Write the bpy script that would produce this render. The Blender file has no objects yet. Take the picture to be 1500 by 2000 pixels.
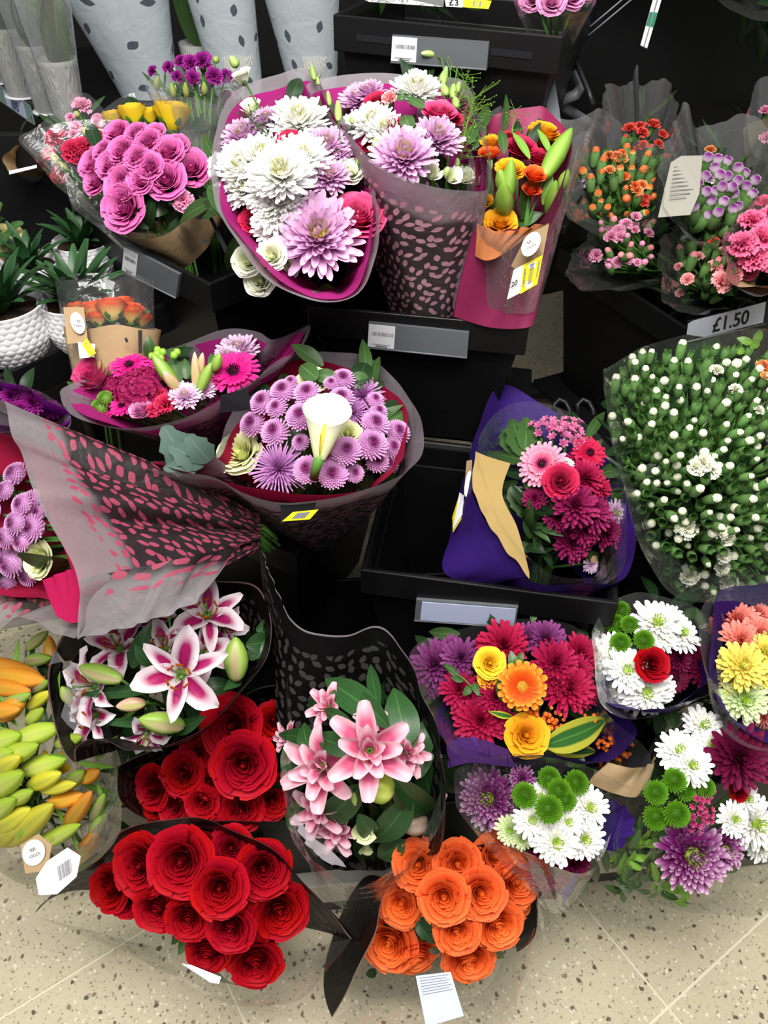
import bpy, math, random
import numpy as np
from mathutils import Matrix, Vector

rnd = random.Random(7)
sc = bpy.context.scene
COL = sc.collection

# ------------------------------------------------------------------ camera
FPX = 1540.0
CAM = np.array([0.0, 0.0, 1.52])
PITCH, ROLL = math.radians(42.0), math.radians(1.3)
FW = np.array([0.0, math.cos(PITCH), -math.sin(PITCH)])
_r0 = np.array([1.0, 0.0, 0.0])
_u0 = np.array([0.0, math.sin(PITCH), math.cos(PITCH)])
RT = _r0 * math.cos(ROLL) + _u0 * math.sin(ROLL)
UP = -_r0 * math.sin(ROLL) + _u0 * math.cos(ROLL)
cam_d = bpy.data.cameras.new('camera')
cam_d.sensor_fit = 'HORIZONTAL'
cam_d.sensor_width = 36.0
cam_d.lens = 36.0 * FPX / 1500.0
cam_d.clip_start = 0.02
cam = bpy.data.objects.new('camera', cam_d)
COL.objects.link(cam)
cam.matrix_world = Matrix(((RT[0], UP[0], -FW[0], CAM[0]), (RT[1], UP[1], -FW[1], CAM[1]),
                           (RT[2], UP[2], -FW[2], CAM[2]), (0, 0, 0, 1)))
sc.camera = cam

# ------------------------------------------------------------------ world, lamps, exposure
w = bpy.data.worlds.new('shop_ambient')
sc.world = w
w.use_nodes = True
w.node_tree.nodes['Background'].inputs[0].default_value = (0.93, 0.97, 1.0, 1)
w.node_tree.nodes['Background'].inputs[1].default_value = 0.17


def ceiling_panel(name, loc, sx, sy, power, target=None):
    ld = bpy.data.lights.new(name, 'AREA')
    ld.shape = 'RECTANGLE'
    ld.size, ld.size_y = sx, sy
    ld.energy = power
    ld.color = (1.0, 0.975, 0.93)
    lo = bpy.data.objects.new(name, ld)
    lo.location = loc
    if target is not None:
        d = Vector(target) - Vector(loc)
        lo.rotation_euler = d.to_track_quat('-Z', 'Y').to_euler()
    COL.objects.link(lo)


ceiling_panel('ceiling_lamp', (-0.05, 0.15, 2.75), 1.3, 0.35, 44, (0.0, 1.2, 0.9))
ceiling_panel('ceiling_lamp_aisle', (-0.4, -0.55, 2.9), 2.4, 0.5, 32, (0, 0.55, 0.2))
ceiling_panel('ceiling_lamp_rear', (0.3, 1.2, 3.0), 2.4, 0.3, 14, (0, 1.0, 0))

sc.view_settings.view_transform = 'Standard'
sc.view_settings.look = 'None'
sc.view_settings.gamma = 1.0
sc.view_settings.use_curve_mapping = False
sc.view_settings.exposure = 0.55
sc.cycles.max_bounces = 6
sc.cycles.diffuse_bounces = 3
sc.cycles.glossy_bounces = 2
sc.cycles.transmission_bounces = 4
sc.cycles.transparent_max_bounces = 14
sc.cycles.sample_clamp_indirect = 6.0
sc.cycles.caustics_reflective = False
sc.cycles.caustics_refractive = False


def P(px, py, Z):
    """the point seen at pixel px, py of the photograph, Z metres along the camera axis"""
    return CAM + Z * (FW + RT * (px - 750.0) / FPX + UP * (1000.0 - py) / FPX)


def at_z(px, py, z):
    d = FW + RT * (px - 750.0) / FPX + UP * (1000.0 - py) / FPX
    return CAM + d * (z - CAM[2]) / d[2]


def depth(p):
    return float(np.dot(np.asarray(p) - CAM, FW))


def unit(v):
    v = np.asarray(v, float)
    return v / (np.linalg.norm(v) + 1e-12)


# ------------------------------------------------------------------ mesh builder
class MB:
    def __init__(self):
        self.v, self.f, self.uv, self.n = [], [], [], 0

    def add(self, v, f, uv=None):
        v = np.asarray(v, float)
        self.v.append(v)
        self.uv.append(np.zeros((len(v), 2)) if uv is None else np.asarray(uv, float))
        self.f += [tuple(i + self.n for i in q) for q in f]
        self.n += len(v)
        return self

    def grid(self, pts, uv=None, wrap=False):
        pts = np.asarray(pts, float)
        a, b = pts.shape[:2]
        if uv is None:
            x, y = np.meshgrid(np.linspace(0, 1, b), np.linspace(0, 1, a))
            uv = np.dstack([x, y])
        f = []
        for i in range(a - 1):
            for j in range(b if wrap else b - 1):
                k = (j + 1) % b
                f.append((i * b + j, i * b + k, (i + 1) * b + k, (i + 1) * b + j))
        return self.add(pts.reshape(-1, 3), f, np.asarray(uv).reshape(-1, 2))

    def lathe(self, prof, n=16, M=None, uvx=None):
        a = np.linspace(0, 2 * math.pi, n, endpoint=False)
        m = len(prof)
        pts = np.zeros((m, n, 3))
        uv = np.zeros((m, n, 2))
        for i, (r, z) in enumerate(prof):
            pts[i, :, 0], pts[i, :, 1], pts[i, :, 2] = r * np.cos(a), r * np.sin(a), z
            uv[i, :, 0] = np.linspace(0, 1, n) if uvx is None else uvx
            uv[i, :, 1] = i / max(1, m - 1)
        if M is not None:
            pts = pts @ np.array(M.to_3x3()).T + np.array(M.translation)
        return self.grid(pts, uv, True)

    def box(self, c, s, ax=None):
        ax = np.eye(3) if ax is None else np.asarray(ax, float)
        q = []
        for dz in (-.5, .5):
            for dy in (-.5, .5):
                for dx in (-.5, .5):
                    q.append(np.asarray(c) + ax[0] * dx * s[0] + ax[1] * dy * s[1] + ax[2] * dz * s[2])
        return self.add(q, [(0, 2, 3, 1), (4, 5, 7, 6), (0, 1, 5, 4), (2, 6, 7, 3), (0, 4, 6, 2), (1, 3, 7, 5)])

    def tube(self, path, r, n=8, cap=True):
        path = [np.asarray(p, float) for p in path]
        rr = r if hasattr(r, '__len__') else [r] * len(path)
        rows = []
        up = None
        for i, p in enumerate(path):
            t = unit(path[min(i + 1, len(path) - 1)] - path[max(i - 1, 0)])
            if up is None:
                up = unit(np.cross(t, [0.3, 0.2, 0.9]))
            up = unit(up - t * np.dot(up, t))
            b = np.cross(t, up)
            rows.append([p + rr[i] * (math.cos(a) * up + math.sin(a) * b) for a in np.linspace(0, 2 * math.pi, n, endpoint=False)])
        k = self.n
        self.grid(rows, None, True)
        if cap:
            self.f.append(tuple(k + i for i in range(n - 1, -1, -1)))
            self.f.append(tuple(k + (len(path) - 1) * n + i for i in range(n)))
        return self

    def mesh(self, name, mat, smooth=True):
        me = bpy.data.meshes.new(name)
        v = np.concatenate(self.v)
        uv = np.concatenate(self.uv)
        me.from_pydata(v.tolist(), [], self.f)
        li = np.zeros(len(me.loops), np.int32)
        me.loops.foreach_get('vertex_index', li)
        ul = me.uv_layers.new(name='UVMap')
        ul.data.foreach_set('uv', uv[li].astype(np.float32).ravel())
        if smooth:
            me.polygons.foreach_set('use_smooth', np.ones(len(me.polygons), bool))
        if mat is not None:
            me.materials.append(mat)
        me.update()
        return me


def obj(name, data, parent=None, M=None, **props):
    o = bpy.data.objects.new(name, data)
    COL.objects.link(o)
    if parent is not None:
        o.parent = parent
    if M is not None:
        o.matrix_basis = M
    for k, v in props.items():
        o[k] = v
    return o


def thing(name, label, cat, loc, group=None):
    o = obj(name, None, None, Matrix.Translation(Vector(loc)), label=label, category=cat)
    o.empty_display_size = 0.02
    if group:
        o['group'] = group
    return o


def wpart(name, mb, mat, parent, smooth=True, **props):
    """a part whose mesh was built in world coordinates, under a thing or under a part standing at that thing's origin"""
    off = np.array(parent.location) if parent.parent is None else np.array(parent.parent.location) + np.array(parent.location)
    mb.v = [v - off for v in mb.v]
    return obj(name, mb.mesh(name, mat, smooth), parent, **props)


def bevel(o, wd=0.003, seg=2):
    m = o.modifiers.new('bevel', 'BEVEL')
    m.width, m.segments, m.limit_method = wd, seg, 'ANGLE'
    return o


# ------------------------------------------------------------------ materials
def h(s):
    c = [int(s[i:i + 2], 16) / 255 for i in (0, 2, 4)]
    return tuple(x / 12.92 if x <= 0.04045 else ((x + 0.055) / 1.055) ** 2.4 for x in c) + (1.0,)


class N:
    def __init__(self, name):
        self.m = bpy.data.materials.new(name)
        self.m.use_nodes = True
        self.t = self.m.node_tree
        self.t.nodes.clear()
        self.out = self.t.nodes.new('ShaderNodeOutputMaterial')

    def n(self, typ, ins=(), **kw):
        x = self.t.nodes.new('ShaderNode' + typ)
        for k, v in kw.items():
            setattr(x, k, v)
        for k, v in (ins.items() if isinstance(ins, dict) else enumerate(ins)):
            if v is None:
                continue
            if isinstance(v, bpy.types.NodeSocket):
                self.t.links.new(v, x.inputs[k])
            else:
                x.inputs[k].default_value = v
        return x

    def math(self, op, a, b=None, c=None, clamp=False):
        return self.n('Math', (a, b, c), operation=op, use_clamp=clamp).outputs[0]

    def mix(self, fac, a, b):
        x = self.n('Mix', data_type='RGBA')
        for s, v in (('Factor_Float', fac), ('A_Color', a), ('B_Color', b)):
            i = [q for q in x.inputs if q.identifier == s][0]
            if isinstance(v, bpy.types.NodeSocket):
                self.t.links.new(v, i)
            else:
                i.default_value = v
        return [q for q in x.outputs if q.identifier == 'Result_Color'][0]

    def uv(self):
        s = self.n('SeparateXYZ', (self.n('UVMap').outputs[0],))
        return s.outputs[0], s.outputs[1]

    def smooth(self, x, a, b):
        r = self.n('MapRange', {0: x, 1: a, 2: b, 3: 0.0, 4: 1.0}, interpolation_type='SMOOTHSTEP')
        return r.outputs[0]

    def principled(self, color, rough=0.5, spec=0.3, **kw):
        d = {'Base Color': color, 'Roughness': rough, 'Specular IOR Level': spec}
        d.update(kw)
        return self.n('BsdfPrincipled', d).outputs[0]

    def mixsh(self, fac, a, b):
        return self.n('MixShader', (fac, a, b)).outputs[0]

    def done(self, sh):
        self.t.links.new(sh, self.out.inputs[0])
        return self.m


def vary(k, col, var):
    r = k.n('ObjectInfo').outputs['Random']
    v = k.math('MULTIPLY_ADD', r, var, 1 - var * 0.6)
    hu = k.math('MULTIPLY_ADD', r, 0.006, 0.497)
    return k.n('HueSaturation', {0: hu, 1: 1.0, 2: v, 3: 1.0, 4: col}).outputs[0]


def leafy(k, col, rough, trans, spec=0.25):
    a = k.principled(col, rough, spec)
    if trans <= 0:
        return a
    return k.mixsh(trans, a, k.n('BsdfTranslucent', (col,)).outputs[0])


def petal(name, inner, outer, tip=None, tipk=0.7, tipp=3.0, rough=0.5, var=0.14, trans=0.22, base=None, spec=0.12, up=1.0, ring=None):
    """u = 0 at the heart of the bloom to 1 at its outer petals, v = 0 at a petal's foot to 1 at its tip"""
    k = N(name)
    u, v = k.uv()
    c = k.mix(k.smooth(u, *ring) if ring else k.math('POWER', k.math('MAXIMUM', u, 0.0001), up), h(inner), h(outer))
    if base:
        c = k.mix(k.math('MULTIPLY', k.math('POWER', k.math('SUBTRACT', 1.0, v), 2.5), 0.85), c, h(base))
    if tip:
        c = k.mix(k.math('MULTIPLY', k.math('POWER', v, tipp), tipk), c, h(tip))
    return k.done(leafy(k, vary(k, c, var), rough, trans, spec))


def lily_mat(name, edge, heart, spot, lo=0.25, hi=1.0, fade=1.6):
    k = N(name)
    u, v = k.uv()
    x = k.math('ABSOLUTE', k.math('MULTIPLY_ADD', u, 2.0, -1.0))
    mid = k.math('SUBTRACT', 1.0, k.smooth(x, lo, hi))
    along = k.math('SUBTRACT', 1.0, k.smooth(v, 0.45, 0.95))
    c = k.mix(k.math('MULTIPLY', k.math('MULTIPLY', mid, along), fade, clamp=True), h(edge), h(heart))
    vo = k.n('TexVoronoi', {'Vector': k.n('UVMap').outputs[0], 'Scale': 16.0}).outputs[0]
    sp = k.math('MULTIPLY', k.math('LESS_THAN', vo, 0.22), k.math('LESS_THAN', v, 0.45))
    c = k.mix(k.math('MULTIPLY', sp, 0.7), c, h(spot))
    c = k.mix(k.math('SUBTRACT', 1.0, k.smooth(v, 0.0, 0.16)), c, h('9aa848'))
    return k.done(leafy(k, vary(k, c, 0.1), 0.45, 0.2))


def leaf_mat(name, col, rib, rough=0.4, var=0.3, trans=0.15, edge=None):
    k = N(name)
    u, v = k.uv()
    x = k.math('ABSOLUTE', k.math('MULTIPLY_ADD', u, 2.0, -1.0))
    wv = k.n('TexWave', {'Vector': k.n('UVMap').outputs[0], 'Scale': 3.0, 'Distortion': 2.0}, bands_direction='X').outputs[1]
    c = k.mix(k.math('MULTIPLY', wv, 0.22), h(col), h(rib))
    c = k.mix(k.math('SUBTRACT', 1.0, k.smooth(x, 0.02, 0.10)), c, h(rib))
    if edge:
        c = k.mix(k.smooth(x, 0.45, 0.6), c, h(edge))
    return k.done(leafy(k, vary(k, c, var), rough, trans, 0.4))


def bud_mat(name, col, streak, tip, trans=0.08):
    k = N(name)
    u, v = k.uv()
    s = k.math('POWER', k.math('ABSOLUTE', k.math('SINE', k.math('MULTIPLY', u, math.pi * 3))), 3.0)
    c = k.mix(k.math('MULTIPLY', s, 0.75), h(col), h(streak))
    c = k.mix(k.smooth(v, 0.55, 1.0), c, h(tip))
    return k.done(leafy(k, vary(k, c, 0.2), 0.4, trans, 0.4))


def plain(name, col, rough=0.5, spec=0.3, metal=0.0, bump=0.0, bscale=60.0, mottle=0.0, var=0.0, trans=0.0):
    k = N(name)
    c = h(col)
    tc = k.n('TexCoord').outputs['Object']
    if mottle:
        nz = k.n('TexNoise', {'Vector': tc, 'Scale': bscale * 0.4, 'Detail': 4.0}).outputs[0]
        c = k.mix(k.math('MULTIPLY', nz, mottle), c, tuple(x * 0.35 for x in h(col)[:3]) + (1.0,))
    if var:
        c = vary(k, c, var)
    kw = {'Metallic': metal}
    if bump:
        nz = k.n('TexNoise', {'Vector': tc, 'Scale': bscale, 'Detail': 3.0}).outputs[0]
        kw['Normal'] = k.n('Bump', {'Strength': bump, 'Distance': 0.002, 'Height': nz}).outputs[0]
    s = k.principled(c, rough, spec, **kw)
    if trans:
        s = k.mixsh(trans, s, k.n('BsdfTranslucent', (c,)).outputs[0])
    return k.done(s)


def crinkle(k, strength, scale=28.0):
    tc = k.n('TexCoord').outputs['Object']
    nz = k.n('TexNoise', {'Vector': tc, 'Scale': scale, 'Detail': 3.0, 'Distortion': 1.2}).outputs[0]
    return k.n('Bump', {'Strength': strength, 'Distance': 0.01, 'Height': nz}).outputs[0]


def clear_film(name, tint='ffffff', veil=0.05, gl=0.5):
    k = N(name)
    nb = crinkle(k, 0.5, 22.0)
    lw = k.n('LayerWeight', {'Blend': 0.25, 'Normal': nb}).outputs[1]
    g = k.n('BsdfGlossy', {'Color': (1, 1, 1, 1), 'Roughness': 0.12, 'Normal': nb}).outputs[0]
    d = k.n('BsdfDiffuse', {'Color': h('d8d8da')}).outputs[0]
    a = k.mixsh(veil, k.n('BsdfTransparent', (h(tint),)).outputs[0], d)
    return k.done(k.mixsh(k.math('MULTIPLY_ADD', lw, gl, 0.035, clamp=True), a, g))


def printed_film(name, film, ink, leaf, a_film, a_ink, a_leaf, border, line=None, cell=0.0175, linew=0.005, start=0.6, leafsize=1.0, spec=0.3):
    """matt film with a plain border at the rim and a printed field of small leaf shapes; its UVs are in metres"""
    k = N(name)
    uvn = k.n('UVMap').outputs[0]
    u, v = k.uv()
    sv = k.n('VectorMath', (uvn, (1 / cell, 1 / cell, 1)), operation='MULTIPLY').outputs[0]
    vo = k.n('TexVoronoi', {'Vector': sv, 'Scale': 1.0, 'Randomness': 0.62}, voronoi_dimensions='2D')
    d = k.n('VectorMath', (sv, vo.outputs['Position']), operation='SUBTRACT').outputs[0]
    ang = k.math('MULTIPLY', k.n('SeparateColor', (vo.outputs['Color'],)).outputs[0], 3.14)
    rot = k.n('VectorRotate', {'Vector': d, 'Angle': ang}, rotation_type='Z_AXIS').outputs[0]
    s = k.n('SeparateXYZ', (rot,))
    ex = k.math('ABSOLUTE', s.outputs[0])
    ey = k.math('ABSOLUTE', s.outputs[1])
    # a pointed lens: |y| < b (1 - (x/a)^2)
    lens = k.math('MULTIPLY', k.math('SUBTRACT', 1.0, k.math('POWER', k.math('DIVIDE', ex, 0.45 * leafsize), 2.0)), 0.26 * leafsize)
    m = k.math('LESS_THAN', ey, lens)
    nz = k.n('TexNoise', {'Vector': uvn, 'Scale': 9.0, 'Detail': 1.0}).outputs[0]
    vb = k.math('ADD', v, k.math('MULTIPLY_ADD', nz, 0.05, -0.025))
    band = k.smooth(vb, border * 0.75, border * 1.05)
    mband = k.math('MULTIPLY', m, k.smooth(vb, border * start, border * (start + 0.05)))
    c = k.mix(band, h(film), h(ink))
    c = k.mix(mband, c, h(leaf))
    al = k.n('MapRange', {0: band, 1: 0.0, 2: 1.0, 3: a_film, 4: a_ink}).outputs[0]
    al = k.math('ADD', k.math('MULTIPLY', al, k.math('SUBTRACT', 1.0, mband)), k.math('MULTIPLY', mband, a_leaf))
    if line:
        ln = k.math('LESS_THAN', v, linew)
        c = k.mix(ln, c, h(line))
        al = k.math('MAXIMUM', al, k.math('MULTIPLY', ln, 0.92))
    nb = crinkle(k, 0.35, 16.0)
    body = k.mixsh(0.22, k.principled(c, 0.45, spec, Normal=nb), k.n('BsdfTranslucent', (c,)).outputs[0])
    return k.done(k.mixsh(al, k.n('BsdfTransparent').outputs[0], body))
# ------------------------------------------------------------------ flower heads (unit radius, facing +Z)
CACHE = {}
lerp = lambda a, b, t: a + (b - a) * t


def cached(fn):
    def g(*a):
        k = (fn.__name__,) + tuple(x.name if hasattr(x, 'name') else x for x in a)
        if k not in CACHE:
            CACHE[k] = fn(*a)
        return CACHE[k]
    return g


def strip(mb, M, L, W, e0, curl, r0=0.0, nu=2, nv=5, cup=0.25, lo=0.16, hi=0.86, pw=0.7, ux=None, wave=0.0, wn=3, ph=0.0, twist=0.0, droop=0.0, pt=False):
    """a petal or narrow blade leaving the axis at elevation e0 and curling by curl; M turns it round the axis"""
    r, z = r0, 0.0
    pts, uv = [], []
    vs = [j / nv for j in range(nv + 1)]
    if not pt:
        vs = vs[:-1] + [1 - .28 / nv, 1.0]
    for j, v in enumerate(vs):
        el = e0 + curl * v + droop * v * v
        if pt:
            wd = W * max(0.02, math.sin(math.pi * (lo + (hi - lo) * v + (1 - hi) * v ** 4 * 0.98))) ** pw
        else:
            wd = W * max(0.02, math.sin(math.pi * (lo + (hi - lo) * v))) ** pw * (.5 if j == len(vs) - 1 else 1)
        row, ruv = [], []
        for i in range(nu + 1):
            s = 2 * i / nu - 1
            up = cup * wd * s * s + wave * math.sin(wn * math.pi * v * 2 + ph) * s * v
            tw = twist * v * s
            x = r - math.sin(el) * (up + tw * wd)
            row.append((x, s * wd * 0.5, z + math.cos(el) * (up + tw * wd)))
            ruv.append((ux if ux is not None else i / nu, v))
        pts.append(row)
        uv.append(ruv)
        dv = (vs[j + 1] - v) if j + 1 < len(vs) else 0
        r += L * dv * math.cos(el)
        z += L * dv * math.sin(el)
    pts = np.asarray(pts)
    sh = pts.shape
    pts = pts.reshape(-1, 3) @ np.array(M.to_3x3()).T + np.array(M.translation)
    mb.grid(pts.reshape(sh), np.asarray(uv))


def RZ(a, z=0.0):
    return Matrix.Translation((0, 0, z)) @ Matrix.Rotation(a, 4, 'Z')


def cup_petal(mb, R, Wang, H, flare, zb, a0, ux, rg, nu=6, nv=5, tip=0.25, roll=0.0, spiral=0.16):
    """a rose petal: a curved wall round the axis"""
    pts, uv = [], []
    ph = rg.random() * 6
    for j in range(nv + 1):
        v = j / nv
        row, ruv = [], []
        for i in range(nu + 1):
            s = 2 * i / nu - 1
            a = a0 + s * Wang * 0.5 * (0.55 + 0.45 * math.sin(math.pi * min(1, 0.2 + v * 0.55)))
            rr = R * (0.35 + 0.65 * v ** 0.6) * (1 + spiral * s * 0.5) + flare * v ** 3 + roll * max(0, v - 0.7) * 1.2
            rr += 0.025 * math.sin(5 * s + ph) * v
            top = H * (1 - tip * abs(s) ** 2.6 + 0.03 * math.sin(4 * s + ph))
            z = zb + (top - zb) * v - roll * 0.9 * max(0, v - 0.62) ** 1.5 * 3
            row.append((rr * math.cos(a), rr * math.sin(a), z))
            ruv.append((ux, v))
        pts.append(row)
        uv.append(ruv)
    mb.grid(pts, uv)


GREEN = {}


@cached
def rose(mat, seed, openness):
    rg = random.Random(seed * 17 + 3)
    mb = MB()
    n = 19
    for i in range(n):
        t = i / (n - 1)
        R = 0.05 + (0.60 if openness > 0 else 0.5) * t ** 0.85
        cup_petal(mb, R, lerp(2.9, 1.55, t), lerp(0.16, 0.10, t) + rg.uniform(-.04, .05) - 0.22 * (1 - min(1, t * 4)) * 0.4, lerp(-.0, .17, t) * openness, -0.75,
                  i * 2.4 + rg.uniform(-.25, .25), t * 0.75, rg, roll=0.10 * t * openness)
    mb.lathe([(.16, -.8), (.15, -.35), (.10, -.08), (.05, .0), (0, .01)], 9, uvx=0.0)
    out = [('rose', mb.mesh('rose_petals', mat), None)]
    for k in range(2):
        ob = MB()
        cup_petal(ob, 0.62 + 0.1 * k, 1.5 + 0.15 * k, 0.02 - 0.10 * k, 0.24 * openness + .03, -0.95, 0, 0.85 + 0.15 * k, rg, nu=7, nv=6, tip=0.34, roll=0.2 * openness, spiral=0.1)
        me = ob.mesh('outer_petal', mat)
        m = 4 if k == 0 else 5
        for j in range(m):
            a = j * 2 * math.pi / m + k * 0.6 + rg.uniform(-.2, .2)
            out.append(('outer_petal', me, Matrix.Rotation(a, 4, 'Z') @ Matrix.Rotation(rg.uniform(-.08, .08), 4, 'Y')))
    cb = MB()
    cb.lathe([(0.0, -1.16), (0.12, -1.14), (0.2, -1.02), (0.34, -0.9), (0.3, -0.82)], 10)
    for j in range(5):
        strip(cb, RZ(j * 1.257, -0.95), 0.75, 0.3, 0.5, 0.7, 0.22, cup=.2, pt=True)
    out.append(('calyx', cb.mesh('calyx', GREEN['calyx']), None))
    return out


@cached
def lis(mat, seed, openness):
    """lisianthus or small garden rose: a few broad round petals"""
    rg = random.Random(seed * 31 + 5)
    mb = MB()
    for i in range(9):
        t = i / 8
        cup_petal(mb, 0.10 + 0.62 * t, lerp(2.6, 1.9, t), lerp(0.1, 0.18, t), 0.16 * t * openness, -0.8, i * 2.2 + rg.uniform(-.3, .3), t, rg, nu=7, nv=5, tip=0.2, roll=0.12 * t)
    cb = MB()
    cb.lathe([(0.0, -1.05), (0.1, -1.0), (0.25, -0.8), (0.3, -0.7)], 8)
    for j in range(5):
        strip(cb, RZ(j * 1.257, -0.9), 0.8, 0.12, 0.8, 0.5, 0.2, cup=.1, pt=True)
    return [('lisianthus', mb.mesh('lisianthus_petals', mat), None), ('calyx', cb.mesh('calyx', GREEN['calyx']), None)]


@cached
def mum(mat, seed, K, n0, n1, W, e0, e1, curl, cmat, cr):
    """decorative chrysanthemum: layers of incurved strap petals"""
    rg = random.Random(seed * 13 + 1)
    mb = MB()
    for k in range(K):
        t = k / (K - 1)
        n = int(round(lerp(n0, n1, t)))
        for j in range(n):
            a = (j + rg.uniform(-.25, .25) + 0.5 * (k % 2)) * 2 * math.pi / n
            strip(mb, RZ(a, lerp(-.25, -.02, t)), lerp(0.95, 0.34, t ** 0.9) * rg.uniform(.88, 1.08), W * lerp(1.0, 0.6, t) * rg.uniform(.85, 1.1), lerp(e0, e1, t) + rg.uniform(-.12, .12),
                  curl * rg.uniform(.6, 1.3), 0.10 * (1 - t), cup=0.32, ux=1 - t, nv=4, pw=0.6, twist=rg.uniform(-.15, .15))
    out = [('chrysanthemum', mb.mesh('chrysanthemum_petals', mat), None)]
    if cmat is not None:
        cb = MB()
        cb.lathe([(cr, -.08), (cr, 0.10), (cr * .8, 0.17), (cr * .4, 0.17), (0, 0.14)], 12)
        for i in range(26):
            rr = cr * math.sqrt(i / 26)
            strip(cb, Matrix.Translation((rr * math.cos(i * 2.4), rr * math.sin(i * 2.4), .1)) @ RZ(i * 2.4), 0.22, 0.06, 1.2, 0.3, 0, nv=2, cup=.1, ux=.5)
        out.append(('flower_centre', cb.mesh('flower_centre', cmat), None))
    return out


@cached
def spider(mat, seed):
    rg = random.Random(seed + 71)
    mb = MB()
    for i in range(150):
        f = (i + .5) / 150
        el = lerp(1.45, -0.25, f ** 0.8)
        strip(mb, RZ(i * 2.39996, -.1), lerp(0.6, 1.02, f) * rg.uniform(.85, 1.08), 0.05, el, rg.uniform(-.25, .35), 0.03, cup=.5, ux=f, nv=4, lo=.3, hi=.8)
    return [('spider_chrysanthemum', mb.mesh('spider_petals', mat), None)]


@cached
def pom(mat, seed, n, pw, dome, name):
    """button bloom: a low dome of tiny petals, u runs from heart to edge"""
    rg = random.Random(seed + 9)
    mb = MB()
    mb.lathe([(0.74, -.4), (0.76, -.15), (.6, dome * .42), (.3, dome * .66), (0, dome * .72)], 14)
    mb.uv[-1][:, 0] = np.clip(.9 - .95 * mb.uv[-1][:, 1], 0, 1)
    mb.uv[-1][:, 1] = .2
    for i in range(n):
        f = (i + 0.5) / n
        th = math.asin(min(1, math.sqrt(f)))
        a = i * 2.39996
        rr = 0.80 * math.sin(th)
        z = dome * 0.85 * math.cos(th) - (0.25 * f * f)
        strip(mb, Matrix.Translation((rr * math.cos(a), rr * math.sin(a), z - .04)) @ RZ(a), 0.30 * (0.55 + .45 * f), pw * rg.uniform(.85, 1.15), lerp(1.35, 0.15, f) + rg.uniform(-.1, .1), 0.25, 0, nv=2, cup=.3, ux=f, lo=.25, hi=.8)
    return [(name, mb.mesh(name + '_petals', mat), None)]


@cached
def gerbera(mat, cmat, seed, n, W, layers, cr, name):
    rg = random.Random(seed + 4)
    mb = MB()
    for k in range(layers):
        for j in range(n):
            a = (j + .5 * k + rg.uniform(-.12, .12)) * 2 * math.pi / n
            strip(mb, RZ(a, 0.03 * k), (1.0 - 0.2 * k) * rg.uniform(.93, 1.03) - .1, W * rg.uniform(.9, 1.1), 0.10 + 0.2 * k + rg.uniform(-.08, .08), -0.22 + 0.1 * k, 0.1, cup=0.2, ux=1 - .5 * k, nv=5, pw=.55, lo=.22, hi=.84)
    cb = MB()
    cb.lathe([(cr, -.06), (cr, 0.08), (cr * .75, 0.13), (cr * .3, 0.11), (0, 0.09)], 14)
    for i in range(40):
        rr = cr * 1.05 * math.sqrt((i + .5) / 40)
        strip(cb, Matrix.Translation((rr * math.cos(i * 2.4), rr * math.sin(i * 2.4), .08)) @ RZ(i * 2.4), 0.14, 0.05, 1.2, -0.3, 0, nv=2, cup=.1, ux=.5)
    return [(name, mb.mesh(name + '_petals', mat), None), ('flower_centre', cb.mesh('flower_centre', cmat), None)]


@cached
def carn(mat, seed, n, name):
    """ruffled bloom: broad toothed petals in a dome"""
    rg = random.Random(seed + 91)
    mb = MB()
    for i in range(n):
        f = (i + .5) / n
        a = i * 2.39996 + rg.uniform(-.3, .3)
        e0 = lerp(1.45, 0.15, f) + rg.uniform(-.15, .15)
        L = rg.uniform(.85, 1.0) * lerp(.75, 1.0, f)
        W = 0.62
        pts, uv = [], []
        ph = rg.random() * 6
        nv, nu = 4, 8
        r, z = 0.0, -.25
        for j in range(nv + 1):
            v = j / nv
            el = e0 - 0.35 * v * v
            row, ruv = [], []
            for q in range(nu + 1):
                s = 2 * q / nu - 1
                wob = 0.10 * v * math.sin(s * 7 + ph) + .05 * v * math.sin(s * 13 + ph)
                ww = W * (0.2 + 0.8 * v) * 0.5
                rr = r * math.cos(s * .3) + (0.05 * (q % 2) if j == nv else 0)
                x = rr - math.sin(el) * wob
                y = s * ww
                zz = z + math.cos(el) * wob
                row.append((x * math.cos(a) - y * math.sin(a), x * math.sin(a) + y * math.cos(a), zz))
                ruv.append((f, v))
            pts.append(row)
            uv.append(ruv)
            r += L / nv * math.cos(el)
            z += L / nv * math.sin(el)
        mb.grid(pts, uv)
    cb = MB()
    cb.lathe([(0, -1.5), (.22, -1.45), (.3, -1.1), (.34, -.5), (.45, -.25)], 10)
    return [(name, mb.mesh(name + '_petals', mat), None), ('calyx', cb.mesh('calyx', GREEN['calyx']), None)]


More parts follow.
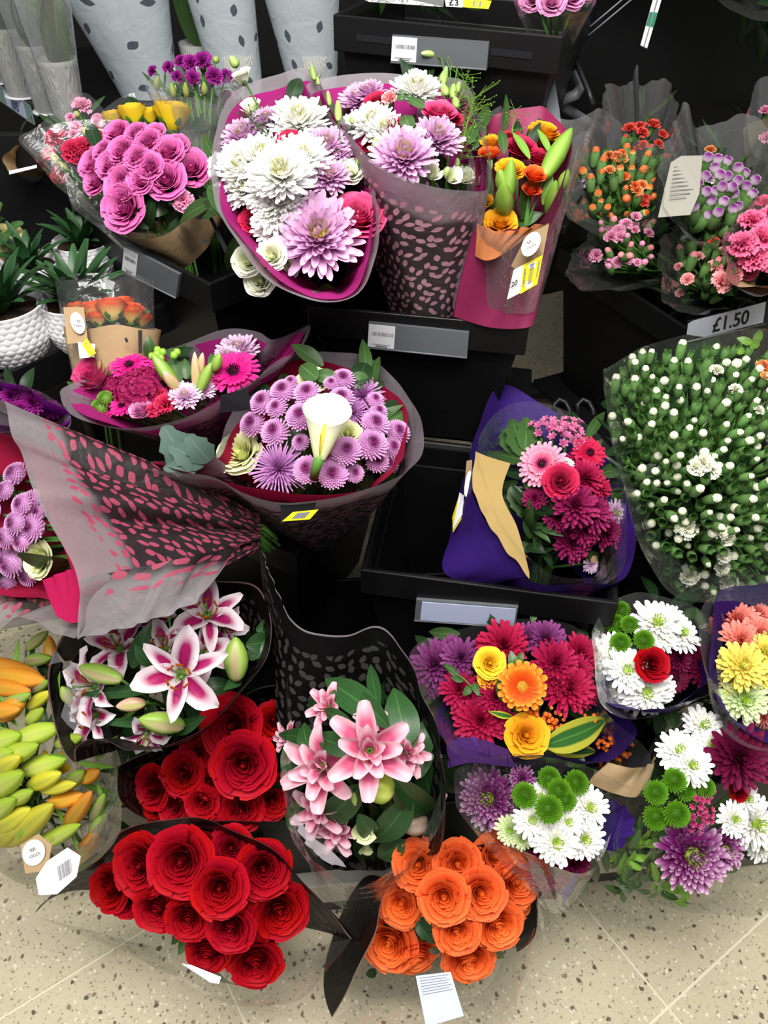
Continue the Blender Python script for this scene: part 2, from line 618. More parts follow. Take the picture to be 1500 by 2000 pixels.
@cached
def lily(mat, seed, amat):
    rg = random.Random(seed + 5)
    mb = MB()
    mb.lathe([(0.02, -.5), (.08, -.3), (.10, -.05), (.03, .0)], 8)
    out = [('lily', mb.mesh('lily_throat', GREEN['calyx']), None)]
    for k, (W, c) in enumerate(((0.62, 1.0), (0.42, 1.0))):
        pb = MB()
        strip(pb, Matrix.Identity(4), 1.22, W, 0.85, -0.75, 0.05, nu=6, nv=9, cup=0.30, lo=.14, hi=.88, pw=.95, wave=.08, wn=2.5, droop=-.75, pt=True)
        me = pb.mesh('petal', mat)
        for j in range(3):
            a = j * 2.094 + k * 1.047 + rg.uniform(-.1, .1)
            out.append(('petal', me, RZ(a, -.3 - .03 * k) @ Matrix.Rotation(rg.uniform(-.15, .15), 4, 'Y') @ Matrix.Rotation(rg.uniform(-.15, .15), 4, 'X')))
    sb = MB()
    sb.tube([(0, 0, -.25), (.1, 0, .1), (.2, 0, .38), (.24, 0, .42)], [.014, .013, .011, .008], 5)
    sb.uv = [u * 0 for u in sb.uv]
    k0 = sb.n
    sb.box((.26, 0, .43), (.05, .17, .05))
    sb.uv[-1] = np.ones((8, 2))
    me = sb.mesh('stamen', amat)
    for j in range(6):
        out.append(('stamen', me, RZ(j * 1.047 + rg.uniform(-.2, .2))))
    pb = MB()
    pb.tube([(0, 0, -.25), (0.02, 0.02, .2), (.06, .05, .5)], [.022, .02, .02], 6)
    pb.lathe([(0.0, .48), (.05, .49), (.05, .53), (0, .55)], 8, Matrix.Translation((.06, .05, 0)))
    out.append(('pistil', pb.mesh('pistil', GREEN['calyx']), None))
    return out


@cached
def double_lily(mat, seed, amat):
    rg = random.Random(seed + 55)
    mb = MB()
    mb.lathe([(0.02, -.6), (.1, -.4), (.12, -.05), (.03, .0)], 8)
    out = [('double_lily', mb.mesh('lily_throat', GREEN['calyx']), None)]
    for n, L, W, e0, cl, z in ((6, 1.2, .5, .55, -.25, -.35), (5, .95, .44, .95, -.3, -.28), (4, .72, .38, 1.2, -.2, -.2)):
        pb = MB()
        strip(pb, Matrix.Identity(4), L, W, e0, cl, 0.04, nu=5, nv=7, cup=0.4, lo=.16, hi=.88, pw=.7, wave=.04, wn=2, droop=-.25)
        me = pb.mesh('petal', mat)
        a0 = rg.random() * 6
        for j in range(n):
            out.append(('petal', me, RZ(a0 + (j + rg.uniform(-.15, .15)) * 2 * math.pi / n, z) @ Matrix.Rotation(rg.uniform(-.18, .18), 4, 'Y') @ Matrix.Rotation(rg.uniform(-.2, .2), 4, 'X')))
    return out


@cached
def alstro(mat, seed):
    """a loose cluster of small trumpet blooms"""
    rg = random.Random(seed + 23)
    mb = MB()
    for q in range(7):
        a, rr = q * 2.4, 0.75 * math.sqrt((q + .3) / 7)
        M = Matrix.Translation((rr * math.cos(a), rr * math.sin(a), rg.uniform(-.25, .15))) @ Matrix.Rotation(a, 4, 'Z') @ Matrix.Rotation(rr * .9, 4, 'Y')
        for j in range(6):
            strip(mb, M @ RZ(j * 1.047), 0.48, 0.24, 1.0, -0.5, 0.02, cup=.3, ux=(j % 2) * .8, nv=3)
    return [('alstroemeria', mb.mesh('alstroemeria_petals', mat), None)]


@cached
def hydr(mat, seed):
    """a domed head of many small four-petalled florets"""
    rg = random.Random(seed + 40)
    mb = MB()
    for q in range(46):
        f = (q + .5) / 46
        th = math.asin(math.sqrt(f))
        a = q * 2.39996
        M = Matrix.Translation((.88 * math.sin(th) * math.cos(a), .88 * math.sin(th) * math.sin(a), .55 * math.cos(th) - .3 + rg.uniform(-.04, .04))) @ Matrix.Rotation(a, 4, 'Z') @ Matrix.Rotation(th * .8, 4, 'Y')
        s = rg.random() * 3
        for j in range(4):
            strip(mb, M @ RZ(j * 1.571 + s), .20, .2, .35, -.2, .0, cup=.35, ux=rg.random(), nv=2, lo=.2, hi=.75)
    mb.lathe([(.85, -.4), (.7, -.05), (.35, .2), (0, .25)], 12, uvx=0)
    return [('hydrangea', mb.mesh('hydrangea_florets', mat), None)]


# ---------- things laid along +X from 0 to 1, one unit wide
@cached
def leaf_mesh(mat, kind):
    mb = MB()
    nu, nv = 4, 10
    bend, fold, lo, pw, wave = {'lance': (.16, .28, .0, .9, .0), 'broad': (.10, .2, .0, .65, .02), 'blade': (.22, .3, .0, .55, .0), 'round': (.05, .12, .0, .5, .05), 'oak': (.08, .15, 0, .6, .0)}[kind]
    pts, uv = [], []
    for j in range(nv + 1):
        v = j / nv
        wd = max(.02, math.sin(math.pi * min(.985, .04 + .95 * v ** (.85 if kind != 'blade' else .6)))) ** pw
        if kind == 'oak':
            wd *= 1 - .45 * abs(math.sin(v * math.pi * 3.2)) * (0.3 + v * .7) + .1
        row, ruv = [], []
        for i in range(nu + 1):
            s = 2 * i / nu - 1
            row.append((v, s * wd * .5, (bend * math.sin(math.pi * v * .9) - bend * .9 * v) / .5 + (fold * abs(s) * wd * .5 + wave * math.sin(v * 14 + s * 2)) * .6))
            ruv.append((i / nu, v))
        pts.append(row)
        uv.append(ruv)
    mb.grid(pts, uv)
    return mb.mesh('leaf', mat)


@cached
def bud_mesh(mat, kind):
    mb = MB()
    prof = {'lily': [(.0, 0), (.18, .02), (.33, .12), (.45, .3), (.49, .48), (.43, .66), (.31, .82), (.15, .94), (0, 1)],
            'slim': [(.0, 0), (.3, .03), (.42, .2), (.5, .4), (.42, .65), (.25, .85), (.1, .97), (0, 1)],
            'lis': [(0, 0), (.3, .03), (.48, .2), (.5, .45), (.42, .7), (.25, .92), (0, 1)]}[kind]
    M = Matrix.Rotation(math.pi / 2, 4, 'Y')
    mb.lathe([(r, z) for r, z in prof], 24 if kind == 'lily' else 14, M)
    if kind == 'lily':
        v = mb.v[0]
        a = np.arctan2(v[:, 1], v[:, 2])
        s = 1.04 - .17 * (1 - np.abs(np.sin(a * 1.5))) ** 2.5
        v[:, 1] *= s
        v[:, 2] *= s
    return mb.mesh('bud', mat)


@cached
def cbud(tipmat, seed, size):
    """a spray-carnation bud along +Z: green tube with the petals just breaking out; ends at z = 0.9"""
    rg = random.Random(seed)
    mb = MB()
    mb.lathe([(0, -1.6), (.3, -1.55), (.45, -1.25), (.52, -.6), (.5, 0), (.42, .22)], 9)
    for j in range(5):
        strip(mb, RZ(j * 1.257, -.05), .42, .42, 1.45, .2, .46, nv=2, cup=.1, pt=True)
    out = [('carnation_bud', mb.mesh('bud_calyx', GREEN['budcalyx']), None)]
    if size > 0:
        tb = MB()
        s = size
        tb.lathe([(.4, .05), (.43 * s, .28), (.36 * s, .46 * s), (.2 * s, .58 * s), (0, .60 * s)], 10)
        tb.uv[-1][:, 0] = np.clip(1.25 - 1.6 * tb.uv[-1][:, 1], 0, 1)
        for j in range(8):
            a = j * .785 + rg.uniform(-.2, .2)
            strip(tb, RZ(a, .12), .46 * s, .42 * s, 1.30 - .3 * (s - 1), .25, .25 * s, nv=3, cup=.25, ux=1.0)
        out.append(('petal_tip', tb.mesh('petal_tip', tipmat), None))
    return out


# ------------------------------------------------------------------ bouquets
def frame(n, spin=0.0, ref=None):
    n = unit(n)
    ref = np.array([0.2, 0.1, 1.0]) if ref is None else ref
    x = unit(np.cross(ref, n))
    y = np.cross(n, x)
    x2 = x * math.cos(spin) + y * math.sin(spin)
    y2 = -x * math.sin(spin) + y * math.cos(spin)
    return Matrix(((x2[0], y2[0], n[0], 0), (x2[1], y2[1], n[1], 0), (x2[2], y2[2], n[2], 0), (0, 0, 0, 1)))


def xframe(p0, p1, W, nrm, off):
    X = np.asarray(p1) - np.asarray(p0)
    L = np.linalg.norm(X)
    X = X / L
    Y = unit(np.cross(nrm, X))
    Zv = np.cross(X, Y)
    o = np.asarray(p0) - off
    return Matrix(((X[0] * L, Y[0] * W, Zv[0] * W, o[0]), (X[1] * L, Y[1] * W, Zv[1] * W, o[1]), (X[2] * L, Y[2] * W, Zv[2] * W, o[2]), (0, 0, 0, 1)))


def spline(pts, n, closed):
    pts = np.asarray(pts, float)
    m = len(pts)
    seg = m if closed else m - 1
    out = []
    dens = []
    for s in range(seg):
        g = lambda i: pts[i % m] if closed else pts[max(0, min(m - 1, i))]
        p0, p1, p2, p3 = g(s - 1), g(s), g(s + 1), g(s + 2)
        for q in range(24):
            t = q / 24
            dens.append(.5 * ((2 * p1) + (-p0 + p2) * t + (2 * p0 - 5 * p1 + 4 * p2 - p3) * t * t + (-p0 + 3 * p1 - 3 * p2 + p3) * t ** 3))
    dens.append(pts[0] if closed else pts[-1])
    dens = np.array(dens)
    d = np.concatenate([[0], np.cumsum(np.linalg.norm(np.diff(dens, axis=0), axis=1))])
    tt = np.linspace(0, d[-1], n + 1 if closed else n)
    if closed:
        tt = tt[:-1]
    return np.stack([np.interp(tt, d, dens[:, k]) for k in range(3)], 1), d[-1]


class Bouquet:
    def __init__(self, name, label, cx, cy, Z, rad, throat, foot, group=None, curve=0.10, kt=0.55, bias=(0, 0), cat='bouquet', seed=0):
        """throat: (px, py, Z, radius) where the stems are tied; foot: height of the stem ends"""
        self.cx, self.cy, self.Z, self.rad, self.curve, self.kt, self.bias = cx, cy, Z, rad, curve, kt, bias
        self.tp = P(*throat[:3])
        self.tr = throat[3]
        head = P(cx, cy, Z)
        ax = unit(self.tp - head)
        down = unit(ax + np.array([0, 0, -1.2]))
        self.foot = self.tp + down * max(0.03, (self.tp[2] - foot) / max(.2, -down[2]))
        self.root = thing(name, label, cat, self.foot, group)
        self.off = self.foot
        self.stems = MB()
        self.rg = random.Random(seed + int(cx * 7 + cy))
        self.k = 0

    def pos(self, px, py, dz=0.0):
        q = ((px - self.cx) ** 2 + (py - self.cy) ** 2) / self.rad ** 2
        return P(px, py, self.Z + self.curve * min(q, 2.2) + dz)

    def put(self, spec, px, py, d, dz=0.0, tilt=None, spin=None, stem=True, label=None):
        p = self.pos(px, py, dz)
        r = d * 0.5 * depth(p) / FPX * {'chrysanthemum': 1.1, 'carnation': 1.14, 'rose': 1.04}.get(spec[0][0], 1.0)
        dx, dy = (px - self.cx) / self.rad, (py - self.cy) / self.rad
        t = (self.kt * dx + self.bias[0], -self.kt * dy + self.bias[1]) if tilt is None else tilt
        n = -FW + RT * t[0] + UP * t[1]
        M = Matrix.Translation(Vector(p - self.off)) @ frame(n, self.rg.random() * 6.28 if spin is None else spin) @ Matrix.Scale(r, 4)
        nm, me, _ = spec[0]
        o = obj(nm, me, self.root, M)
        mn = me.materials[0].name.split('.')[0].split('_')
        if label is None and self.root.name.startswith('mixed') and mn[0] in ('rose', 'mum', 'gerbera', 'carnation', 'lisianthus', 'button', 'spider', 'alstroemeria', 'hydrangea'):
            label = ' '.join(mn[1:] + [nm.replace('_', ' ')])
        if label:
            o['label'] = label
        for nm, me, mm in spec[1:]:
            obj(nm, me, o, mm)
        if stem:
            b = p - unit(n) * r * 1.0
            j = self.tp + np.array([self.rg.uniform(-1, 1), self.rg.uniform(-1, 1), self.rg.uniform(-1, 1)]) * self.tr * .5
            e = self.foot + (j - self.tp)
            self.stems.tube([b, b * .5 + j * .5 - unit(n) * r * .5, j, e], [.0022, .0028, .003, .003], 5)
        return o

    def leaf(self, mat, p0, p1, wpx, kind='lance', dz0=0.0, dz1=0.0, roll=(0, 0), name='leaf'):
        a, b = self.pos(*p0, dz0), self.pos(*p1, dz1)
        M = xframe(a, b, wpx * depth(a) / FPX, -FW + RT * roll[0] + UP * roll[1], self.off)
        return obj(name, leaf_mesh(mat, kind), self.root, M)

    def bud(self, mat, p0, p1, wpx, kind='lily', dz0=0.0, dz1=0.0, name='lily_bud', stem=True):
        a, b = self.pos(*p0, dz0), self.pos(*p1, dz1)
        M = xframe(a, b, wpx * depth(a) / FPX, -FW + RT * .2, self.off)
        if stem:
            j = self.tp + np.array([self.rg.uniform(-1, 1), self.rg.uniform(-1, 1), 0]) * self.tr * .5
            self.stems.tube([a, a * .6 + j * .4 + unit(a - b) * .01, j], [.0018, .002, .003], 5)
        return obj(name, bud_mesh(mat, kind), self.root, M)

    def twig(self, mat, pts, r=.0012, name='stem'):
        mb = MB()
        mb.tube([self.pos(x, y, dz) for x, y, dz in pts], r, 6)
        return wpart(name, mb, mat, self.root)

    def spray(self, mat, pts, spread, n, size, name='seed_spray', stalk=None):
        """feathery filler: a stalk with many tiny seed discs"""
        mb = MB()
        path = [self.pos(x, y, dz) for x, y, dz in pts]
        mb.tube(path, .001, 4)
        for i in range(n):
            t = self.rg.random() ** .8 * (len(path) - 1)
            a = path[int(t)] * (1 - t % 1) + path[min(len(path) - 1, int(t) + 1)] * (t % 1)
            q = a + (RT * self.rg.gauss(0, 1) + UP * (self.rg.gauss(.4, .8)) - FW * self.rg.gauss(0, .6)) * spread
            mb.tube([a, q], .0004, 3, False)
            s = size * self.rg.uniform(.6, 1.2)
            mb.lathe([(0, -s * .5), (s, -s * .2), (s, s * .2), (0, s * .5)], 6, Matrix.Translation(Vector(q)) @ frame([self.rg.gauss(0, 1) for _ in range(3)]))
        return wpart(name, mb, mat, self.root, kind='stuff')

    def fill(self, mats, n, r0, r1, lpx, wpx, dz=0.05, kind='lance', box=None):
        """foliage between and under the blooms"""
        for i in range(n):
            a = self.rg.random() * 6.28
            d = self.rad * math.sqrt(self.rg.uniform(r0 * r0, r1 * r1))
            x, y = self.cx + d * math.cos(a), self.cy + d * math.sin(a)
            if box:
                x, y = self.rg.uniform(box[0], box[2]), self.rg.uniform(box[1], box[3])
            b = a + self.rg.uniform(-.9, .9)
            l = lpx * self.rg.uniform(.7, 1.2)
            self.leaf(self.rg.choice(mats), (x, y), (x + l * math.cos(b), y + l * math.sin(b)), wpx * self.rg.uniform(.7, 1.2), kind, dz + self.rg.uniform(0, .03), dz + self.rg.uniform(-.03, .03), (self.rg.uniform(-.5, .5), self.rg.uniform(-.5, .5)))

    def wrap(self, name, mat, rim, throat=None, closed=True, rows=16, n=120, bulge=0.0, folds=9, amp=0.006, fmin=0.0, wav=0.003, bottom=None, label=None):
        """a sheet of film or paper from a rim to the tied throat (or to a second edge); rim points are (px, py, Z)"""
        A, la = spline([P(*q) for q in rim], n, closed)
        cen = A.mean(0)
        rg = self.rg
        ph = [rg.random() * 6.28 for _ in range(4)]
        if bottom is not None:
            B, _ = spline([P(*q) for q in bottom], n, closed)
            axis = unit(B.mean(0) - cen)
        else:
            if throat is None:
                tc, tr = self.tp, self.tr
            else:
                tc, tr = P(*throat[:3]), throat[3]
            axis = unit(tc - cen)
            d = A - cen
            d = d - np.outer(d @ axis, axis)
            B = tc + tr * d / (np.linalg.norm(d, axis=1)[:, None] + 1e-9)
        s = np.linspace(0, 1, n, endpoint=not closed)
        L = np.linalg.norm(A - B, axis=1)
        pts, uv = [], []
        for i in range(rows + 1):
            t = i / rows
            p = A * (1 - t) + B * t
            o = p - (cen * (1 - t) + B.mean(0) * t)
            o = o - np.outer(o @ axis, axis)
            o = o / (np.linalg.norm(o, axis=1)[:, None] + 1e-9)
            env = math.sin(math.pi * min(1, t * .92 + .04)) ** .8
            f = amp * (fmin + (1 - fmin) * env) * (np.sin(2 * math.pi * folds * s + ph[0] + 1.5 * t) * .7 + np.sin(2 * math.pi * (folds * 2 + 1) * s + ph[1]) * .3)
            f = f + wav * (1 - t) ** 2 * np.sin(2 * math.pi * 5 * s + ph[2]) + bulge * math.sin(math.pi * t)
            pts.append(p + o * f[:, None])
            uv.append(np.stack([s * la * (1 - .45 * t), t * L], 1))
        mb = MB()
        if closed:
            pts = [np.vstack([q, q[:1]]) for q in pts]
            uv = [np.vstack([q, [[la * (1 - .45 * (i / rows)), q[0, 1]]]]) for i, q in enumerate(uv)]
        mb.grid(pts, uv)
        o = wpart(name, mb, mat, self.root)
        if label:
            o['label'] = label
        return o

    def inset(self, rim, s=.93, pull=.25):
        """a liner's rim: drawn in from a wrapper's rim towards its middle, in all three directions"""
        q = np.array([P(*r) for r in rim])
        c = q.mean(0)
        ax = unit(self.tp - c)
        out = c + (q - c) * s + ax * .012
        d = [depth(p) for p in out]
        return [(750 + FPX * np.dot(p - CAM, RT) / z, 1000 - FPX * np.dot(p - CAM, UP) / z, z) for p, z in zip(out, d)]

    def card(self, name, mat, corners, label=None, thick=0.0006):
        """a stiff flat card or sticker; corners (px, py, Z) in order round it"""
        q = [P(*c) for c in corners]
        nn = unit(np.cross(q[1] - q[0], q[3] - q[0]))
        if np.dot(nn, FW) > 0:
            nn = -nn
        mb = MB()
        m = len(q)
        mb.add([p + nn * thick for p in q] + q, [tuple(range(m)), tuple(range(2 * m - 1, m - 1, -1))] + [(i, i + m, (i + 1) % m + m, (i + 1) % m) for i in range(m)],
               [(0, 1), (1, 1), (1, 0), (0, 0)] * 2 if m == 4 else None)
        o = wpart(name, mb, mat, self.root, False)
        if label:
            o['label'] = label
        return o

    def finish(self, stem_mat):
        if self.stems.n:
            wpart('stem_bundle', self.stems, stem_mat, self.root, kind='stuff')


def prints(parent, name, mat, corners, rects, lift=0.0008):
    """flat print on a card: rects (x0, y0, x1, y1) in the card's own 0..1 frame, corners TL, TR, BR, BL in world space"""
    tl, tr, br, bl = [np.asarray(c) for c in corners]
    nn = unit(np.cross(tr - tl, bl - tl))
    if np.dot(nn, FW) > 0:
        nn = -nn
    mb = MB()
    for x0, y0, x1, y1 in rects:
        pt = lambda x, y: (tl * (1 - x) + tr * x) * (1 - y) + (bl * (1 - x) + br * x) * y + nn * lift
        mb.add([pt(x0, y0), pt(x0, y1), pt(x1, y1), pt(x1, y0)], [(0, 1, 2, 3)])
    return wpart(name, mb, mat, parent, False, kind='stuff')


def barcode(x0, y0, x1, y1, n=22, vertical=False, seed=1):
    rg = random.Random(seed)
    out, t = [], 0.0
    while t < 1:
        wd = rg.choice((.012, .02, .03))
        if vertical:
            out.append((x0, y0 + (y1 - y0) * t, x1, y0 + (y1 - y0) * min(1, t + wd)))
        else:
            out.append((x0 + (x1 - x0) * t, y0, x0 + (x1 - x0) * min(1, t + wd), y1))
        t += wd + rg.choice((.015, .025, .035))
    return out


def lettering(parent, text, mat, corners, off, size=1.0, lift=0.0012, sx=1.0):
    """raised print: text set in the frame TL, TR, BR, BL"""
    tl, tr, br, bl = [np.asarray(c) for c in corners]
    X, Y = tr - tl, tl - bl
    nn = unit(np.cross(X, Y))
    if np.dot(nn, FW) > 0:
        nn = -nn
    cu = bpy.data.curves.new('lettering', 'FONT')
    cu.body = text
    cu.size = 1.0
    cu.offset = 0.012
    cu.extrude = 0.002
    cu.align_x, cu.align_y = 'LEFT', 'BOTTOM_BASELINE'
    cu.materials.append(mat)
    hgt = np.linalg.norm(Y) * size
    xs = unit(X) * hgt * sx
    ys = unit(Y) * hgt
    o = bl + nn * lift
    M = Matrix(((xs[0], ys[0], nn[0] * hgt, o[0] - off[0]), (xs[1], ys[1], nn[1] * hgt, o[1] - off[1]), (xs[2], ys[2], nn[2] * hgt, o[2] - off[2]), (0, 0, 0, 1)))
    tmp = bpy.data.objects.new('tmp', cu)
    COL.objects.link(tmp)
    bpy.context.view_layer.update()
    me = bpy.data.meshes.new_from_object(tmp.evaluated_get(bpy.context.evaluated_depsgraph_get()))
    bpy.data.objects.remove(tmp)
    bpy.data.curves.remove(cu)
    me.transform(M)      # the frame may be sheared, which an object's own transform cannot hold
    return obj('lettering', me, parent)
# ------------------------------------------------------------------ palette
GREEN['calyx'] = plain('calyx_green', '5d8a3a', .5, .3, var=.25, trans=.1)
GREEN['budcalyx'] = plain('bud_calyx_green', '67904f', .5, .3, var=.4)
STEM = plain('stem_green', '4f7d36', .5, .3)
LEAF = leaf_mat('leaf_green', '3a5a2c', '5a7c42')
LEAFD = leaf_mat('leaf_dark', '1f371d', '345230', rough=.35)
LEAFY = leaf_mat('leaf_fresh', '6f9f33', '9cc25a')
LEAFV = leaf_mat('leaf_variegated', '2f6428', '4f8a38', edge='b9b83c')
EUCA = leaf_mat('eucalyptus', '405a50', '52695f', rough=.6)
LILYLEAF = leaf_mat('lily_leaf', '2c5028', '436c3a', rough=.35)
ALOE = leaf_mat('aloe_leaf', '294d29', '385f36', rough=.4, trans=.05)
BUDG = bud_mat('lily_bud_green', '93b84a', 'c3a08a', '8eb53f')
BUDL = bud_mat('lily_bud_lime', 'b9cf46', 'dbe07a', '9fc23a', .15)
BUDY = bud_mat('lily_bud_yellow', 'e0d63c', 'c4cc48', 'dcd84a', .15)
BUDO = bud_mat('lily_bud_orange', 'ee9a2a', 'd5b23a', 'f0a040', .15)
BUDP = bud_mat('lily_bud_pink', 'd9a58e', '9db25a', 'e2b4a6', .1)
BUDLIS = bud_mat('lisianthus_bud', '9cbc5c', 'b8cf84', 'd8e2b0', .1)
BUDBR = bud_mat('lily_bud_faded', 'a68d7c', 'c8b0a0', 'b09884', .1)
BUDT = bud_mat('tulip_green_bud', '7fa83c', 'a4c460', '8ab040', .1)

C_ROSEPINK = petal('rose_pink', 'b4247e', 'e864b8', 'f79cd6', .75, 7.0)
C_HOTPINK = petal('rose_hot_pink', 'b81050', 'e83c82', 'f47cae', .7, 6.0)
C_RED = petal('rose_red', '5e030a', 'a00714', 'c41626', .7, 7.0, var=.12, trans=.08, spec=.06)  # heart darkened, tips lightened: shade between petal folds put into the colour
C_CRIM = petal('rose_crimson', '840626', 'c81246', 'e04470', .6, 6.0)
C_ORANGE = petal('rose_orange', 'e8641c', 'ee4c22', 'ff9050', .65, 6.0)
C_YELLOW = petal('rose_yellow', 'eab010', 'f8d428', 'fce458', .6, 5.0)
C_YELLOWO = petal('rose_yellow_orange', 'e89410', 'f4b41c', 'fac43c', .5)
C_BICOL = petal('rose_yellow_red_edge', 'f08a3c', 'f4dc84', 'f05a34', .95, 2.0)
C_CREAM = petal('rose_cream', 'e4e888', 'f2f4c8', 'f4f6d8', .5)
C_WHITEG = petal('lisianthus_white', 'e4ecb4', 'f6f8ea', 'fbfbf4', .5)
C_EDGEPINK = petal('rose_deep_pink', 'd8488a', 'e886b0', 'c82468', .8, 4.0)
C_MAUVE = petal('rose_mauve', 'd070ac', 'e498c8', 'eeb0d6', .5)
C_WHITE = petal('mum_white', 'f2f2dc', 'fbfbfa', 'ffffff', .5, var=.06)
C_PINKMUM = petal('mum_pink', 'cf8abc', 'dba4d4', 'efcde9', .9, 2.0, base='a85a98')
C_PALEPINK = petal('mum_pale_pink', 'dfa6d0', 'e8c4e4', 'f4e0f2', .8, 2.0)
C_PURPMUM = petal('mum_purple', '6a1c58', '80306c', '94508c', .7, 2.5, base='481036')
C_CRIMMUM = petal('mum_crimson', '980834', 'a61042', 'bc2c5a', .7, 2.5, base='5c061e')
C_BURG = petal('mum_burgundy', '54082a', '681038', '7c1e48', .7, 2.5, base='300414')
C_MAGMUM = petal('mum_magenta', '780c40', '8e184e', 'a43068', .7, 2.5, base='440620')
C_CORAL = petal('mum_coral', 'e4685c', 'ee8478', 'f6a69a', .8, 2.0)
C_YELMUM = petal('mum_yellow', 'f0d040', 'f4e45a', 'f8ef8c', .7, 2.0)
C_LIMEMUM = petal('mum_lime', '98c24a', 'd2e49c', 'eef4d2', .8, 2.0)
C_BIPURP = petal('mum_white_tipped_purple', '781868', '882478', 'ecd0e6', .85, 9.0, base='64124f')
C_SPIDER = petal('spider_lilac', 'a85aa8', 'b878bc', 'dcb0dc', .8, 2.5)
C_LILAC = petal('button_lilac', '8e1c74', 'e0a8da', 'f2d8f0', .3, 2.5, ring=(.06, .34))
C_GREENPOM = petal('button_green', '4a7a14', '5c9220', '74ac32', .8, 2.0)
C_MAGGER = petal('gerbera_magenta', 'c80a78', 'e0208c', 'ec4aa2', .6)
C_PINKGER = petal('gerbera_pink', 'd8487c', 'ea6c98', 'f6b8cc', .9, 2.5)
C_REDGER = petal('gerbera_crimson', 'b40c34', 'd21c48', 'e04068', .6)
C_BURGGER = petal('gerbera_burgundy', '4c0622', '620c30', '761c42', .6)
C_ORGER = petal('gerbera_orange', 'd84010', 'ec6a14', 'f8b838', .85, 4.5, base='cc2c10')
C_REDCARN = petal('carnation_red', 'b80c3c', 'd41c50', 'e8507c', .7, 4)
C_PINKCARN = petal('carnation_pink', 'ea7cae', 'f4a0c6', 'fac4de', .7)
C_CORALCARN = petal('carnation_coral', 'f08a92', 'f6a8ac', 'fac4c4', .6)
C_HOTCARN = petal('carnation_hot_pink', 'e84888', 'f4709e', 'fa9cbe', .6)
C_PURPCARN = petal('carnation_purple', '7c0c6c', '9a1c88', 'b03aa0', .6)
C_PURPW = petal('carnation_purple_white', '7c2480', 'ecdae8', 'ecdae8', .0, 3)
C_ORCARN = petal('carnation_orange', 'e23c18', 'f4904a', 'f8bc80', .8)
C_REDTIP = petal('carnation_scarlet', 'dc3430', 'e85048', 'f07868', .6)
C_CREAMCARN = petal('carnation_cream', 'eceecc', 'f4f4e2', 'fafaf0', .6)
C_HYDR = petal('hydrangea_magenta', '7c0c40', 'a01a56', 'b83a70', .6)
C_ALSTM = petal('alstroemeria_magenta', 'a01c54', 'c44a80', 'd67aa0', .6)
C_ALSTP = petal('alstroemeria_pink', 'b84a80', 'd474a4', 'e6a4c2', .6)
C_CALLA = petal('calla_white', 'dfe4a8', 'eceed2', 'f2f2e2', .4, rough=.35)
C_ORBERRY = plain('berry_orange', 'e06a1c', .5, .3, var=.3)
C_GRBERRY = plain('berry_green', '8cbc3c', .3, .5, var=.2)
M_STAR = lily_mat('lily_stargazer', 'f4e8ee', 'a0185c', '7c1044', .1, .85, 1.4)
M_DLILY = lily_mat('lily_double_pink', 'eec4d0', 'd05c82', 'b84468', .35, 1.0, 1.25)
ANTHER = petal('stamen', 'a8b868', 'a04a18', var=.15)
CEN_Y = petal('centre_yellow_green', 'b8c23c', 'd8cc58')
CEN_G = petal('centre_green', '8cb42c', 'b0cc48')
CEN_O = petal('centre_golden', 'c88020', 'e4a83c')
CEN_D = petal('centre_dark', '2c0c1c', '4a1430')

TISSUE = plain('tissue_magenta', 'b42a80', .75, .15, bump=.5, bscale=30, trans=.3)
HOTPAPER = plain('paper_hot_pink', 'aa124c', .75, .15, bump=.5, bscale=30, trans=.25)
REDPAPER = plain('paper_red_pink', '98163a', .75, .15, bump=.5, bscale=25, trans=.2)
PURPAPER = plain('paper_purple', '33186a', .65, .2, bump=.4, bscale=22, trans=.1)
LILACNET = plain('net_lilac', '7a4cb0', .7, .2, bump=.6, bscale=50, trans=.3)
KRAFT = plain('paper_kraft', 'a98f6c', .8, .15, bump=.3, bscale=90)
KRAFTY = plain('paper_kraft_golden', '9c8452', .8, .15, bump=.3, bscale=90)
KRAFTO = plain('paper_kraft_orange', 'b06c40', .8, .15, bump=.3, bscale=90)
MAGPAPER = plain('paper_magenta', '86244e', .5, .35, bump=.5, bscale=26)
PURWRAP = plain('paper_violet', '7c1c8c', .5, .3, bump=.6, bscale=30, trans=.3)
CLEAR = clear_film('clear_film', 'ffffff', .03, .36)
CLEARV = clear_film('clear_film_hazy', 'f8f8f8', .12, .6)
CLEARP = clear_film('clear_film_pink', 'f6b8cc', .12, .5)
FROST = printed_film('frosted_film', 'a29aa0', '4a4246', 'daa6b6', .74, .95, .93, .062, cell=.0205)
FROSTP = printed_film('frosted_film_rose_print', '8c8689', '2a2225', 'a2465e', .66, .93, .92, .075, cell=.016)
FROSTM = printed_film('frosted_film_mauve_print', '8c858c', '332d32', '846070', .72, .94, .9, .06)
BLACKW = printed_film('black_film', '0c0b0c', '090808', '3e3a39', .97, .985, .985, .05, line='8a8283', linew=.0032, spec=.15)
BLACKT = printed_film('black_film_red_tint', '120a0c', '0c0708', '3a3334', .96, .98, .98, .05, line='947478', linew=.004, spec=.15)
BLACKO = printed_film('black_film_plain', '0f0d0e', '0c0b0b', '0c0b0b', .97, .985, .985, 9.0, line='9c847c', linew=.004, spec=.2)
DOTFILM = printed_film('white_film_leaf_print', 'c2ccd2', 'c2ccd2', '565c66', .93, .93, .97, .012, cell=.084, start=.9, leafsize=.36)

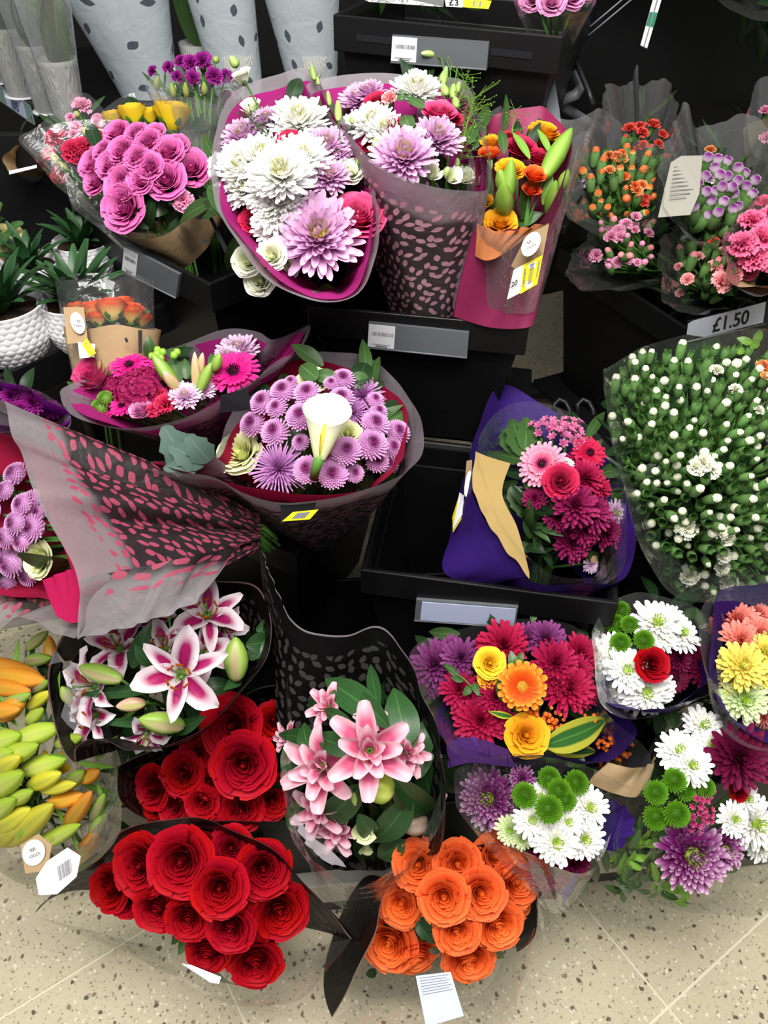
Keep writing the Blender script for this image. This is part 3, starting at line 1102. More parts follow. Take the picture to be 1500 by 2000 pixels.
BLACK = plain('black_plastic', '0d0d0e', .42, .3, bump=.05, bscale=200)
BLACKM = plain('black_board', '0c0c0d', .6, .25)
STEEL = plain('dark_steel_tube', '26272a', .4, .5, .3)
GREYM = plain('grey_painted_steel', '6a6e74', .45, .4)
CARDW = plain('card_white', 'dcdce0', .6, .3)
CARDB = plain('card_bluish', 'b9c2e0', .6, .3)
PLASTICG = plain('label_holder_grey', '5c6064', .3, .5)
HOLDERGR = plain('price_strip_green', '7f9c92', .25, .5)
INK = plain('ink_black', '1a1a1e', .6, .2)
INKG = plain('ink_grey', '78787c', .6, .2)
INKB = plain('ink_blue', '2c3a7c', .6, .2)
LABELY = plain('label_yellow', 'e0d020', .5, .3)
OVALW = plain('label_oval_white', 'e4e2de', .6, .3)
SOIL = plain('soil', '2c221a', .9, .1, bump=.8, bscale=120)
POTW = plain('pot_white', 'e2e2e4', .35, .4)
PLINTHW = plain('plinth_white', 'b4b0a8', .5, .3)
PLINTHD = plain('plinth_dark', '3a3b38', .5, .3)


def pot_grey():
    k = N('pot_grey_fan_relief')
    u, v = k.uv()
    vv = k.n('CombineXYZ', (k.math('MULTIPLY', u, 9.0), k.math('MULTIPLY', v, 4.0), 0.0)).outputs[0]
    vo = k.n('TexVoronoi', {'Vector': vv, 'Scale': 1.0, 'Randomness': .15}, voronoi_dimensions='2D').outputs[0]
    s = k.math('SINE', k.math('MULTIPLY', vo, 42.0))
    c = k.mix(k.math('MULTIPLY_ADD', s, .25, .5), h('989a96'), h('b6b7b2'))
    nb = k.n('Bump', {'Strength': .5, 'Distance': .002, 'Height': s}).outputs[0]
    return k.done(k.principled(c, .5, .3, Normal=nb))


def terrazzo():
    k = N('terrazzo')
    tc = k.n('TexCoord').outputs['Object']
    inf = k.n('ObjectInfo').outputs['Random']
    off = k.n('VectorMath', (tc, k.n('CombineXYZ', (k.math('MULTIPLY', inf, 37.0), k.math('MULTIPLY', inf, 91.0), 0.0)).outputs[0]), operation='ADD').outputs[0]
    nz = k.n('TexNoise', {'Vector': off, 'Scale': 7.0, 'Detail': 4.0}).outputs[0]
    c = k.mix(nz, h('b9ae92'), h('d0c6aa'))
    for scale, thr, col, amt, rsel in ((75, .30, '4a3f34', .9, .80), (150, .30, '6b6152', .75, .72), (48, .20, '6a4634', .7, .86), (260, .3, '8f8572', .7, .55), (120, .3, 'e6dfc8', .8, .7)):
        wv = k.n('VectorMath', (off, k.n('TexNoise', {'Vector': off, 'Scale': scale * .8, 'Detail': 2.0}).outputs[1]), operation='MULTIPLY_ADD')
        wv.inputs[1].default_value = (1, 1, 1)
        n2 = k.n('TexNoise', {'Vector': off, 'Scale': scale * 1.1, 'Detail': 2.0}).outputs[1]
        warped = k.n('VectorMath', (off, k.n('VectorMath', (n2, (.010, .010, 0)), operation='MULTIPLY').outputs[0]), operation='ADD').outputs[0]
        vo = k.n('TexVoronoi', {'Vector': warped, 'Scale': float(scale), 'Randomness': 1.0})
        r = k.n('SeparateColor', (vo.outputs['Color'],)).outputs[0]
        m = k.math('MULTIPLY', k.math('SUBTRACT', 1.0, k.smooth(vo.outputs['Distance'], thr * .75, thr * 1.2)), k.math('GREATER_THAN', r, rsel))
        c = k.mix(k.math('MULTIPLY', m, amt), c, h(col))
    return k.done(k.principled(c, .32, .4))


TERRAZZO = terrazzo()
GROUT = plain('grout_cream', 'dcd4bc', .7, .2)
POTG = pot_grey()

# ------------------------------------------------------------------ floor with its tiles
corner = at_z(1305, 1968, 0)
e = at_z(313, 1820, 0) - at_z(40, 1989, 0)
FA = math.atan2(e[1], e[0])
TS = 0.61
fl = MB()
fl.box((0.4, 1.3, -0.02), (7.4, 7.4, 0.036))
floor = obj('floor', fl.mesh('floor_bed', GROUT, False), None, kind='structure')
tb = MB()
tb.box((0, 0, -0.008), (TS - .0045, TS - .0045, 0.016))
tmesh = tb.mesh('tile', TERRAZZO, False)
for i in range(-4, 7):
    for j in range(-5, 5):
        x = corner[0] + math.cos(FA) * (i + .5) * TS - math.sin(FA) * (j + .5) * TS
        y = corner[1] + math.sin(FA) * (i + .5) * TS + math.cos(FA) * (j + .5) * TS
        if -2.2 < x < 2.8 and -1.2 < y < 3.3:
            obj('tile', tmesh, floor, Matrix.Translation((x, y, 0.0)) @ Matrix.Rotation(FA, 4, 'Z'))
wb = MB()
wb.box((0.4, 3.3, 1.2), (6.4, .06, 2.4))
obj('wall_back', wb.mesh('wall_back', BLACKM, False), None, kind='structure')


# ------------------------------------------------------------------ display buckets
def on_plane(px, py, p0, n, out=0.0):
    d = FW + RT * (px - 750.0) / FPX + UP * (1000.0 - py) / FPX
    t = np.dot(p0 - n * (-out) - CAM, n) / np.dot(d, n)
    return CAM + d * t


class Bucket:
    def __init__(self, label, fl_px, fr_px, z, dep, hgt, taper=.035, lip=.055, group='black flower buckets on the tiers', slots=False, width=None):
        a, b = at_z(*fl_px, z), at_z(*fr_px, z)
        self.X = unit(b - a)
        self.Yb = np.array([-self.X[1], self.X[0], 0])
        if self.Yb[1] < 0:
            self.Yb = -self.Yb
        wd = width or np.linalg.norm(b - a)
        self.a, self.z, self.w, self.d = a, z, wd, dep
        self.nf = -self.Yb
        c = a + self.X * wd / 2 + self.Yb * dep / 2
        self.c = c
        self.base = np.array([c[0], c[1], z - hgt])
        self.root = thing('display_bucket', label, 'bucket', self.base, group)

        def loops(seq):
            mb = MB()
            vs, fs = [], []
            for i, (off, zz) in enumerate(seq):
                for sx, sy in ((-1, -1), (1, -1), (1, 1), (-1, 1)):
                    vs.append(c * np.array([1, 1, 0]) + self.X * sx * (wd / 2 + off) + self.Yb * sy * (dep / 2 + off) + np.array([0, 0, zz]))
                if i:
                    for j in range(4):
                        k = (j + 1) % 4
                        fs.append(((i - 1) * 4 + j, (i - 1) * 4 + k, i * 4 + k, i * 4 + j))
            m = len(seq) - 1
            return mb, vs, fs, m
        mb, vs, fs, m = loops([(-.012, z - lip + .002), (-.012 - taper, z - hgt), (-.015 - taper, z - hgt + .004), (-.016, z - lip + .002)])
        fs += [(7, 6, 5, 4), (8, 9, 10, 11)] + [(12 + j, 12 + (j + 1) % 4, (j + 1) % 4, j) for j in range(4)]
        mb.add(vs, fs)
        bevel(wpart('bucket_body', mb, BLACK, self.root, False), .004)
        mb, vs, fs, m = loops([(-.014, z - lip), (0, z - lip), (0, z), (-.008, z), (-.014, z - .01), (-.014, z - lip)])
        mb.add(vs, fs)
        bevel(wpart('bucket_rim', mb, BLACK, self.root, False), .0022, 3)
        if slots:
            for s in (-.3, .3):
                sm = MB()
                p = a + self.X * wd * (.5 + s) + np.array([0, 0, -lip * .55]) + self.nf * .0008
                sm.box(p, (.07, .002, .010), (self.X, self.Yb, (0, 0, 1)))
                wpart('hand_slot', sm, INK, self.root, False)

    def holder(self, tl, tr, br, bl, card=.27, cardmat=None, full=False, seed=1):
        q = [on_plane(x, y, self.a, self.nf, .006) for x, y in (tl, tr, br, bl)]
        mb = MB()
        n = self.nf
        mb.add([p for p in q] + [p - n * .006 for p in q], [(0, 3, 2, 1), (4, 5, 6, 7)] + [(i, (i + 1) % 4, (i + 1) % 4 + 4, i + 4) for i in range(4)])
        hd = wpart('label_holder', mb, PLASTICG, self.root, False)
        f = lambda x, y: (q[0] * (1 - x) + q[1] * x) * (1 - y) + (q[3] * (1 - x) + q[2] * x) * y
        x0, x1 = (.06, .985) if full else (0.005, card)
        cq = [f(x0, .05), f(x1, .05), f(x1, .93), f(x0, .93)]
        cm = MB()
        cm.add([p + n * .0012 for p in cq] + [p + n * .0002 for p in cq], [(0, 3, 2, 1), (4, 5, 6, 7)] + [(i, (i + 1) % 4, (i + 1) % 4 + 4, i + 4) for i in range(4)])
        wpart('label_card', cm, cardmat or CARDW, hd, False)
        if not full:
            g = [p + n * .0012 for p in cq]
            prints(hd, 'barcode', INKG, g, barcode(.14, .3, .94, .46, 26, seed=seed) + [(.14, .84, .85, .86), (.3, .9, .75, .95)])
        eb = MB()
        eb.tube([f(0, 1), f(1, 1)], .0016, 6)
        wpart('holder_lip', eb, GREYM, hd)
        return q


BT = Bucket('black bucket at the top with two hand slots and a wide label strip', (650, 28), (1099, 72), 1.25, .34, .30, slots=True)
BT.holder((766, 68), (955, 82), (950, 136), (763, 122))
BM = Bucket('black bucket below the white and pink bouquets with a barcode label strip', (600, 598), (1034, 637), .90, .33, .27)
BM.holder((720, 630), (916, 650), (912, 699), (717, 679), seed=2)
BL = Bucket('half empty black bucket with a blank white label holding the purple-wrapped bouquet', (704, 1113), (1134, 1170), .62, .36, .32, width=.40)
BL.holder((813, 1172), (1012, 1187), (1006, 1226), (809, 1212), full=True, cardmat=CARDB)
BLB = Bucket('black bucket below the pink roses with a slanting barcode label strip', (178, 436), (408, 556), .90, .34, .30)
BLB.holder((243, 480), (350, 536), (343, 582), (238, 530), seed=3)
BLD = Bucket('black bucket behind the crossed bouquets in leaf-printed film', (330, 985), (580, 1085), .60, .34, .30)
BRB = Bucket('black bucket with the £1.50 price strip under the spray carnations', (1338, 640), (1600, 570), .80, .40, .34, width=.42)
BRS = Bucket('black bucket behind the large bunch of white carnation buds', (1235, 1090), (1560, 1040), .52, .30, .32, width=.44)

# the low bins the floor bouquets stand in, on the pale plinth
p0, p1 = at_z(1100, 1752, 0), at_z(1240, 1737, 0)
PX = unit(p1 - p0)
PY = np.array([-PX[1], PX[0], 0])
STAND = thing('display_stand', 'black tiered display stand on a pale plinth behind all the flower buckets', 'display stand', (0.1, 1.5, 0))


def sbox(name, c, s, mat, ax=None, bev=.003):
    mb = MB()
    mb.box(c, s, ax)
    return bevel(wpart(name, mb, mat, STAND, False), bev)


PC = p0 + PX * .0 + PY * .29
AX3 = (PX, PY, (0, 0, 1))
sbox('kick_strip', PC + np.array([0, 0, .03]), (1.44, .54, .06), PLINTHD, AX3)
sbox('plinth', PC + np.array([0, 0, .095]), (1.46, .56, .07), PLINTHW, AX3)
for b, dpt, wdt in ((BT, .36, .50), (BM, .26, .44), (BLB, .34, .42), (BRB, .34, .44)):
    sbox('shelf_board', b.base + np.array([0, 0, -.011]) + b.Yb * .03, (wdt, dpt, .018), BLACKM, (b.X, b.Yb, (0, 0, 1)))
for x, y, z1 in ((-.10, 1.90, .93), (.30, 1.85, .93), (.95, 2.0, 1.3), (-.66, 2.2, .96), (-.06, 2.2, .96)):
    mb = MB()
    mb.tube([(x, y, 0), (x, y, z1)], .016, 10)
    wpart('upright', mb, STEEL, STAND)
for a, b2, r in (((-.9, 2.15, .05), (1.6, 2.35, .05), .028), ((-.2, 1.62, .10), (.95, 1.78, .10), .022), ((.22, 1.45, .95), (.95, 2.2, .95), .012)):
    mb = MB()
    mb.tube([a, b2], r, 10)
    wpart('base_rail', mb, STEEL, STAND)
# hooked rods at the back of the lower tier
for px in (1082, 1128):
    mb = MB()
    Z = 1.86
    mb.tube([P(px + 45, 900, Z), P(px + 30, 800, Z), P(px + 22, 785, Z), P(px + 10, 780, Z), P(px, 790, Z), P(px + 1, 812, Z)], .007, 8)
    wpart('hook', mb, STEEL, STAND)
# riser panels shut off the view under the left tiers and right tier
q0, q1 = P(1140, 330, 1.92), P(1560, 230, 2.12)
pd = unit((q1 - q0) * np.array([1, 1, 0]))
pn = np.array([-pd[1], pd[0], 0])
sbox('rear_panel', np.array([q0[0], q0[1], 0]) + pd * .36 + np.array([0, 0, 1.08]), (1.02, .02, 1.06), BLACKM, (pd, pn, (0, 0, 1)))
sbox('riser_panel', (-.62, 1.72, .52), (.86, .02, .96), BLACKM)
sbox('riser_panel', (-.48, 1.22, .26), (.50, .02, .46), BLACKM)
sbox('riser_panel', (.62, 1.62, .62), (.02, .30, .5), BLACKM)
sbox('light_block_board', (1.02, 2.45, 1.40), (1.45, 1.45, .02), BLACKM)  # unseen board, added to keep lamp light off the floor behind
# bracket, bent tube and light wire rail at the upper right
mb = MB()
br = [P(1076, 112, 1.33), P(1092, 210, 1.36), P(1104, 300, 1.40), P(1066, 300, 1.40), P(1068, 190, 1.36)]
mb.add(br + [p + FW * .012 for p in br], [(0, 1, 2, 3, 4), (9, 8, 7, 6, 5)] + [(i, i + 5, (i + 1) % 5 + 5, (i + 1) % 5) for i in range(5)])
wpart('bracket', mb, GREYM, STAND, False)
mb = MB()
mb.tube([P(1086, 130, 1.6), P(1105, 137, 1.58), P(1125, 152, 1.56), P(1134, 170, 1.55), P(1125, 185, 1.55), P(1100, 195, 1.56), P(1098, 208, 1.58), P(1130, 228, 1.62), P(1180, 260, 1.68)], .0105, 10)
wpart('bent_tube', mb, GREYM, STAND)
for a, b2 in (((1117, 82), (1238, -20)), ((1122, 92), (1262, -25))):
    mb = MB()
    mb.tube([P(*a, 1.48), P(*b2, 1.42)], .0014, 6)
    wpart('wire', mb, GREYM, STAND)
mb = MB()
mb.tube([P(1100, 40, 1.55), P(1112, 90, 1.53), P(1150, 180, 1.5), P(1158, 205, 1.5)], .0055, 8)
wpart('strut', mb, STEEL, STAND)
# ticket strip hanging at the upper right
tk = [P(1279, -14, 1.40), P(1296, -14, 1.40), P(1264, 94, 1.45), P(1251, 88, 1.45)]
mb = MB()
mb.add(tk + [p + FW * .002 for p in tk], [(0, 1, 2, 3), (7, 6, 5, 4)] + [(i, i + 4, (i + 1) % 4 + 4, (i + 1) % 4) for i in range(4)])
TK = thing('ticket_strip', 'narrow white and green ticket strip on the dark upper panel', 'price strip', tk[0])
wpart('strip', mb, CARDW, TK, False)
prints(TK, 'green_band', plain('band_green', '2c7a5c', .5), [tk[0], tk[1], tk[2], tk[3]], [(0, .35, 1, .62)])
prints(TK, 'edge_line', INKG, [tk[0], tk[1], tk[2], tk[3]], [(.42, 0, .58, 1)], .0012)

# £1.50 strip on the right-hand bucket
SG = [on_plane(x, y, BRB.a, BRB.nf, .004) for x, y in ((1344, 628), (1500, 588), (1494, 632), (1339, 668))]
sg = thing('price_strip', 'white price strip reading £1.50 with a torn left end', 'price sign', SG[3])
mb = MB()
n_ = BRB.nf
mb.add(SG + [p - n_ * .003 for p in SG], [(0, 3, 2, 1), (4, 5, 6, 7)] + [(i, (i + 1) % 4, (i + 1) % 4 + 4, i + 4) for i in range(4)])
wpart('strip_holder', mb, INK, sg, False)
f_ = lambda x, y: (SG[0] * (1 - x) + SG[1] * x) * (1 - y) + (SG[3] * (1 - x) + SG[2] * x) * y + n_ * .0008
mb = MB()
poly = [f_(.0, .12), f_(.06, .02), f_(.97, .0), f_(.97, .92), f_(.22, .95), f_(.10, .78), f_(0, .62)]
mb.add(poly + [p - n_ * .0006 for p in poly], [tuple(range(6, -1, -1)), tuple(range(7, 14))] + [(i, (i + 1) % 7, (i + 1) % 7 + 7, i + 7) for i in range(7)])
wpart('price_card', mb, plain('card_price', 'c4c8d2', .6, .3), sg, False)
lettering(sg, '£1.50', INK, [f_(.30, .10), f_(.95, .10), f_(.95, .80), f_(.30, .80)], SG[3], 1.32, .0010, .95)
mb = MB()
mb.tube([f_(0, 1), f_(1, 1)], .0016, 6)
wpart('holder_lip', mb, GREYM, sg)

# ------------------------------------------------------------------ left shelf: orchids in sleeves
ZS = .985
s0, s1 = at_z(-60, 126, ZS), at_z(150, 266, ZS)
SX = unit(s1 - s0)
SY = np.array([-SX[1], SX[0], 0])
shelf = thing('plant_shelf', 'black plant shelf with a green price strip along its edge at upper left', 'shelf', s0 * np.array([1, 1, 0]) + np.array([0, 0, ZS - .02]))
mb = MB()
mb.box(s0 + SX * .23 + SY * .24 + np.array([0, 0, -.012]), (.52, .48, .022), (SX, SY, (0, 0, 1)))
bevel(wpart('shelf_board', mb, BLACK, shelf, False), .002)
for q in (.06, .42):
    mb = MB()
    t = s0 + SX * q + SY * .4
    mb.tube([(t[0], t[1], 0), (t[0], t[1], ZS - .02)], .014, 8)
    wpart('shelf_leg', mb, STEEL, shelf)
fo = -SY * .004
ed = [s0 + fo, s0 + SX * .46 + fo, s0 + SX * .46 + fo + np.array([0, 0, -.040]), s0 + fo + np.array([0, 0, -.040])]
mb = MB()
mb.add(ed + [p + SY * .003 for p in ed], [(0, 3, 2, 1), (4, 5, 6, 7)] + [(i, (i + 1) % 4, (i + 1) % 4 + 4, i + 4) for i in range(4)])
strip_o = wpart('price_rail', mb, HOLDERGR, shelf, False)
g_ = lambda x, y: (ed[0] * (1 - x) + ed[1] * x) * (1 - y) + (ed[3] * (1 - x) + ed[2] * x) * y - SY * .001
u0 = [0.0, 0.0]
# the card sits where the photo shows it
cL, cR = np.dot(at_z(8, 172, ZS) - s0, SX) / .46, np.dot(at_z(46, 198, ZS) - s0, SX) / .46
cc = [g_(cL, .08), g_(cR, .08), g_(cR, .95), g_(cL, .95)]
mb = MB()
mb.add(cc + [p + SY * .0006 for p in cc], [(0, 3, 2, 1), (4, 5, 6, 7)] + [(i, (i + 1) % 4, (i + 1) % 4 + 4, i + 4) for i in range(4)])
wpart('price_card', mb, CARDB, strip_o, False)
kk = lambda x, y: (cc[0] * (1 - x) + cc[1] * x) * (1 - y) + (cc[3] * (1 - x) + cc[2] * x) * y
lettering(strip_o, '£15', INKB, [kk(.34, .1), kk(1, .1), kk(1, .86), kk(.34, .86)], np.array(shelf.location), 1.15)
for dy in (0, -.040):
    mb = MB()
    mb.tube([s0 + fo + np.array([0, 0, dy]), s0 + SX * .46 + fo + np.array([0, 0, dy])], .0015, 6)
    wpart('rail_edge', mb, GREYM, shelf)


def orchid(label, px, py, dia, hp, seed, film=CLEARV, top=None):
    """a grey pot on the shelf in a clear sleeve, orchid leaves inside; px, py is the foot of the pot"""
    rg = random.Random(seed)
    b = at_z(px, py, ZS)
    Z = depth(b)
    r = dia * .5 * Z / FPX
    hh = hp * Z / FPX * 1.18
    t = thing('potted_orchid', label, 'potted plant', b, 'sleeved orchids on the left shelf')
    mb = MB()
    mb.lathe([(0, .003), (r * .74, .003), (r * .78, .012), (r * .98, hh * .92), (r * 1.0, hh), (r * .93, hh), (r * .9, hh * .9), (0, hh * .86)], 28, Matrix.Translation(Vector(b)))
    pot = wpart('pot', mb, POTG, t)
    mb = MB()
    mb.lathe([(r * .9, hh * .87), (r * .5, hh * .9), (0, hh * .91)], 16, Matrix.Translation(Vector(b)))
    wpart('soil', mb, SOIL, pot)
    mb = MB()
    mb.lathe([(0, .0), (r * .95, 0), (r * .95, .003), (0, .004)], 20, Matrix.Translation(Vector(b)))
    wpart('saucer_card', mb, CARDW, t)
    for i in range(5):
        a = rg.uniform(0, 6.28)
        p0_ = b + np.array([0, 0, hh * .88])
        p1_ = p0_ + np.array([math.cos(a) * r * .7, math.sin(a) * r * .7, rg.uniform(.12, .2)])
        obj('leaf', leaf_mesh(LEAF, 'blade'), t, xframe(p0_, p1_, .05, np.array([math.sin(a), -math.cos(a) * .3 - .5, .3]), b))
    tz = top or .34
    mb = MB()
    mb.lathe([(r * .8, .006), (r * 1.06, hh), (r * 1.35, tz * .7), (r * 1.62, tz)], 26, Matrix.Translation(Vector(b)))
    v = mb.v[0]
    d = v - b
    an = np.arctan2(d[:, 1], d[:, 0])
    mb.v[0] = b + d * np.stack([1 + .06 * np.sin(3 * an + seed) * d[:, 2] / tz, 1 + .06 * np.sin(4 * an) * d[:, 2] / tz, np.ones(len(d))], 1)
    wpart('sleeve', mb, film, t)
    return t, b, r, hh


orchid('grey patterned orchid pot furthest along the shelf, only its side in view', 2, 158, 70, 78, 1)
orchid('sleeved orchid in a grey patterned pot above the £15 card', 48, 186, 78, 100, 2)
o3, b3, r3, h3 = orchid('sleeved orchid with a barcode sticker in a grey pot nearer the roses', 99, 218, 70, 100, 3)
orchid('sleeved orchid in a grey pot whose soil shows, beside the white printed sleeves', 142, 252, 72, 104, 4)
stk = [P(42, 14, depth(b3) - .06), P(62, 12, depth(b3) - .06), P(72, 58, depth(b3) - .06), P(55, 62, depth(b3) - .06)]
mb = MB()
mb.add(stk + [p + FW * .001 for p in stk], [(0, 3, 2, 1), (4, 5, 6, 7)] + [(i, (i + 1) % 4, (i + 1) % 4 + 4, i + 4) for i in range(4)])
sk = wpart('sticker', mb, CARDW, o3, False)
prints(o3, 'barcode', INKG, stk, barcode(.2, .4, .85, .72, 12, seed=9) + [(.2, .1, .8, .16), (.2, .2, .5, .25)])


def white_sleeve(label, tl, tr, foot, Z, seed, foot_r=.06):
    """a tall plant sleeve of white leaf-printed film, standing on the shelf"""
    rg = random.Random(seed)
    a, b, c = P(*tl, Z), P(*tr, Z), P(*foot, Z)
    base = np.array([c[0], 2.10 + .02 * (seed - 12), ZS])
    t = thing('sleeved_plant', label, 'potted plant', base, 'plants in white printed sleeves')
    m = (a + b) / 2
    rt = np.linalg.norm(b - a) / 2
    H = m[2] - base[2] + .10
    mb = MB()
    rows = []
    uv = []
    nn = 40
    for i in range(13):
        q = i / 12
        cx = base * (1 - q) + np.array([m[0], base[1], base[2] + H]) * q
        rr = lerp(foot_r, rt * 1.12, q ** 1.1)
        rows.append([cx + np.array([math.cos(x) * rr * (1 + .07 * q * math.sin(3 * x + seed)), math.sin(x) * rr * .7, .012 * q * math.sin(2 * x)]) for x in np.linspace(0, 2 * math.pi, nn)])
        uv.append([(x / 6.283 * .45 + seed, (1 - q) * H + .02) for x in np.linspace(0, 2 * math.pi, nn)])
    mb.grid(rows, uv)
    wpart('sleeve', mb, DOTFILM, t)
    mb = MB()
    mb.lathe([(0, 0), (.040, 0), (.052, .09), (.046, .09), (0, .08)], 20, Matrix.Translation(Vector(base)))
    wpart('pot', mb, POTG, t)
    for i in range(4):
        an = rg.uniform(0, 6.28)
        p0_ = base + np.array([0, 0, .08])
        p1_ = p0_ + np.array([math.cos(an) * .04, math.sin(an) * .04, rg.uniform(.22, .32)])
        obj('leaf', leaf_mesh(LEAFD, 'blade'), t, xframe(p0_, p1_, .05, np.array([.2, -1, .2]), base))
    return t


white_sleeve('white printed plant sleeve nearest the orchid pots, wide at its top', (108, -10), (332, -10), (262, 215), 1.79, 11, .070)
white_sleeve('white printed plant sleeve just behind the purple carnations', (356, -10), (490, -10), (446, 215), 1.79, 12, .058)
white_sleeve('white printed plant sleeve next to the top bucket', (498, -10), (655, -10), (600, 215), 1.79, 13, .058)
b0_ = P(370, 205, 1.85)
ZS_KEEP = ZS
og = thing('potted_orchid', 'orchid with one tall dark leaf between the white printed sleeves', 'potted plant', np.array([b0_[0], 2.2, ZS]), 'sleeved orchids on the left shelf')
mb = MB()
mb.lathe([(0, .003), (.04, .003), (.052, .09), (.048, .09), (0, .08)], 20, Matrix.Translation(Vector(og.location)))
wpart('pot', mb, POTG, og)
for i, (dx, dz, wd) in enumerate(((.0, .40, .075), (.05, .30, .06), (-.05, .28, .06))):
    o0 = np.array(og.location) + np.array([0, 0, .08])
    obj('leaf', leaf_mesh(LEAF, 'blade'), og, xframe(o0, o0 + np.array([dx, -.02, dz]), wd, np.array([.1, -1, .2]), np.array(og.location)))
mb = MB()
mb.box((-.36, 2.13, ZS - .012), (.86, .36, .02))
wpart('shelf_board', mb, BLACK, STAND, False)

# ------------------------------------------------------------------ left tray: aloes in white honeycomb pots
ZT = .78
t0, t1 = at_z(-40, 764, ZT), at_z(140, 684, ZT)
TX = unit(t1 - t0)
TY = np.array([-TX[1], TX[0], 0])
tray = thing('plant_tray', 'black tray holding the aloes in white honeycomb pots', 'tray', (t0 + t1) / 2 - np.array([0, 0, .05]))
mb = MB()
mb.box((t0 + t1) / 2 + TX * .12 + TY * .30 - np.array([0, 0, .024]), (.78, .60, .04), (TX, TY, (0, 0, 1)))
bevel(wpart('tray_board', mb, BLACK, tray, False), .003)
mb = MB()
mb.box((t0 + t1) / 2 + TX * .12 - TY * .004 - np.array([0, 0, .016]), (.78, .008, .06), (TX, TY, (0, 0, 1)))
bevel(wpart('tray_lip', mb, BLACK, tray, False), .002)
for q in (-.2, .3):
    mb = MB()
    t = (t0 + t1) / 2 + TX * q + TY * .45
    mb.tube([(t[0], t[1], 0), (t[0], t[1], ZT - .044)], .014, 8)
    wpart('tray_leg', mb, STEEL, tray)


@cached
def honeypot(k):
    """white pot, its wall a honeycomb of hexagons set apart by grooves"""
    mb = MB()
    nu, nv = 156, 54
    R, H = 1.0, 1.42
    rows, uv = [], []
    for j in range(nv + 1):
        t = j / nv
        rr0 = .66 + .34 * min(1, t * 2.3) ** .55
        row, ruv = [], []
        for i in range(nu):
            a = i * 2 * math.pi / nu
            x, y = i / nu * 26, t * 8.6
            best = [9, 9]
            for rowi in (int(y / .866) - 1, int(y / .866), int(y / .866) + 1, int(y / .866) + 2):
                ox = .5 * (rowi % 2)
                cx = round(x - ox) + ox
                for c in (cx - 1, cx, cx + 1):
                    d = math.hypot(x - c, y - rowi * .866)
                    if d < best[0]:
                        best = [d, best[0]]
                    elif d < best[1]:
                        best[1] = d
            e_ = min(1.0, (best[1] - best[0]) / .30)
            inset = .028 * (1 - e_) if .06 < t < .95 else 0.0
            row.append(((rr0 - inset) * math.cos(a), (rr0 - inset) * math.sin(a), t * H))
            ruv.append((i / nu, t))
        rows.append(row)
        uv.append(ruv)
    mb.grid(rows, uv, True)
    mb.lathe([(1.0, H), (.985, H + .015), (.95, H), (.92, H * .85), (0, H * .82)], 40)
    mb.lathe([(.66, 0), (.6, -.01), (0, -.01)], 40)
    return mb.mesh('honeycomb_pot', POTW)


def aloe(label, px, py, dia, seed, n=24, spread=1.0, tall=1.0):
    rg = random.Random(seed)
    b = at_z(px, py, ZT + .001)
    r = dia * .5 * depth(b) / FPX
    t = thing('potted_aloe', label, 'potted plant', b, 'aloes in white honeycomb pots')
    pot = obj('pot', honeypot(1), t, Matrix.Scale(r, 4))
    mb = MB()
    mb.lathe([(r * .92, r * 1.2), (r * .5, r * 1.23), (0, r * 1.24)], 20, Matrix.Translation(Vector(b)))
    wpart('soil', mb, SOIL, t)
    for i in range(n):
        f = i / n
        a = i * 2.4 + rg.uniform(-.2, .2)
        L = r * rg.uniform(1.15, 1.6) * tall
        el = lerp(1.35, .45, f ** .8)
        p0_ = b + np.array([math.cos(a) * r * .12, math.sin(a) * r * .12, r * 1.18])
        dirv = np.array([math.cos(a) * math.cos(el) * spread, math.sin(a) * math.cos(el) * spread, math.sin(el)])
        p1_ = p0_ + unit(dirv) * L
        nrm = np.array([-math.cos(a) * math.sin(el), -math.sin(a) * math.sin(el), math.cos(el)])
        obj('leaf', leaf_mesh(ALOE, 'blade'), t, xframe(p0_, p1_, r * .38, nrm, b))
    return t


aloe('aloe in the large white honeycomb pot cut off at the frame edge', 34, 694, 158, 3)
aloe('bushy aloe in a white honeycomb pot behind the kraft-wrapped roses', 172, 672, 140, 4, 32, 1.0, 1.12)
aloe('aloe in a white honeycomb pot at the back, just its wall in view', 78, 585, 110, 5, 18)
aloe('aloe at the back of the tray below the bucket of pink roses', 178, 545, 110, 6, 20)
jb = at_z(12, 560, ZT + .001)
jade = thing('potted_succulent', 'jade succulent with round leaves in a pale yellow-rimmed pot', 'potted plant', jb)
mb = MB()
mb.lathe([(0, 0), (.045, 0), (.06, .10), (.062, .105), (.055, .105), (0, .095)], 24, Matrix.Translation(Vector(jb)))
wpart('pot', mb, plain('pot_cream', 'c9bd7c', .5), jade)
rg = random.Random(3)
for i in range(22):
    a = rg.uniform(0, 6.28)
    p0_ = jb + np.array([rg.gauss(0, .02), rg.gauss(0, .02), .10 + rg.uniform(0, .06)])
    p1_ = p0_ + np.array([math.cos(a) * .03, math.sin(a) * .03, rg.uniform(.005, .035)])
    obj('leaf', leaf_mesh(LEAF, 'round'), jade, xframe(p0_, p1_, .022, np.array([0, -.4, 1]), jb))
# ------------------------------------------------------------------ flower shorthand
sd = [0]


def S(n=3):
    sd[0] += 1
    return sd[0] % n


def f_rose(m, op=1.0):
    return rose(m, S(3), op)


def f_mum(m, c=CEN_Y, cr=.17):       # big incurved decorative bloom
    return mum(m, S(2), 8, 28, 10, .20, .0, 1.2, .7, c, cr)


def f_dec(m):                        # shaggy spray chrysanthemum with a closed heart
    return mum(m, S(2), 7, 20, 7, .23, .05, 1.35, .35, None, .1)


def f_daisy(m, c=CEN_G, cr=.2):      # open spray chrysanthemum with a green eye
    return mum(m, S(2), 5, 20, 12, .27, .05, .85, .25, c, cr)


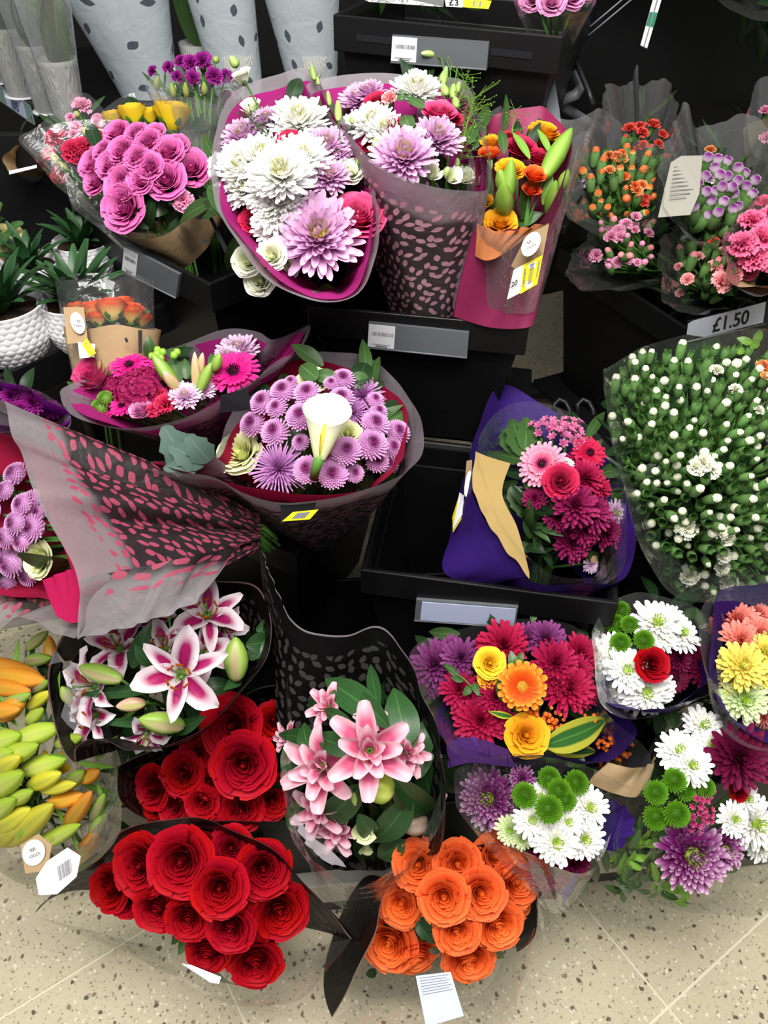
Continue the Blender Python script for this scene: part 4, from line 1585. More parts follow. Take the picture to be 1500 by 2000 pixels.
def f_pom(m, nm='button_chrysanthemum', n=170, pw=.15, dome=.5):
    return pom(m, S(2), n, pw, dome, nm)


def f_ger(m, c=CEN_D, n=22, W=.25, L=2, cr=.24, nm='gerbera'):
    return gerbera(m, c, S(2), n, W, L, cr, nm)


def f_carn(m, n=26):
    return carn(m, S(3), n, 'carnation')


def f_lis(m):
    return lis(m, S(3), 1.0)


def f_cb(m, s=1.0):
    return cbud(m, S(3), s)


def many(b, mk, rows, **kw):
    for r in rows:
        b.put(mk(), *r[:3], dz=(r[3] if len(r) > 3 else 0), tilt=(r[4] if len(r) > 4 else None), **kw)


# ================================================================== top bucket: pink roses, price label
b = Bouquet('rose_bouquet', 'pale pink roses in clear film on top bucket, their lower half in view', 1090, -10, 1.27, 60, (1080, 120, 1.42, .02), 1.0)
many(b, lambda: f_rose(C_MAUVE), [(1040, -8, 52), (1078, -2, 56), (1118, -12, 54), (1062, -38, 50), (1100, -40, 52), (1142, -22, 46)])
b.wrap('film', CLEAR, [(1005, -60, 1.30), (1100, -110, 1.36), (1165, -50, 1.30), (1158, 10, 1.24), (1090, 24, 1.21), (1010, 12, 1.24)], n=60, rows=8)
b.fill([LEAF], 5, .3, .9, 40, 22)
b.finish(STEM)
b = Bouquet('leafy_bouquet', 'greenery bouquet on top bucket with a yellow £3 label', 820, -60, 1.33, 90, (830, 110, 1.45, .03), 1.0)
b.fill([LEAFD, LEAF, LEAFY], 22, 0, 1, 60, 26, dz=0)
q = [(868, -6, 1.27), (960, 2, 1.27), (954, 18, 1.265), (872, 12, 1.265)]
b.card('label', LABELY, q)
w3 = [P(868, -8, 1.268), P(905, -5, 1.268), P(903, 15, 1.263), P(871, 13, 1.263)]
b.card('price_card', CARDW, [(868, -8, 1.268), (905, -5, 1.268), (903, 15, 1.263), (871, 13, 1.263)])
lettering(b.root, '£3', INK, [P(876, -3, 1.266), P(904, -2, 1.266), P(902, 13, 1.2625), P(876, 11, 1.2625)], b.off, 1.15)
prints(b.root, 'label_print', INKG, [P(*c) for c in q], [(.62, .15, .66, .9), (.7, .15, .72, .9), (.76, .2, .8, .9)])
b.card('film_corner', CLEARV, [(660, -30, 1.30), (870, -25, 1.30), (866, 14, 1.28), (720, 4, 1.29)])
b.finish(STEM)

# ================================================================== left tier
b = Bouquet('carnation_bunch', 'purple carnations in hazy film at the back of the rose tier', 375, 145, 1.50, 80, (400, 330, 1.56, .02), .68)
many(b, lambda: f_carn(C_PURPCARN), [(297, 138, 22), (328, 130, 26), (352, 118, 26), (372, 122, 34), (394, 117, 38), (418, 147, 34), (442, 148, 28), (345, 148, 24), (375, 152, 30), (443, 190, 26), (430, 213, 24), (400, 112, 26)])
for p_, q_ in (((305, 175), (308, 148)), ((340, 190), (335, 160)), ((365, 190), (362, 160)), ((400, 185), (398, 160)), ((420, 120), (424, 112))):
    b.bud(BUDG, p_, q_, 14, 'slim', name='carnation_bud')
b.fill([LEAF, LEAFY], 14, 0, .9, 50, 8, dz=.02, box=(300, 160, 450, 230))
b.wrap('film', CLEARV, [(285, 160, 1.52), (340, 125, 1.58), (420, 130, 1.58), (465, 175, 1.52), (440, 205, 1.46), (370, 190, 1.44), (310, 185, 1.46)], n=60, rows=10)
b.finish(STEM)
b = Bouquet('rose_bouquet', 'yellow roses in clear film behind the pink roses', 290, 205, 1.49, 100, (350, 400, 1.52, .02), .68)
many(b, lambda: f_rose(C_YELLOW, .15), [(216, 219, 48, 0, (-.4, 1.8)), (256, 208, 72, -.01, (-.2, 2.2)), (336, 205, 92, -.02, (.2, 2.2)), (290, 214, 58, .02, (0, 2.0))], spin=.4)
b.fill([LEAF, LEAFD], 12, 0, 1, 60, 26, dz=.0, box=(240, 240, 400, 270))
b.wrap('film', CLEAR, [(190, 225, 1.50), (260, 180, 1.56), (370, 175, 1.56), (425, 215, 1.50), (415, 245, 1.42), (300, 255, 1.42), (205, 250, 1.45)], n=60, rows=10)
b.finish(STEM)
b = Bouquet('carnation_bunch', 'red and pink spray carnations at the left of the pink roses', 140, 290, 1.52, 80, (260, 470, 1.56, .02), .68)
many(b, lambda: f_carn(C_REDCARN), [(105, 268, 42), (140, 293, 46), (160, 288, 44), (95, 300, 30), (117, 338, 34), (192, 262, 36), (175, 375, 36), (150, 300, 40), (108, 345, 24)])
many(b, lambda: f_carn(C_PINKCARN), [(160, 205, 40), (150, 193, 26), (137, 228, 20), (147, 248, 30), (193, 233, 28), (143, 262, 22), (190, 240, 24)])
for p_, q_ in (((112, 318), (103, 298)), ((132, 330), (108, 315)), ((155, 225), (142, 222)), ((170, 262), (160, 248))):
    b.bud(BUDG, p_, q_, 14, 'slim', name='carnation_bud')
b.fill([LEAF], 8, 0, 1, 45, 8)
b.wrap('film', CLEAR, [(40, 275, 1.52), (70, 250, 1.58), (160, 180, 1.60), (215, 240, 1.56), (210, 330, 1.48), (180, 400, 1.44), (110, 360, 1.46)], n=60, rows=10)
b.finish(STEM)
b = Bouquet('rose_bouquet', 'bright pink roses in kraft paper and clear film in the left bucket', 280, 330, 1.40, 130, (345, 500, 1.54, .03), .65, curve=.07, kt=.4, bias=(-.15, .12))
many(b, lambda: f_rose(C_ROSEPINK), [(223, 253, 54), (262, 255, 48), (285, 270, 56), (323, 290, 66), (233, 288, 60), (263, 303, 52), (176, 315, 66), (209, 318, 60), (287, 322, 60), (372, 322, 78), (232, 354, 72), (320, 346, 80), (234, 402, 92, -.02), (197, 290, 44), (345, 278, 46), (300, 255, 44), (270, 350, 56), (180, 350, 54)])
b.put(f_carn(C_PINKCARN), 357, 392, 44, -.01, (.3, -.4))
b.fill([LEAF, LEAFD], 14, .2, 1, 70, 34, dz=.06)
b.fill([LEAFD], 16, .2, 1, 60, 34, dz=.0, box=(250, 400, 390, 450))
b.wrap('kraft_paper', KRAFT, [(205, 432, 1.47), (250, 462, 1.41), (315, 462, 1.39), (360, 432, 1.40), (400, 394, 1.43), (436, 425, 1.48), (420, 440, 1.56), (280, 430, 1.58)], throat=(375, 495, 1.53, .05), n=80, rows=10, folds=4, amp=.008)
b.wrap('film', CLEAR, [(45, 275, 1.49), (120, 330, 1.44), (150, 410, 1.44), (270, 455, 1.41), (400, 430, 1.40), (425, 330, 1.44), (390, 260, 1.50), (250, 235, 1.52), (120, 240, 1.52)], throat=(350, 515, 1.53, .06), n=80, rows=10)
b.card('tape_strip', INK, [(388, 382, 1.375), (395, 384, 1.375), (458, 512, 1.365), (449, 516, 1.365)])
b.card('vent_hole', INK, [(392, 470, 1.395), (400, 466, 1.395), (405, 471, 1.395), (398, 477, 1.395)])
b.finish(STEM)

b = Bouquet('rose_bouquet', 'yellow roses with orange-red edges in kraft paper beside the aloes', 215, 605, 1.27, 70, (215, 750, 1.30, .035), .66, curve=.03)
many(b, lambda: f_rose(C_BICOL, .15), [(145, 592, 40, 0, (-.6, 2.4)), (180, 592, 58, 0, (-.3, 2.6)), (216, 588, 74, -.015, (0, 2.8)), (255, 598, 68, 0, (.3, 2.6)), (274, 612, 56, .01, (.7, 2.2)), (240, 584, 52, .02, (0, 2.4)), (190, 612, 50, -.01, (0, 2.4))], spin=.8)
b.fill([LEAFD, LEAF], 10, 0, 1, 40, 22, box=(160, 620, 280, 650), dz=.0)
b.wrap('kraft_paper', KRAFT, [(128, 640, 1.27), (175, 642, 1.23), (225, 634, 1.215), (275, 642, 1.23), (314, 645, 1.27), (290, 640, 1.33), (160, 636, 1.33)], bottom=[(145, 760, 1.30), (180, 775, 1.27), (230, 780, 1.26), (275, 770, 1.27), (305, 745, 1.30), (280, 750, 1.34), (170, 755, 1.34)], n=80, rows=8, folds=3, amp=.005)
b.wrap('film', CLEAR, [(106, 548, 1.27), (160, 546, 1.22), (225, 548, 1.21), (250, 532, 1.23), (300, 552, 1.27), (260, 535, 1.33), (150, 535, 1.33)], bottom=[(140, 750, 1.29), (180, 765, 1.262), (230, 772, 1.25), (275, 762, 1.262), (310, 740, 1.30), (280, 745, 1.35), (170, 750, 1.35)], n=80, rows=8, folds=4, amp=.004)
b.card('tag', KRAFT, [(124, 600, 1.222), (164, 600, 1.218), (172, 668, 1.222), (132, 672, 1.226)])


def oval(b, mat, cx, cy, rx, ry, ang, Z, name='oval_sticker'):
    pts = []
    for i in range(20):
        a = i * math.pi / 10
        x, y = rx * math.cos(a), ry * math.sin(a)
        pts.append((cx + x * math.cos(ang) - y * math.sin(ang), cy + x * math.sin(ang) + y * math.cos(ang), Z))
    return b.card(name, mat, pts)


def scrawl(b, mat, cx, cy, wpx, hpx, ang, Z, name='script_print'):
    """two lines of tiny looping script, too small to read in the photo"""
    mb = MB()
    for row in (-.35, .3):
        pts = []
        wd = wpx * (.5 if row < 0 else .95)
        for i in range(40):
            t = i / 39 - .5
            x = t * wd + 1.2 * math.sin(i * 1.1)
            y = row * hpx + hpx * .18 * math.sin(i * .83 + row * 9)
            pts.append(P(cx + x * math.cos(ang) - y * math.sin(ang), cy + x * math.sin(ang) + y * math.cos(ang), Z))
        mb.tube(pts, .00028, 4)
    return wpart(name, mb, mat, b.root)


oval(b, OVALW, 152, 631, 13, 22, -.35, 1.2165)
scrawl(b, INKG, 153, 632, 16, 14, .1, 1.2155)
q = [(152, 668, 1.222), (186, 672, 1.218), (184, 697, 1.222), (156, 700, 1.226)]
b.card('price_label', CARDW, q)
q2 = [(170, 660, 1.2185), (188, 690, 1.2185), (176, 697, 1.2205), (160, 672, 1.2215)]
b.card('label', LABELY, q2)
prints(b.root, 'barcode', INKG, [P(*c) for c in q2], barcode(.1, .3, .9, .62, 14, seed=4))
b.card('vent_hole', INK, [(243, 662, 1.208), (247, 659, 1.208), (251, 666, 1.208), (247, 670, 1.208)])
b.card('film_seam', INK, [(270, 645, 1.212), (278, 645, 1.212), (277, 690, 1.215), (271, 690, 1.215)])
b.finish(STEM)

# ================================================================== middle tier, large white and pink bouquet
MT = 'white and pink bouquets in leaf-printed film'
b = Bouquet('mixed_bouquet', 'large white and pink chrysanthemum bouquet with white buds hanging over the rim of its film', 580, 360, 1.15, 170, (640, 530, 1.46, .035), .66, MT, curve=.10, kt=.40, bias=(0, .25))
many(b, lambda: f_mum(C_WHITE), [(583, 229, 118), (471, 322, 122, -.01), (548, 336, 132, -.03), (512, 306, 122), (589, 306, 116), (475, 364, 94), (546, 388, 94, -.01), (520, 372, 90, -.01)])
many(b, lambda: f_daisy(C_WHITE), [(531, 416, 84, -.015), (527, 444, 74, -.01), (430, 315, 60)])
many(b, lambda: f_mum(C_PINKMUM), [(622, 456, 166, -.035, (.1, .1)), (639, 280, 90), (643, 341, 84), (473, 263, 92), (520, 229, 60), (660, 300, 60)])
many(b, lambda: f_rose(C_CRIM), [(564, 270, 58), (490, 427, 56), (600, 275, 34)])
b.put(f_rose(C_HOTPINK, .9), 700, 412, 108, -.04, (.1, .35), label='tall hot pink rose')
many(b, lambda: f_lis(C_WHITEG), [(490, 205, 56)])
many(b, lambda: f_rose(C_WHITEG, .8), [(681, 331, 58, -.01), (480, 509, 62, -.10), (529, 498, 62, -.10), (506, 546, 64, -.11, (-.1, .0)), (562, 524, 44, -.03)])
b.bud(BUDLIS, (463, 130), (450, 110), 18, 'lis', dz0=-.02, dz1=-.02, name='lisianthus_bud', stem=False)
b.put(f_lis(C_WHITEG), 470, 143, 50, -.03, (-.4, .9), stem=False)
b.twig(STEM, [(515, 235, .0), (500, 200, -.02), (478, 158, -.03)], .0016)
for p_, q_, w_ in (((661, 236), (660, 196), 15), ((614, 155), (608, 128), 13), ((644, 205), (640, 177), 10), ((622, 165), (620, 150), 9), ((688, 240), (686, 228), 9), ((697, 320), (706, 298), 13)):
    b.bud(BUDLIS, p_, q_, w_, 'lis', dz0=-.02, dz1=-.02, name='lisianthus_bud', stem=False)
b.twig(STEM, [(675, 302, .0), (664, 270, -.02), (661, 234, -.02)], .0013)
b.twig(STEM, [(700, 350, .0), (702, 330, -.02), (698, 318, -.02)], .0013)
for p_, q_, w_ in (((470, 425), (405, 360), 52), ((472, 430), (410, 402), 26), ((500, 478), (455, 450), 20), ((650, 560), (618, 575), 22), ((470, 415), (430, 380), 36)):
    b.leaf(LEAF if w_ > 25 else LEAFY, p_, q_, w_, 'broad', dz0=.02, dz1=-.02)
b.spray(LEAF, [(540, 275, -.01), (500, 245, -.03), (482, 225, -.04)], .018, 40, .0014)
b.fill([LEAFD, LEAF], 34, 0, .95, 80, 34, dz=.05)
rimA = [(413, 300, 1.19), (428, 225, 1.24), (470, 175, 1.29), (540, 145, 1.32), (604, 132, 1.33), (640, 190, 1.28), (690, 262, 1.23), (722, 340, 1.18), (738, 430, 1.13), (735, 510, 1.09), (700, 575, 1.06), (630, 588, 1.04), (560, 565, 1.045), (500, 525, 1.06), (445, 450, 1.10), (420, 380, 1.15)]
b.wrap('tissue_liner', TISSUE, b.inset(rimA, .93), n=120, rows=12, folds=13, amp=.005, wav=.006)
b.wrap('film_wrapper', FROST, rimA, n=140, rows=16, folds=9, amp=.006)
b.finish(STEM)

b = Bouquet('mixed_bouquet', 'white and pink bouquet turned to the right, its leaf-printed film facing out', 810, 270, 1.19, 130, (850, 650, 1.47, .04), .66, MT, curve=.09, kt=.40, bias=(.05, .35))
many(b, lambda: f_mum(C_WHITE), [(814, 170, 100), (728, 235, 96), (752, 250, 80), (690, 245, 70)])
many(b, lambda: f_mum(C_PINKMUM), [(790, 300, 128, -.03), (856, 265, 98, -.01), (699, 188, 76), (720, 175, 60)])
many(b, lambda: f_rose(C_CRIM), [(736, 192, 52), (768, 241, 46), (717, 278, 38), (886, 225, 40)])
b.put(f_rose(C_HOTPINK, .8), 859, 211, 68, -.01, (.1, .7))
b.put(f_carn(C_CORALCARN), 762, 190, 36)
many(b, lambda: f_lis(C_WHITEG), [(846, 336, 48, -.03), (884, 342, 48, -.03), (910, 344, 48, -.025)])
for p_, q_, w_ in (((852, 106), (822, 104), 13), ((866, 165), (872, 130), 14), ((884, 190), (886, 165), 17), ((892, 180), (898, 160), 13), ((862, 158), (870, 138), 14), ((890, 115), (893, 98), 10), ((858, 96), (852, 86), 10), ((730, 290), (738, 262), 13), ((735, 296), (752, 280), 13), ((893, 326), (893, 308), 11), ((868, 345), (876, 325), 16), ((892, 210), (888, 190), 16), ((872, 185), (864, 165), 16)):
    b.bud(BUDLIS, p_, q_, w_, 'lis', dz0=-.02, dz1=-.02, name='lisianthus_bud', stem=False)
b.twig(STEM, [(872, 200, .0), (870, 150, -.02), (862, 115, -.02), (850, 105, -.02)], .0014)
b.twig(STEM, [(876, 190, .0), (880, 140, -.02), (868, 105, -.02), (856, 92, -.02)], .0012)
b.twig(STEM, [(884, 190, .0), (892, 140, -.02), (893, 112, -.02)], .0012)
b.twig(STEM, [(718, 345, .0), (722, 310, -.02), (732, 285, -.02)], .0014)
b.twig(STEM, [(688, 330, .0), (682, 280, -.02), (688, 235, -.02)], .001)
b.spray(LEAFY, [(895, 330, -.01), (908, 260, -.02), (925, 190, -.02)], .022, 110, .0017)
b.spray(LEAFY, [(880, 220, -.01), (905, 180, -.02), (915, 140, -.02)], .014, 40, .0015)
for p_, q_, w_ in (((800, 255), (790, 222), 30), ((770, 190), (804, 186), 22), ((830, 210), (790, 190), 18), ((925, 290), (940, 230), 34), ((915, 280), (930, 240), 24)):
    b.leaf(LEAF, p_, q_, w_, 'broad')
b.fill([LEAFD, LEAF], 24, 0, .95, 70, 30, dz=.05)
rimB = [(598, 168, 1.29), (650, 150, 1.31), (740, 142, 1.33), (830, 150, 1.33), (905, 160, 1.31), (938, 230, 1.27), (955, 310, 1.22), (954, 368, 1.17), (900, 372, 1.11), (830, 360, 1.085), (760, 334, 1.09), (716, 305, 1.115), (680, 260, 1.17), (635, 215, 1.23)]
b.wrap('tissue_liner', TISSUE, b.inset(rimB, .94), n=120, rows=12, folds=11, amp=.004, wav=.005)
b.wrap('film_wrapper', FROST, rimB, throat=(848, 665, 1.44, .06), n=140, rows=16, folds=5, amp=.005)
b.finish(STEM)

b = Bouquet('mixed_bouquet', 'yellow, orange and red rose bouquet with green lily buds in magenta paper', 1020, 330, 1.21, 100, (985, 640, 1.44, .04), .66, curve=.06, kt=.3, bias=(.1, .6))
many(b, lambda: f_rose(C_YELLOWO, .9), [(1066, 250, 64, .03), (998, 325, 60), (958, 272, 40), (945, 388, 36)])
b.put(f_rose(C_YELLOWO, 1.0), 977, 430, 66, -.04, (-.1, .35))
many(b, lambda: f_rose(C_CRIM), [(1020, 280, 62, .02), (1053, 300, 50, .02), (1000, 262, 40, .03)])
many(b, lambda: f_rose(C_ORANGE, .7), [(956, 293, 44), (1047, 335, 48, -.01), (1040, 365, 40)])
for p_, q_, w_ in (((1062, 345), (1117, 250), 40), ((1072, 420), (1086, 352), 28), ((985, 420), (984, 356), 38), ((985, 400), (1000, 310), 34), ((985, 375), (975, 330), 28), ((1095, 370), (1110, 330), 24)):
    b.bud(BUDT, p_, q_, w_, 'slim', dz0=-.01, dz1=-.03)
for p_, q_, w_ in (((1020, 430), (1030, 330), 22), ((1010, 440), (1060, 415), 26), ((1035, 310), (1000, 255), 16), ((1060, 400), (1080, 330), 18), ((935, 260), (955, 205), 26), ((985, 300), (978, 250), 20), ((960, 330), (940, 250), 16), ((1075, 300), (1050, 250), 14)):
    b.leaf(LEAFY if w_ < 20 else LEAF, p_, q_, w_)
b.fill([LEAF, LEAFD], 18, 0, .9, 70, 20, dz=.03)
b.spray(LEAFY, [(1000, 260, 0), (1004, 230, 0), (1006, 212, 0)], .01, 16, .0014)
b.wrap('magenta_paper', MAGPAPER, [(935, 440, 1.16), (1000, 448, 1.14), (1060, 430, 1.15), (1105, 330, 1.20), (1120, 280, 1.25), (1070, 215, 1.32), (1040, 210, 1.33), (960, 230, 1.33), (925, 330, 1.25)], bottom=[(890, 620, 1.275), (960, 640, 1.265), (1030, 640, 1.262), (1045, 620, 1.28), (1040, 620, 1.30), (1000, 600, 1.34), (960, 600, 1.34), (910, 610, 1.32), (890, 620, 1.28)], n=90, rows=12, folds=5, amp=.006)
b.wrap('kraft_band', KRAFTO, [(934, 438, 1.152), (975, 452, 1.132), (1020, 446, 1.128), (1062, 436, 1.136)], closed=False, bottom=[(928, 500, 1.175), (945, 508, 1.16), (965, 506, 1.152), (990, 492, 1.15)], n=40, rows=8, folds=1, amp=.002)
b.wrap('film', CLEARV, [(925, 330, 1.18), (945, 440, 1.13), (1010, 458, 1.115), (1075, 440, 1.12), (1125, 300, 1.17), (1172, 212, 1.24), (1110, 235, 1.32), (1000, 200, 1.36), (930, 250, 1.30)], bottom=[(890, 606, 1.27), (960, 612, 1.255), (1030, 612, 1.25), (1050, 600, 1.27), (1050, 590, 1.31), (1000, 585, 1.35), (960, 585, 1.35), (910, 585, 1.33), (888, 590, 1.28)], n=90, rows=10, folds=6, amp=.004)
b.card('tag', KRAFT, [(1040, 452, 1.108), (1072, 436, 1.112), (1060, 500, 1.13), (1040, 545, 1.148), (998, 520, 1.15), (1018, 480, 1.125)])
oval(b, OVALW, 1037, 477, 16, 26, .5, 1.106)
scrawl(b, INKG, 1036, 477, 20, 14, -.5, 1.104)
q = [(1003, 527, 1.128), (1060, 498, 1.126), (1049, 555, 1.142), (990, 585, 1.150)]
b.card('price_label', CARDW, q)
q = [(1022, 517, 1.1255), (1060, 498, 1.1235), (1049, 555, 1.1395), (1016, 574, 1.144)]
b.card('label', LABELY, q)
qq = [P(*c) for c in q]
prints(b.root, 'label_field', CARDW, qq, [(.28, .08, .68, .95)])
prints(b.root, 'barcode', INKG, qq, barcode(.36, .12, .60, .80, 24, True, 6) + barcode(.80, .12, .92, .75, 10, True, 8) + barcode(.06, .15, .18, .8, 9, True, 3), .0014)
q = [P(1003, 527, 1.127), P(1020, 518, 1.127), P(1012, 575, 1.147), P(991, 584, 1.149)]
lettering(b.root, '.20', INK, [P(996, 545, 1.131), P(1015, 535, 1.13), P(1013, 553, 1.137), P(994, 563, 1.138)], b.off, .8)
b.finish(STEM)

# small things at the edges of the left and right upper corners
b = Bouquet('kraft_bouquet', 'kraft paper bunch lying in the dark below the £15 price strip', 40, 305, 1.60, 50, (60, 322, 1.67, .02), 9)
b.fill([LEAFD, LEAF], 10, 0, 1, 40, 16)
b.wrap('kraft_paper', KRAFT, [(10, 300, 1.59), (40, 285, 1.63), (78, 280, 1.65), (74, 322, 1.58), (40, 332, 1.56), (14, 336, 1.56)], throat=(60, 318, 1.66, .03), n=50, rows=8, folds=4, amp=.004)
b.card('card', CARDW, [(18, 334, 1.555), (72, 322, 1.565), (72, 328, 1.565), (18, 341, 1.555)])
b.finish(STEM)
b = Bouquet('leafy_bouquet', 'dark foliage bunch in clear film on the uppermost right corner', 1470, 0, 1.36, 60, (1480, -40, 1.5, .03), 9)
b.fill([LEAFD], 22, 0, 1, 60, 26, dz=0)
b.wrap('film', CLEAR, [(1400, -30, 1.36), (1420, 18, 1.34), (1480, 38, 1.33), (1540, 30, 1.34), (1560, -60, 1.40), (1470, -90, 1.44)], n=60, rows=6, folds=5, amp=.006)
b.finish(STEM)
# ================================================================== lower left tier: the crossed bouquets in leaf-printed film
LT = 'lower left bouquets in leaf-printed film'
b = Bouquet('mixed_bouquet', 'violet-wrapped bouquet half hidden behind the toppled lilac bouquet', 40, 780, 1.16, 90, (50, 830, 1.38, .03), 9)
many(b, lambda: f_dec(C_PURPCARN), [(20, 772, 44), (62, 786, 46), (100, 800, 36), (40, 800, 40)])
b.fill([LEAFD, LEAF], 10, 0, 1, 50, 24)
b.wrap('violet_paper', PURWRAP, [(-60, 740, 1.15), (5, 744, 1.13), (70, 770, 1.12), (130, 803, 1.13), (120, 830, 1.12), (40, 830, 1.10), (-60, 820, 1.12)], n=60, rows=8, folds=6, amp=.008)
b.wrap('film_wrapper', FROSTM, [(-60, 735, 1.165), (5, 740, 1.145), (70, 765, 1.135), (137, 801, 1.14), (125, 838, 1.11), (40, 842, 1.09), (-60, 830, 1.11)], n=60, rows=8)
b.finish(STEM)

b = Bouquet('mixed_bouquet', 'magenta gerbera, rose and green lily bud bouquet in a long narrow wrapper', 330, 750, 1.20, 140, (420, 850, 1.42, .035), 9, LT, curve=.05, kt=.3, bias=(0, .65))
b.put(f_rose(C_EDGEPINK, .4), 173, 724, 88, -.03, (-.3, .5), .3)
many(b, lambda: f_ger(C_MAGGER, n=26, W=.2), [(253, 715, 78, .01, (0, .9)), (457, 727, 104, -.01, (-.1, .5)), (238, 793, 52, -.02), (215, 800, 40, -.01), (276, 720, 60, .03)])
b.put(hydr(C_HYDR, S(2)), 267, 750, 104, -.005)
b.put(hydr(C_HYDR, S(2)), 225, 745, 60, .01)
b.put(f_rose(C_MAUVE, .6), 273, 796, 50, -.03, (0, .6))
many(b, lambda: f_carn(C_REDCARN), [(322, 787, 50, -.02), (300, 800, 36, -.02), (310, 770, 38)])
many(b, lambda: f_mum(C_PALEPINK), [(360, 772, 62, -.02), (397, 760, 48), (465, 680, 84, .03, (0, .9)), (445, 692, 50, .02), (175, 790, 30)])
for m_, p_, q_, w_ in ((BUDT, (350, 762), (296, 690), 28), (BUDP, (352, 766), (318, 724), 22), (BUDP, (384, 768), (380, 686), 18), (BUDP, (388, 740), (396, 688), 16), (BUDT, (386, 770), (413, 708), 24), (BUDT, (417, 725), (430, 690), 22)):
    b.bud(m_, p_, q_, w_, 'lily', dz0=-.005, dz1=-.035)
for x, y in ((307, 692), (314, 700), (297, 696), (318, 688), (308, 684), (340, 694), (346, 688)):
    p = b.pos(x, y, -.02)
    mb = MB()
    mb.lathe([(0, -.006), (.0045, -.004), (.006, 0), (.004, .005), (0, .006)], 10, Matrix.Translation(Vector(p)))
    wpart('berry', mb, C_GRBERRY, b.root)
for p_, q_, w_ in (((352, 745), (330, 690), 26), ((365, 740), (360, 700), 22), ((175, 775), (130, 745), 14), ((180, 765), (160, 770), 10), ((420, 725), (412, 690), 20), ((345, 700), (330, 680), 20)):
    b.leaf(LEAF, p_, q_, w_, 'broad')
b.put(f_pom(LEAFY, 'green_trick', 120, .14, .8), 205, 778, 34, -.02)
b.put(f_pom(LEAFY, 'green_trick', 120, .14, .8), 195, 795, 38, -.025)
b.fill([LEAFD, LEAF], 24, 0, 1.0, 60, 28, dz=.04, box=(170, 690, 500, 800))
rimD = [(118, 775, 1.17), (122, 757, 1.20), (180, 735, 1.24), (260, 705, 1.27), (350, 672, 1.29), (430, 645, 1.30), (500, 650, 1.30), (530, 664, 1.30), (570, 650, 1.31), (605, 634, 1.31), (604, 650, 1.27), (575, 690, 1.22), (500, 742, 1.17), (420, 785, 1.13), (340, 820, 1.10), (265, 840, 1.09), (200, 832, 1.10), (140, 806, 1.13)]
b.wrap('tissue_liner', TISSUE, b.inset(rimD, .94), n=120, rows=10, folds=9, amp=.004, wav=.004)
b.wrap('film_wrapper', FROSTM, rimD, n=150, rows=16, folds=7, amp=.005)
b.card('black_label', INK, [(430, 772, 1.085), (484, 758, 1.085), (490, 800, 1.10), (430, 806, 1.10)])
b.finish(STEM)

b = Bouquet('mixed_bouquet', 'lilac button chrysanthemum bouquet with a white calla in the middle', 640, 845, 1.10, 160, (620, 990, 1.42, .035), 9, LT, curve=.08, kt=.40, bias=(0, .35))
many(b, lambda: f_pom(C_LILAC), [(553, 763, 56), (600, 767, 56), (513, 785, 56), (540, 796, 44), (587, 813, 62), (493, 827, 56), (537, 843, 60), (633, 794, 52), (667, 777, 52), (670, 740, 50), (647, 748, 32), (733, 827, 58), (777, 843, 52), (727, 868, 64, -.01), (767, 873, 46), (677, 880, 60, -.01), (650, 926, 60, -.02), (600, 917, 58, -.02), (693, 924, 38, -.01), (733, 780, 36), (740, 803, 36), (587, 863, 36, .01), (640, 893, 40), (737, 900, 48), (760, 905, 40), (568, 745, 30), (712, 760, 36, .02)])
b.put(spider(C_SPIDER, 1), 543, 915, 122, -.02, (-.1, .2))
b.put(spider(C_SPIDER, 2), 708, 770, 96, .02)
b.put(spider(C_SPIDER, 1), 690, 805, 70, .02)
many(b, lambda: f_rose(C_CREAM), [(463, 880, 88, -.01, (-.3, .35)), (680, 843, 52, .01), (611, 738, 62, .02)])
# the calla
p = b.pos(633, 840, -.05)
s_ = 104 * depth(p) / FPX
mb = MB()
rows, uv = [], []
for j in range(15):
    v = j / 14
    row, ruv = [], []
    for i in range(19):
        a = (i / 18 - .5) * 2 * math.pi * .96
        back = .5 + .5 * math.cos(a)
        front = .12 + .88 * back ** .9
        r = .11 + .30 * v ** .9 + .06 * v ** 5
        z = -.55 + v * (.55 + .65 * front)
        x = r * math.sin(a) * 1.0
        y = r * math.cos(a) * .75 + .10 * v ** 3 * back
        tip_ = .16 * max(0, back - .75) * 4 * v ** 6
        row.append((x + tip_ * .3, y, z + tip_ * .4))
        ruv.append((v, v))
    rows.append(row)
    uv.append(ruv)
mb.grid(rows, uv)
M = Matrix(((RT[0], FW[0], UP[0], 0), (RT[1], FW[1], UP[1], 0), (RT[2], FW[2], UP[2], 0), (0, 0, 0, 1)))
M = Matrix.Translation(Vector(p - b.off)) @ M @ Matrix.Rotation(.12, 4, 'X') @ Matrix.Rotation(.16, 4, 'Y') @ Matrix.Scale(s_, 4)
calla = obj('calla_lily', mb.mesh('calla_spathe', C_CALLA), b.root, M)
mb = MB()
mb.tube([(0, 0, -.5), (0, -.02, -.1), (0, -.03, .12)], [.06, .06, .035], 8)
obj('spadix', mb.mesh('spadix', plain('spadix_yellow', 'dcc84a', .7)), calla)
mb = MB()
mb.tube([(0, 0, -.45), (-.04, .05, -.68), (-.08, .3, -.95)], [.12, .10, .09], 8)
obj('stem', mb.mesh('stem', GREEN['calyx']), calla)
for p_, q_, w_ in (((372, 910), (318, 832), 70), ((400, 905), (330, 870), 60), ((410, 900), (365, 850), 56), ((385, 912), (320, 915), 40)):
    b.leaf(EUCA, p_, q_, w_, 'oak', dz0=-.16, dz1=-.18, name='eucalyptus_leaf')
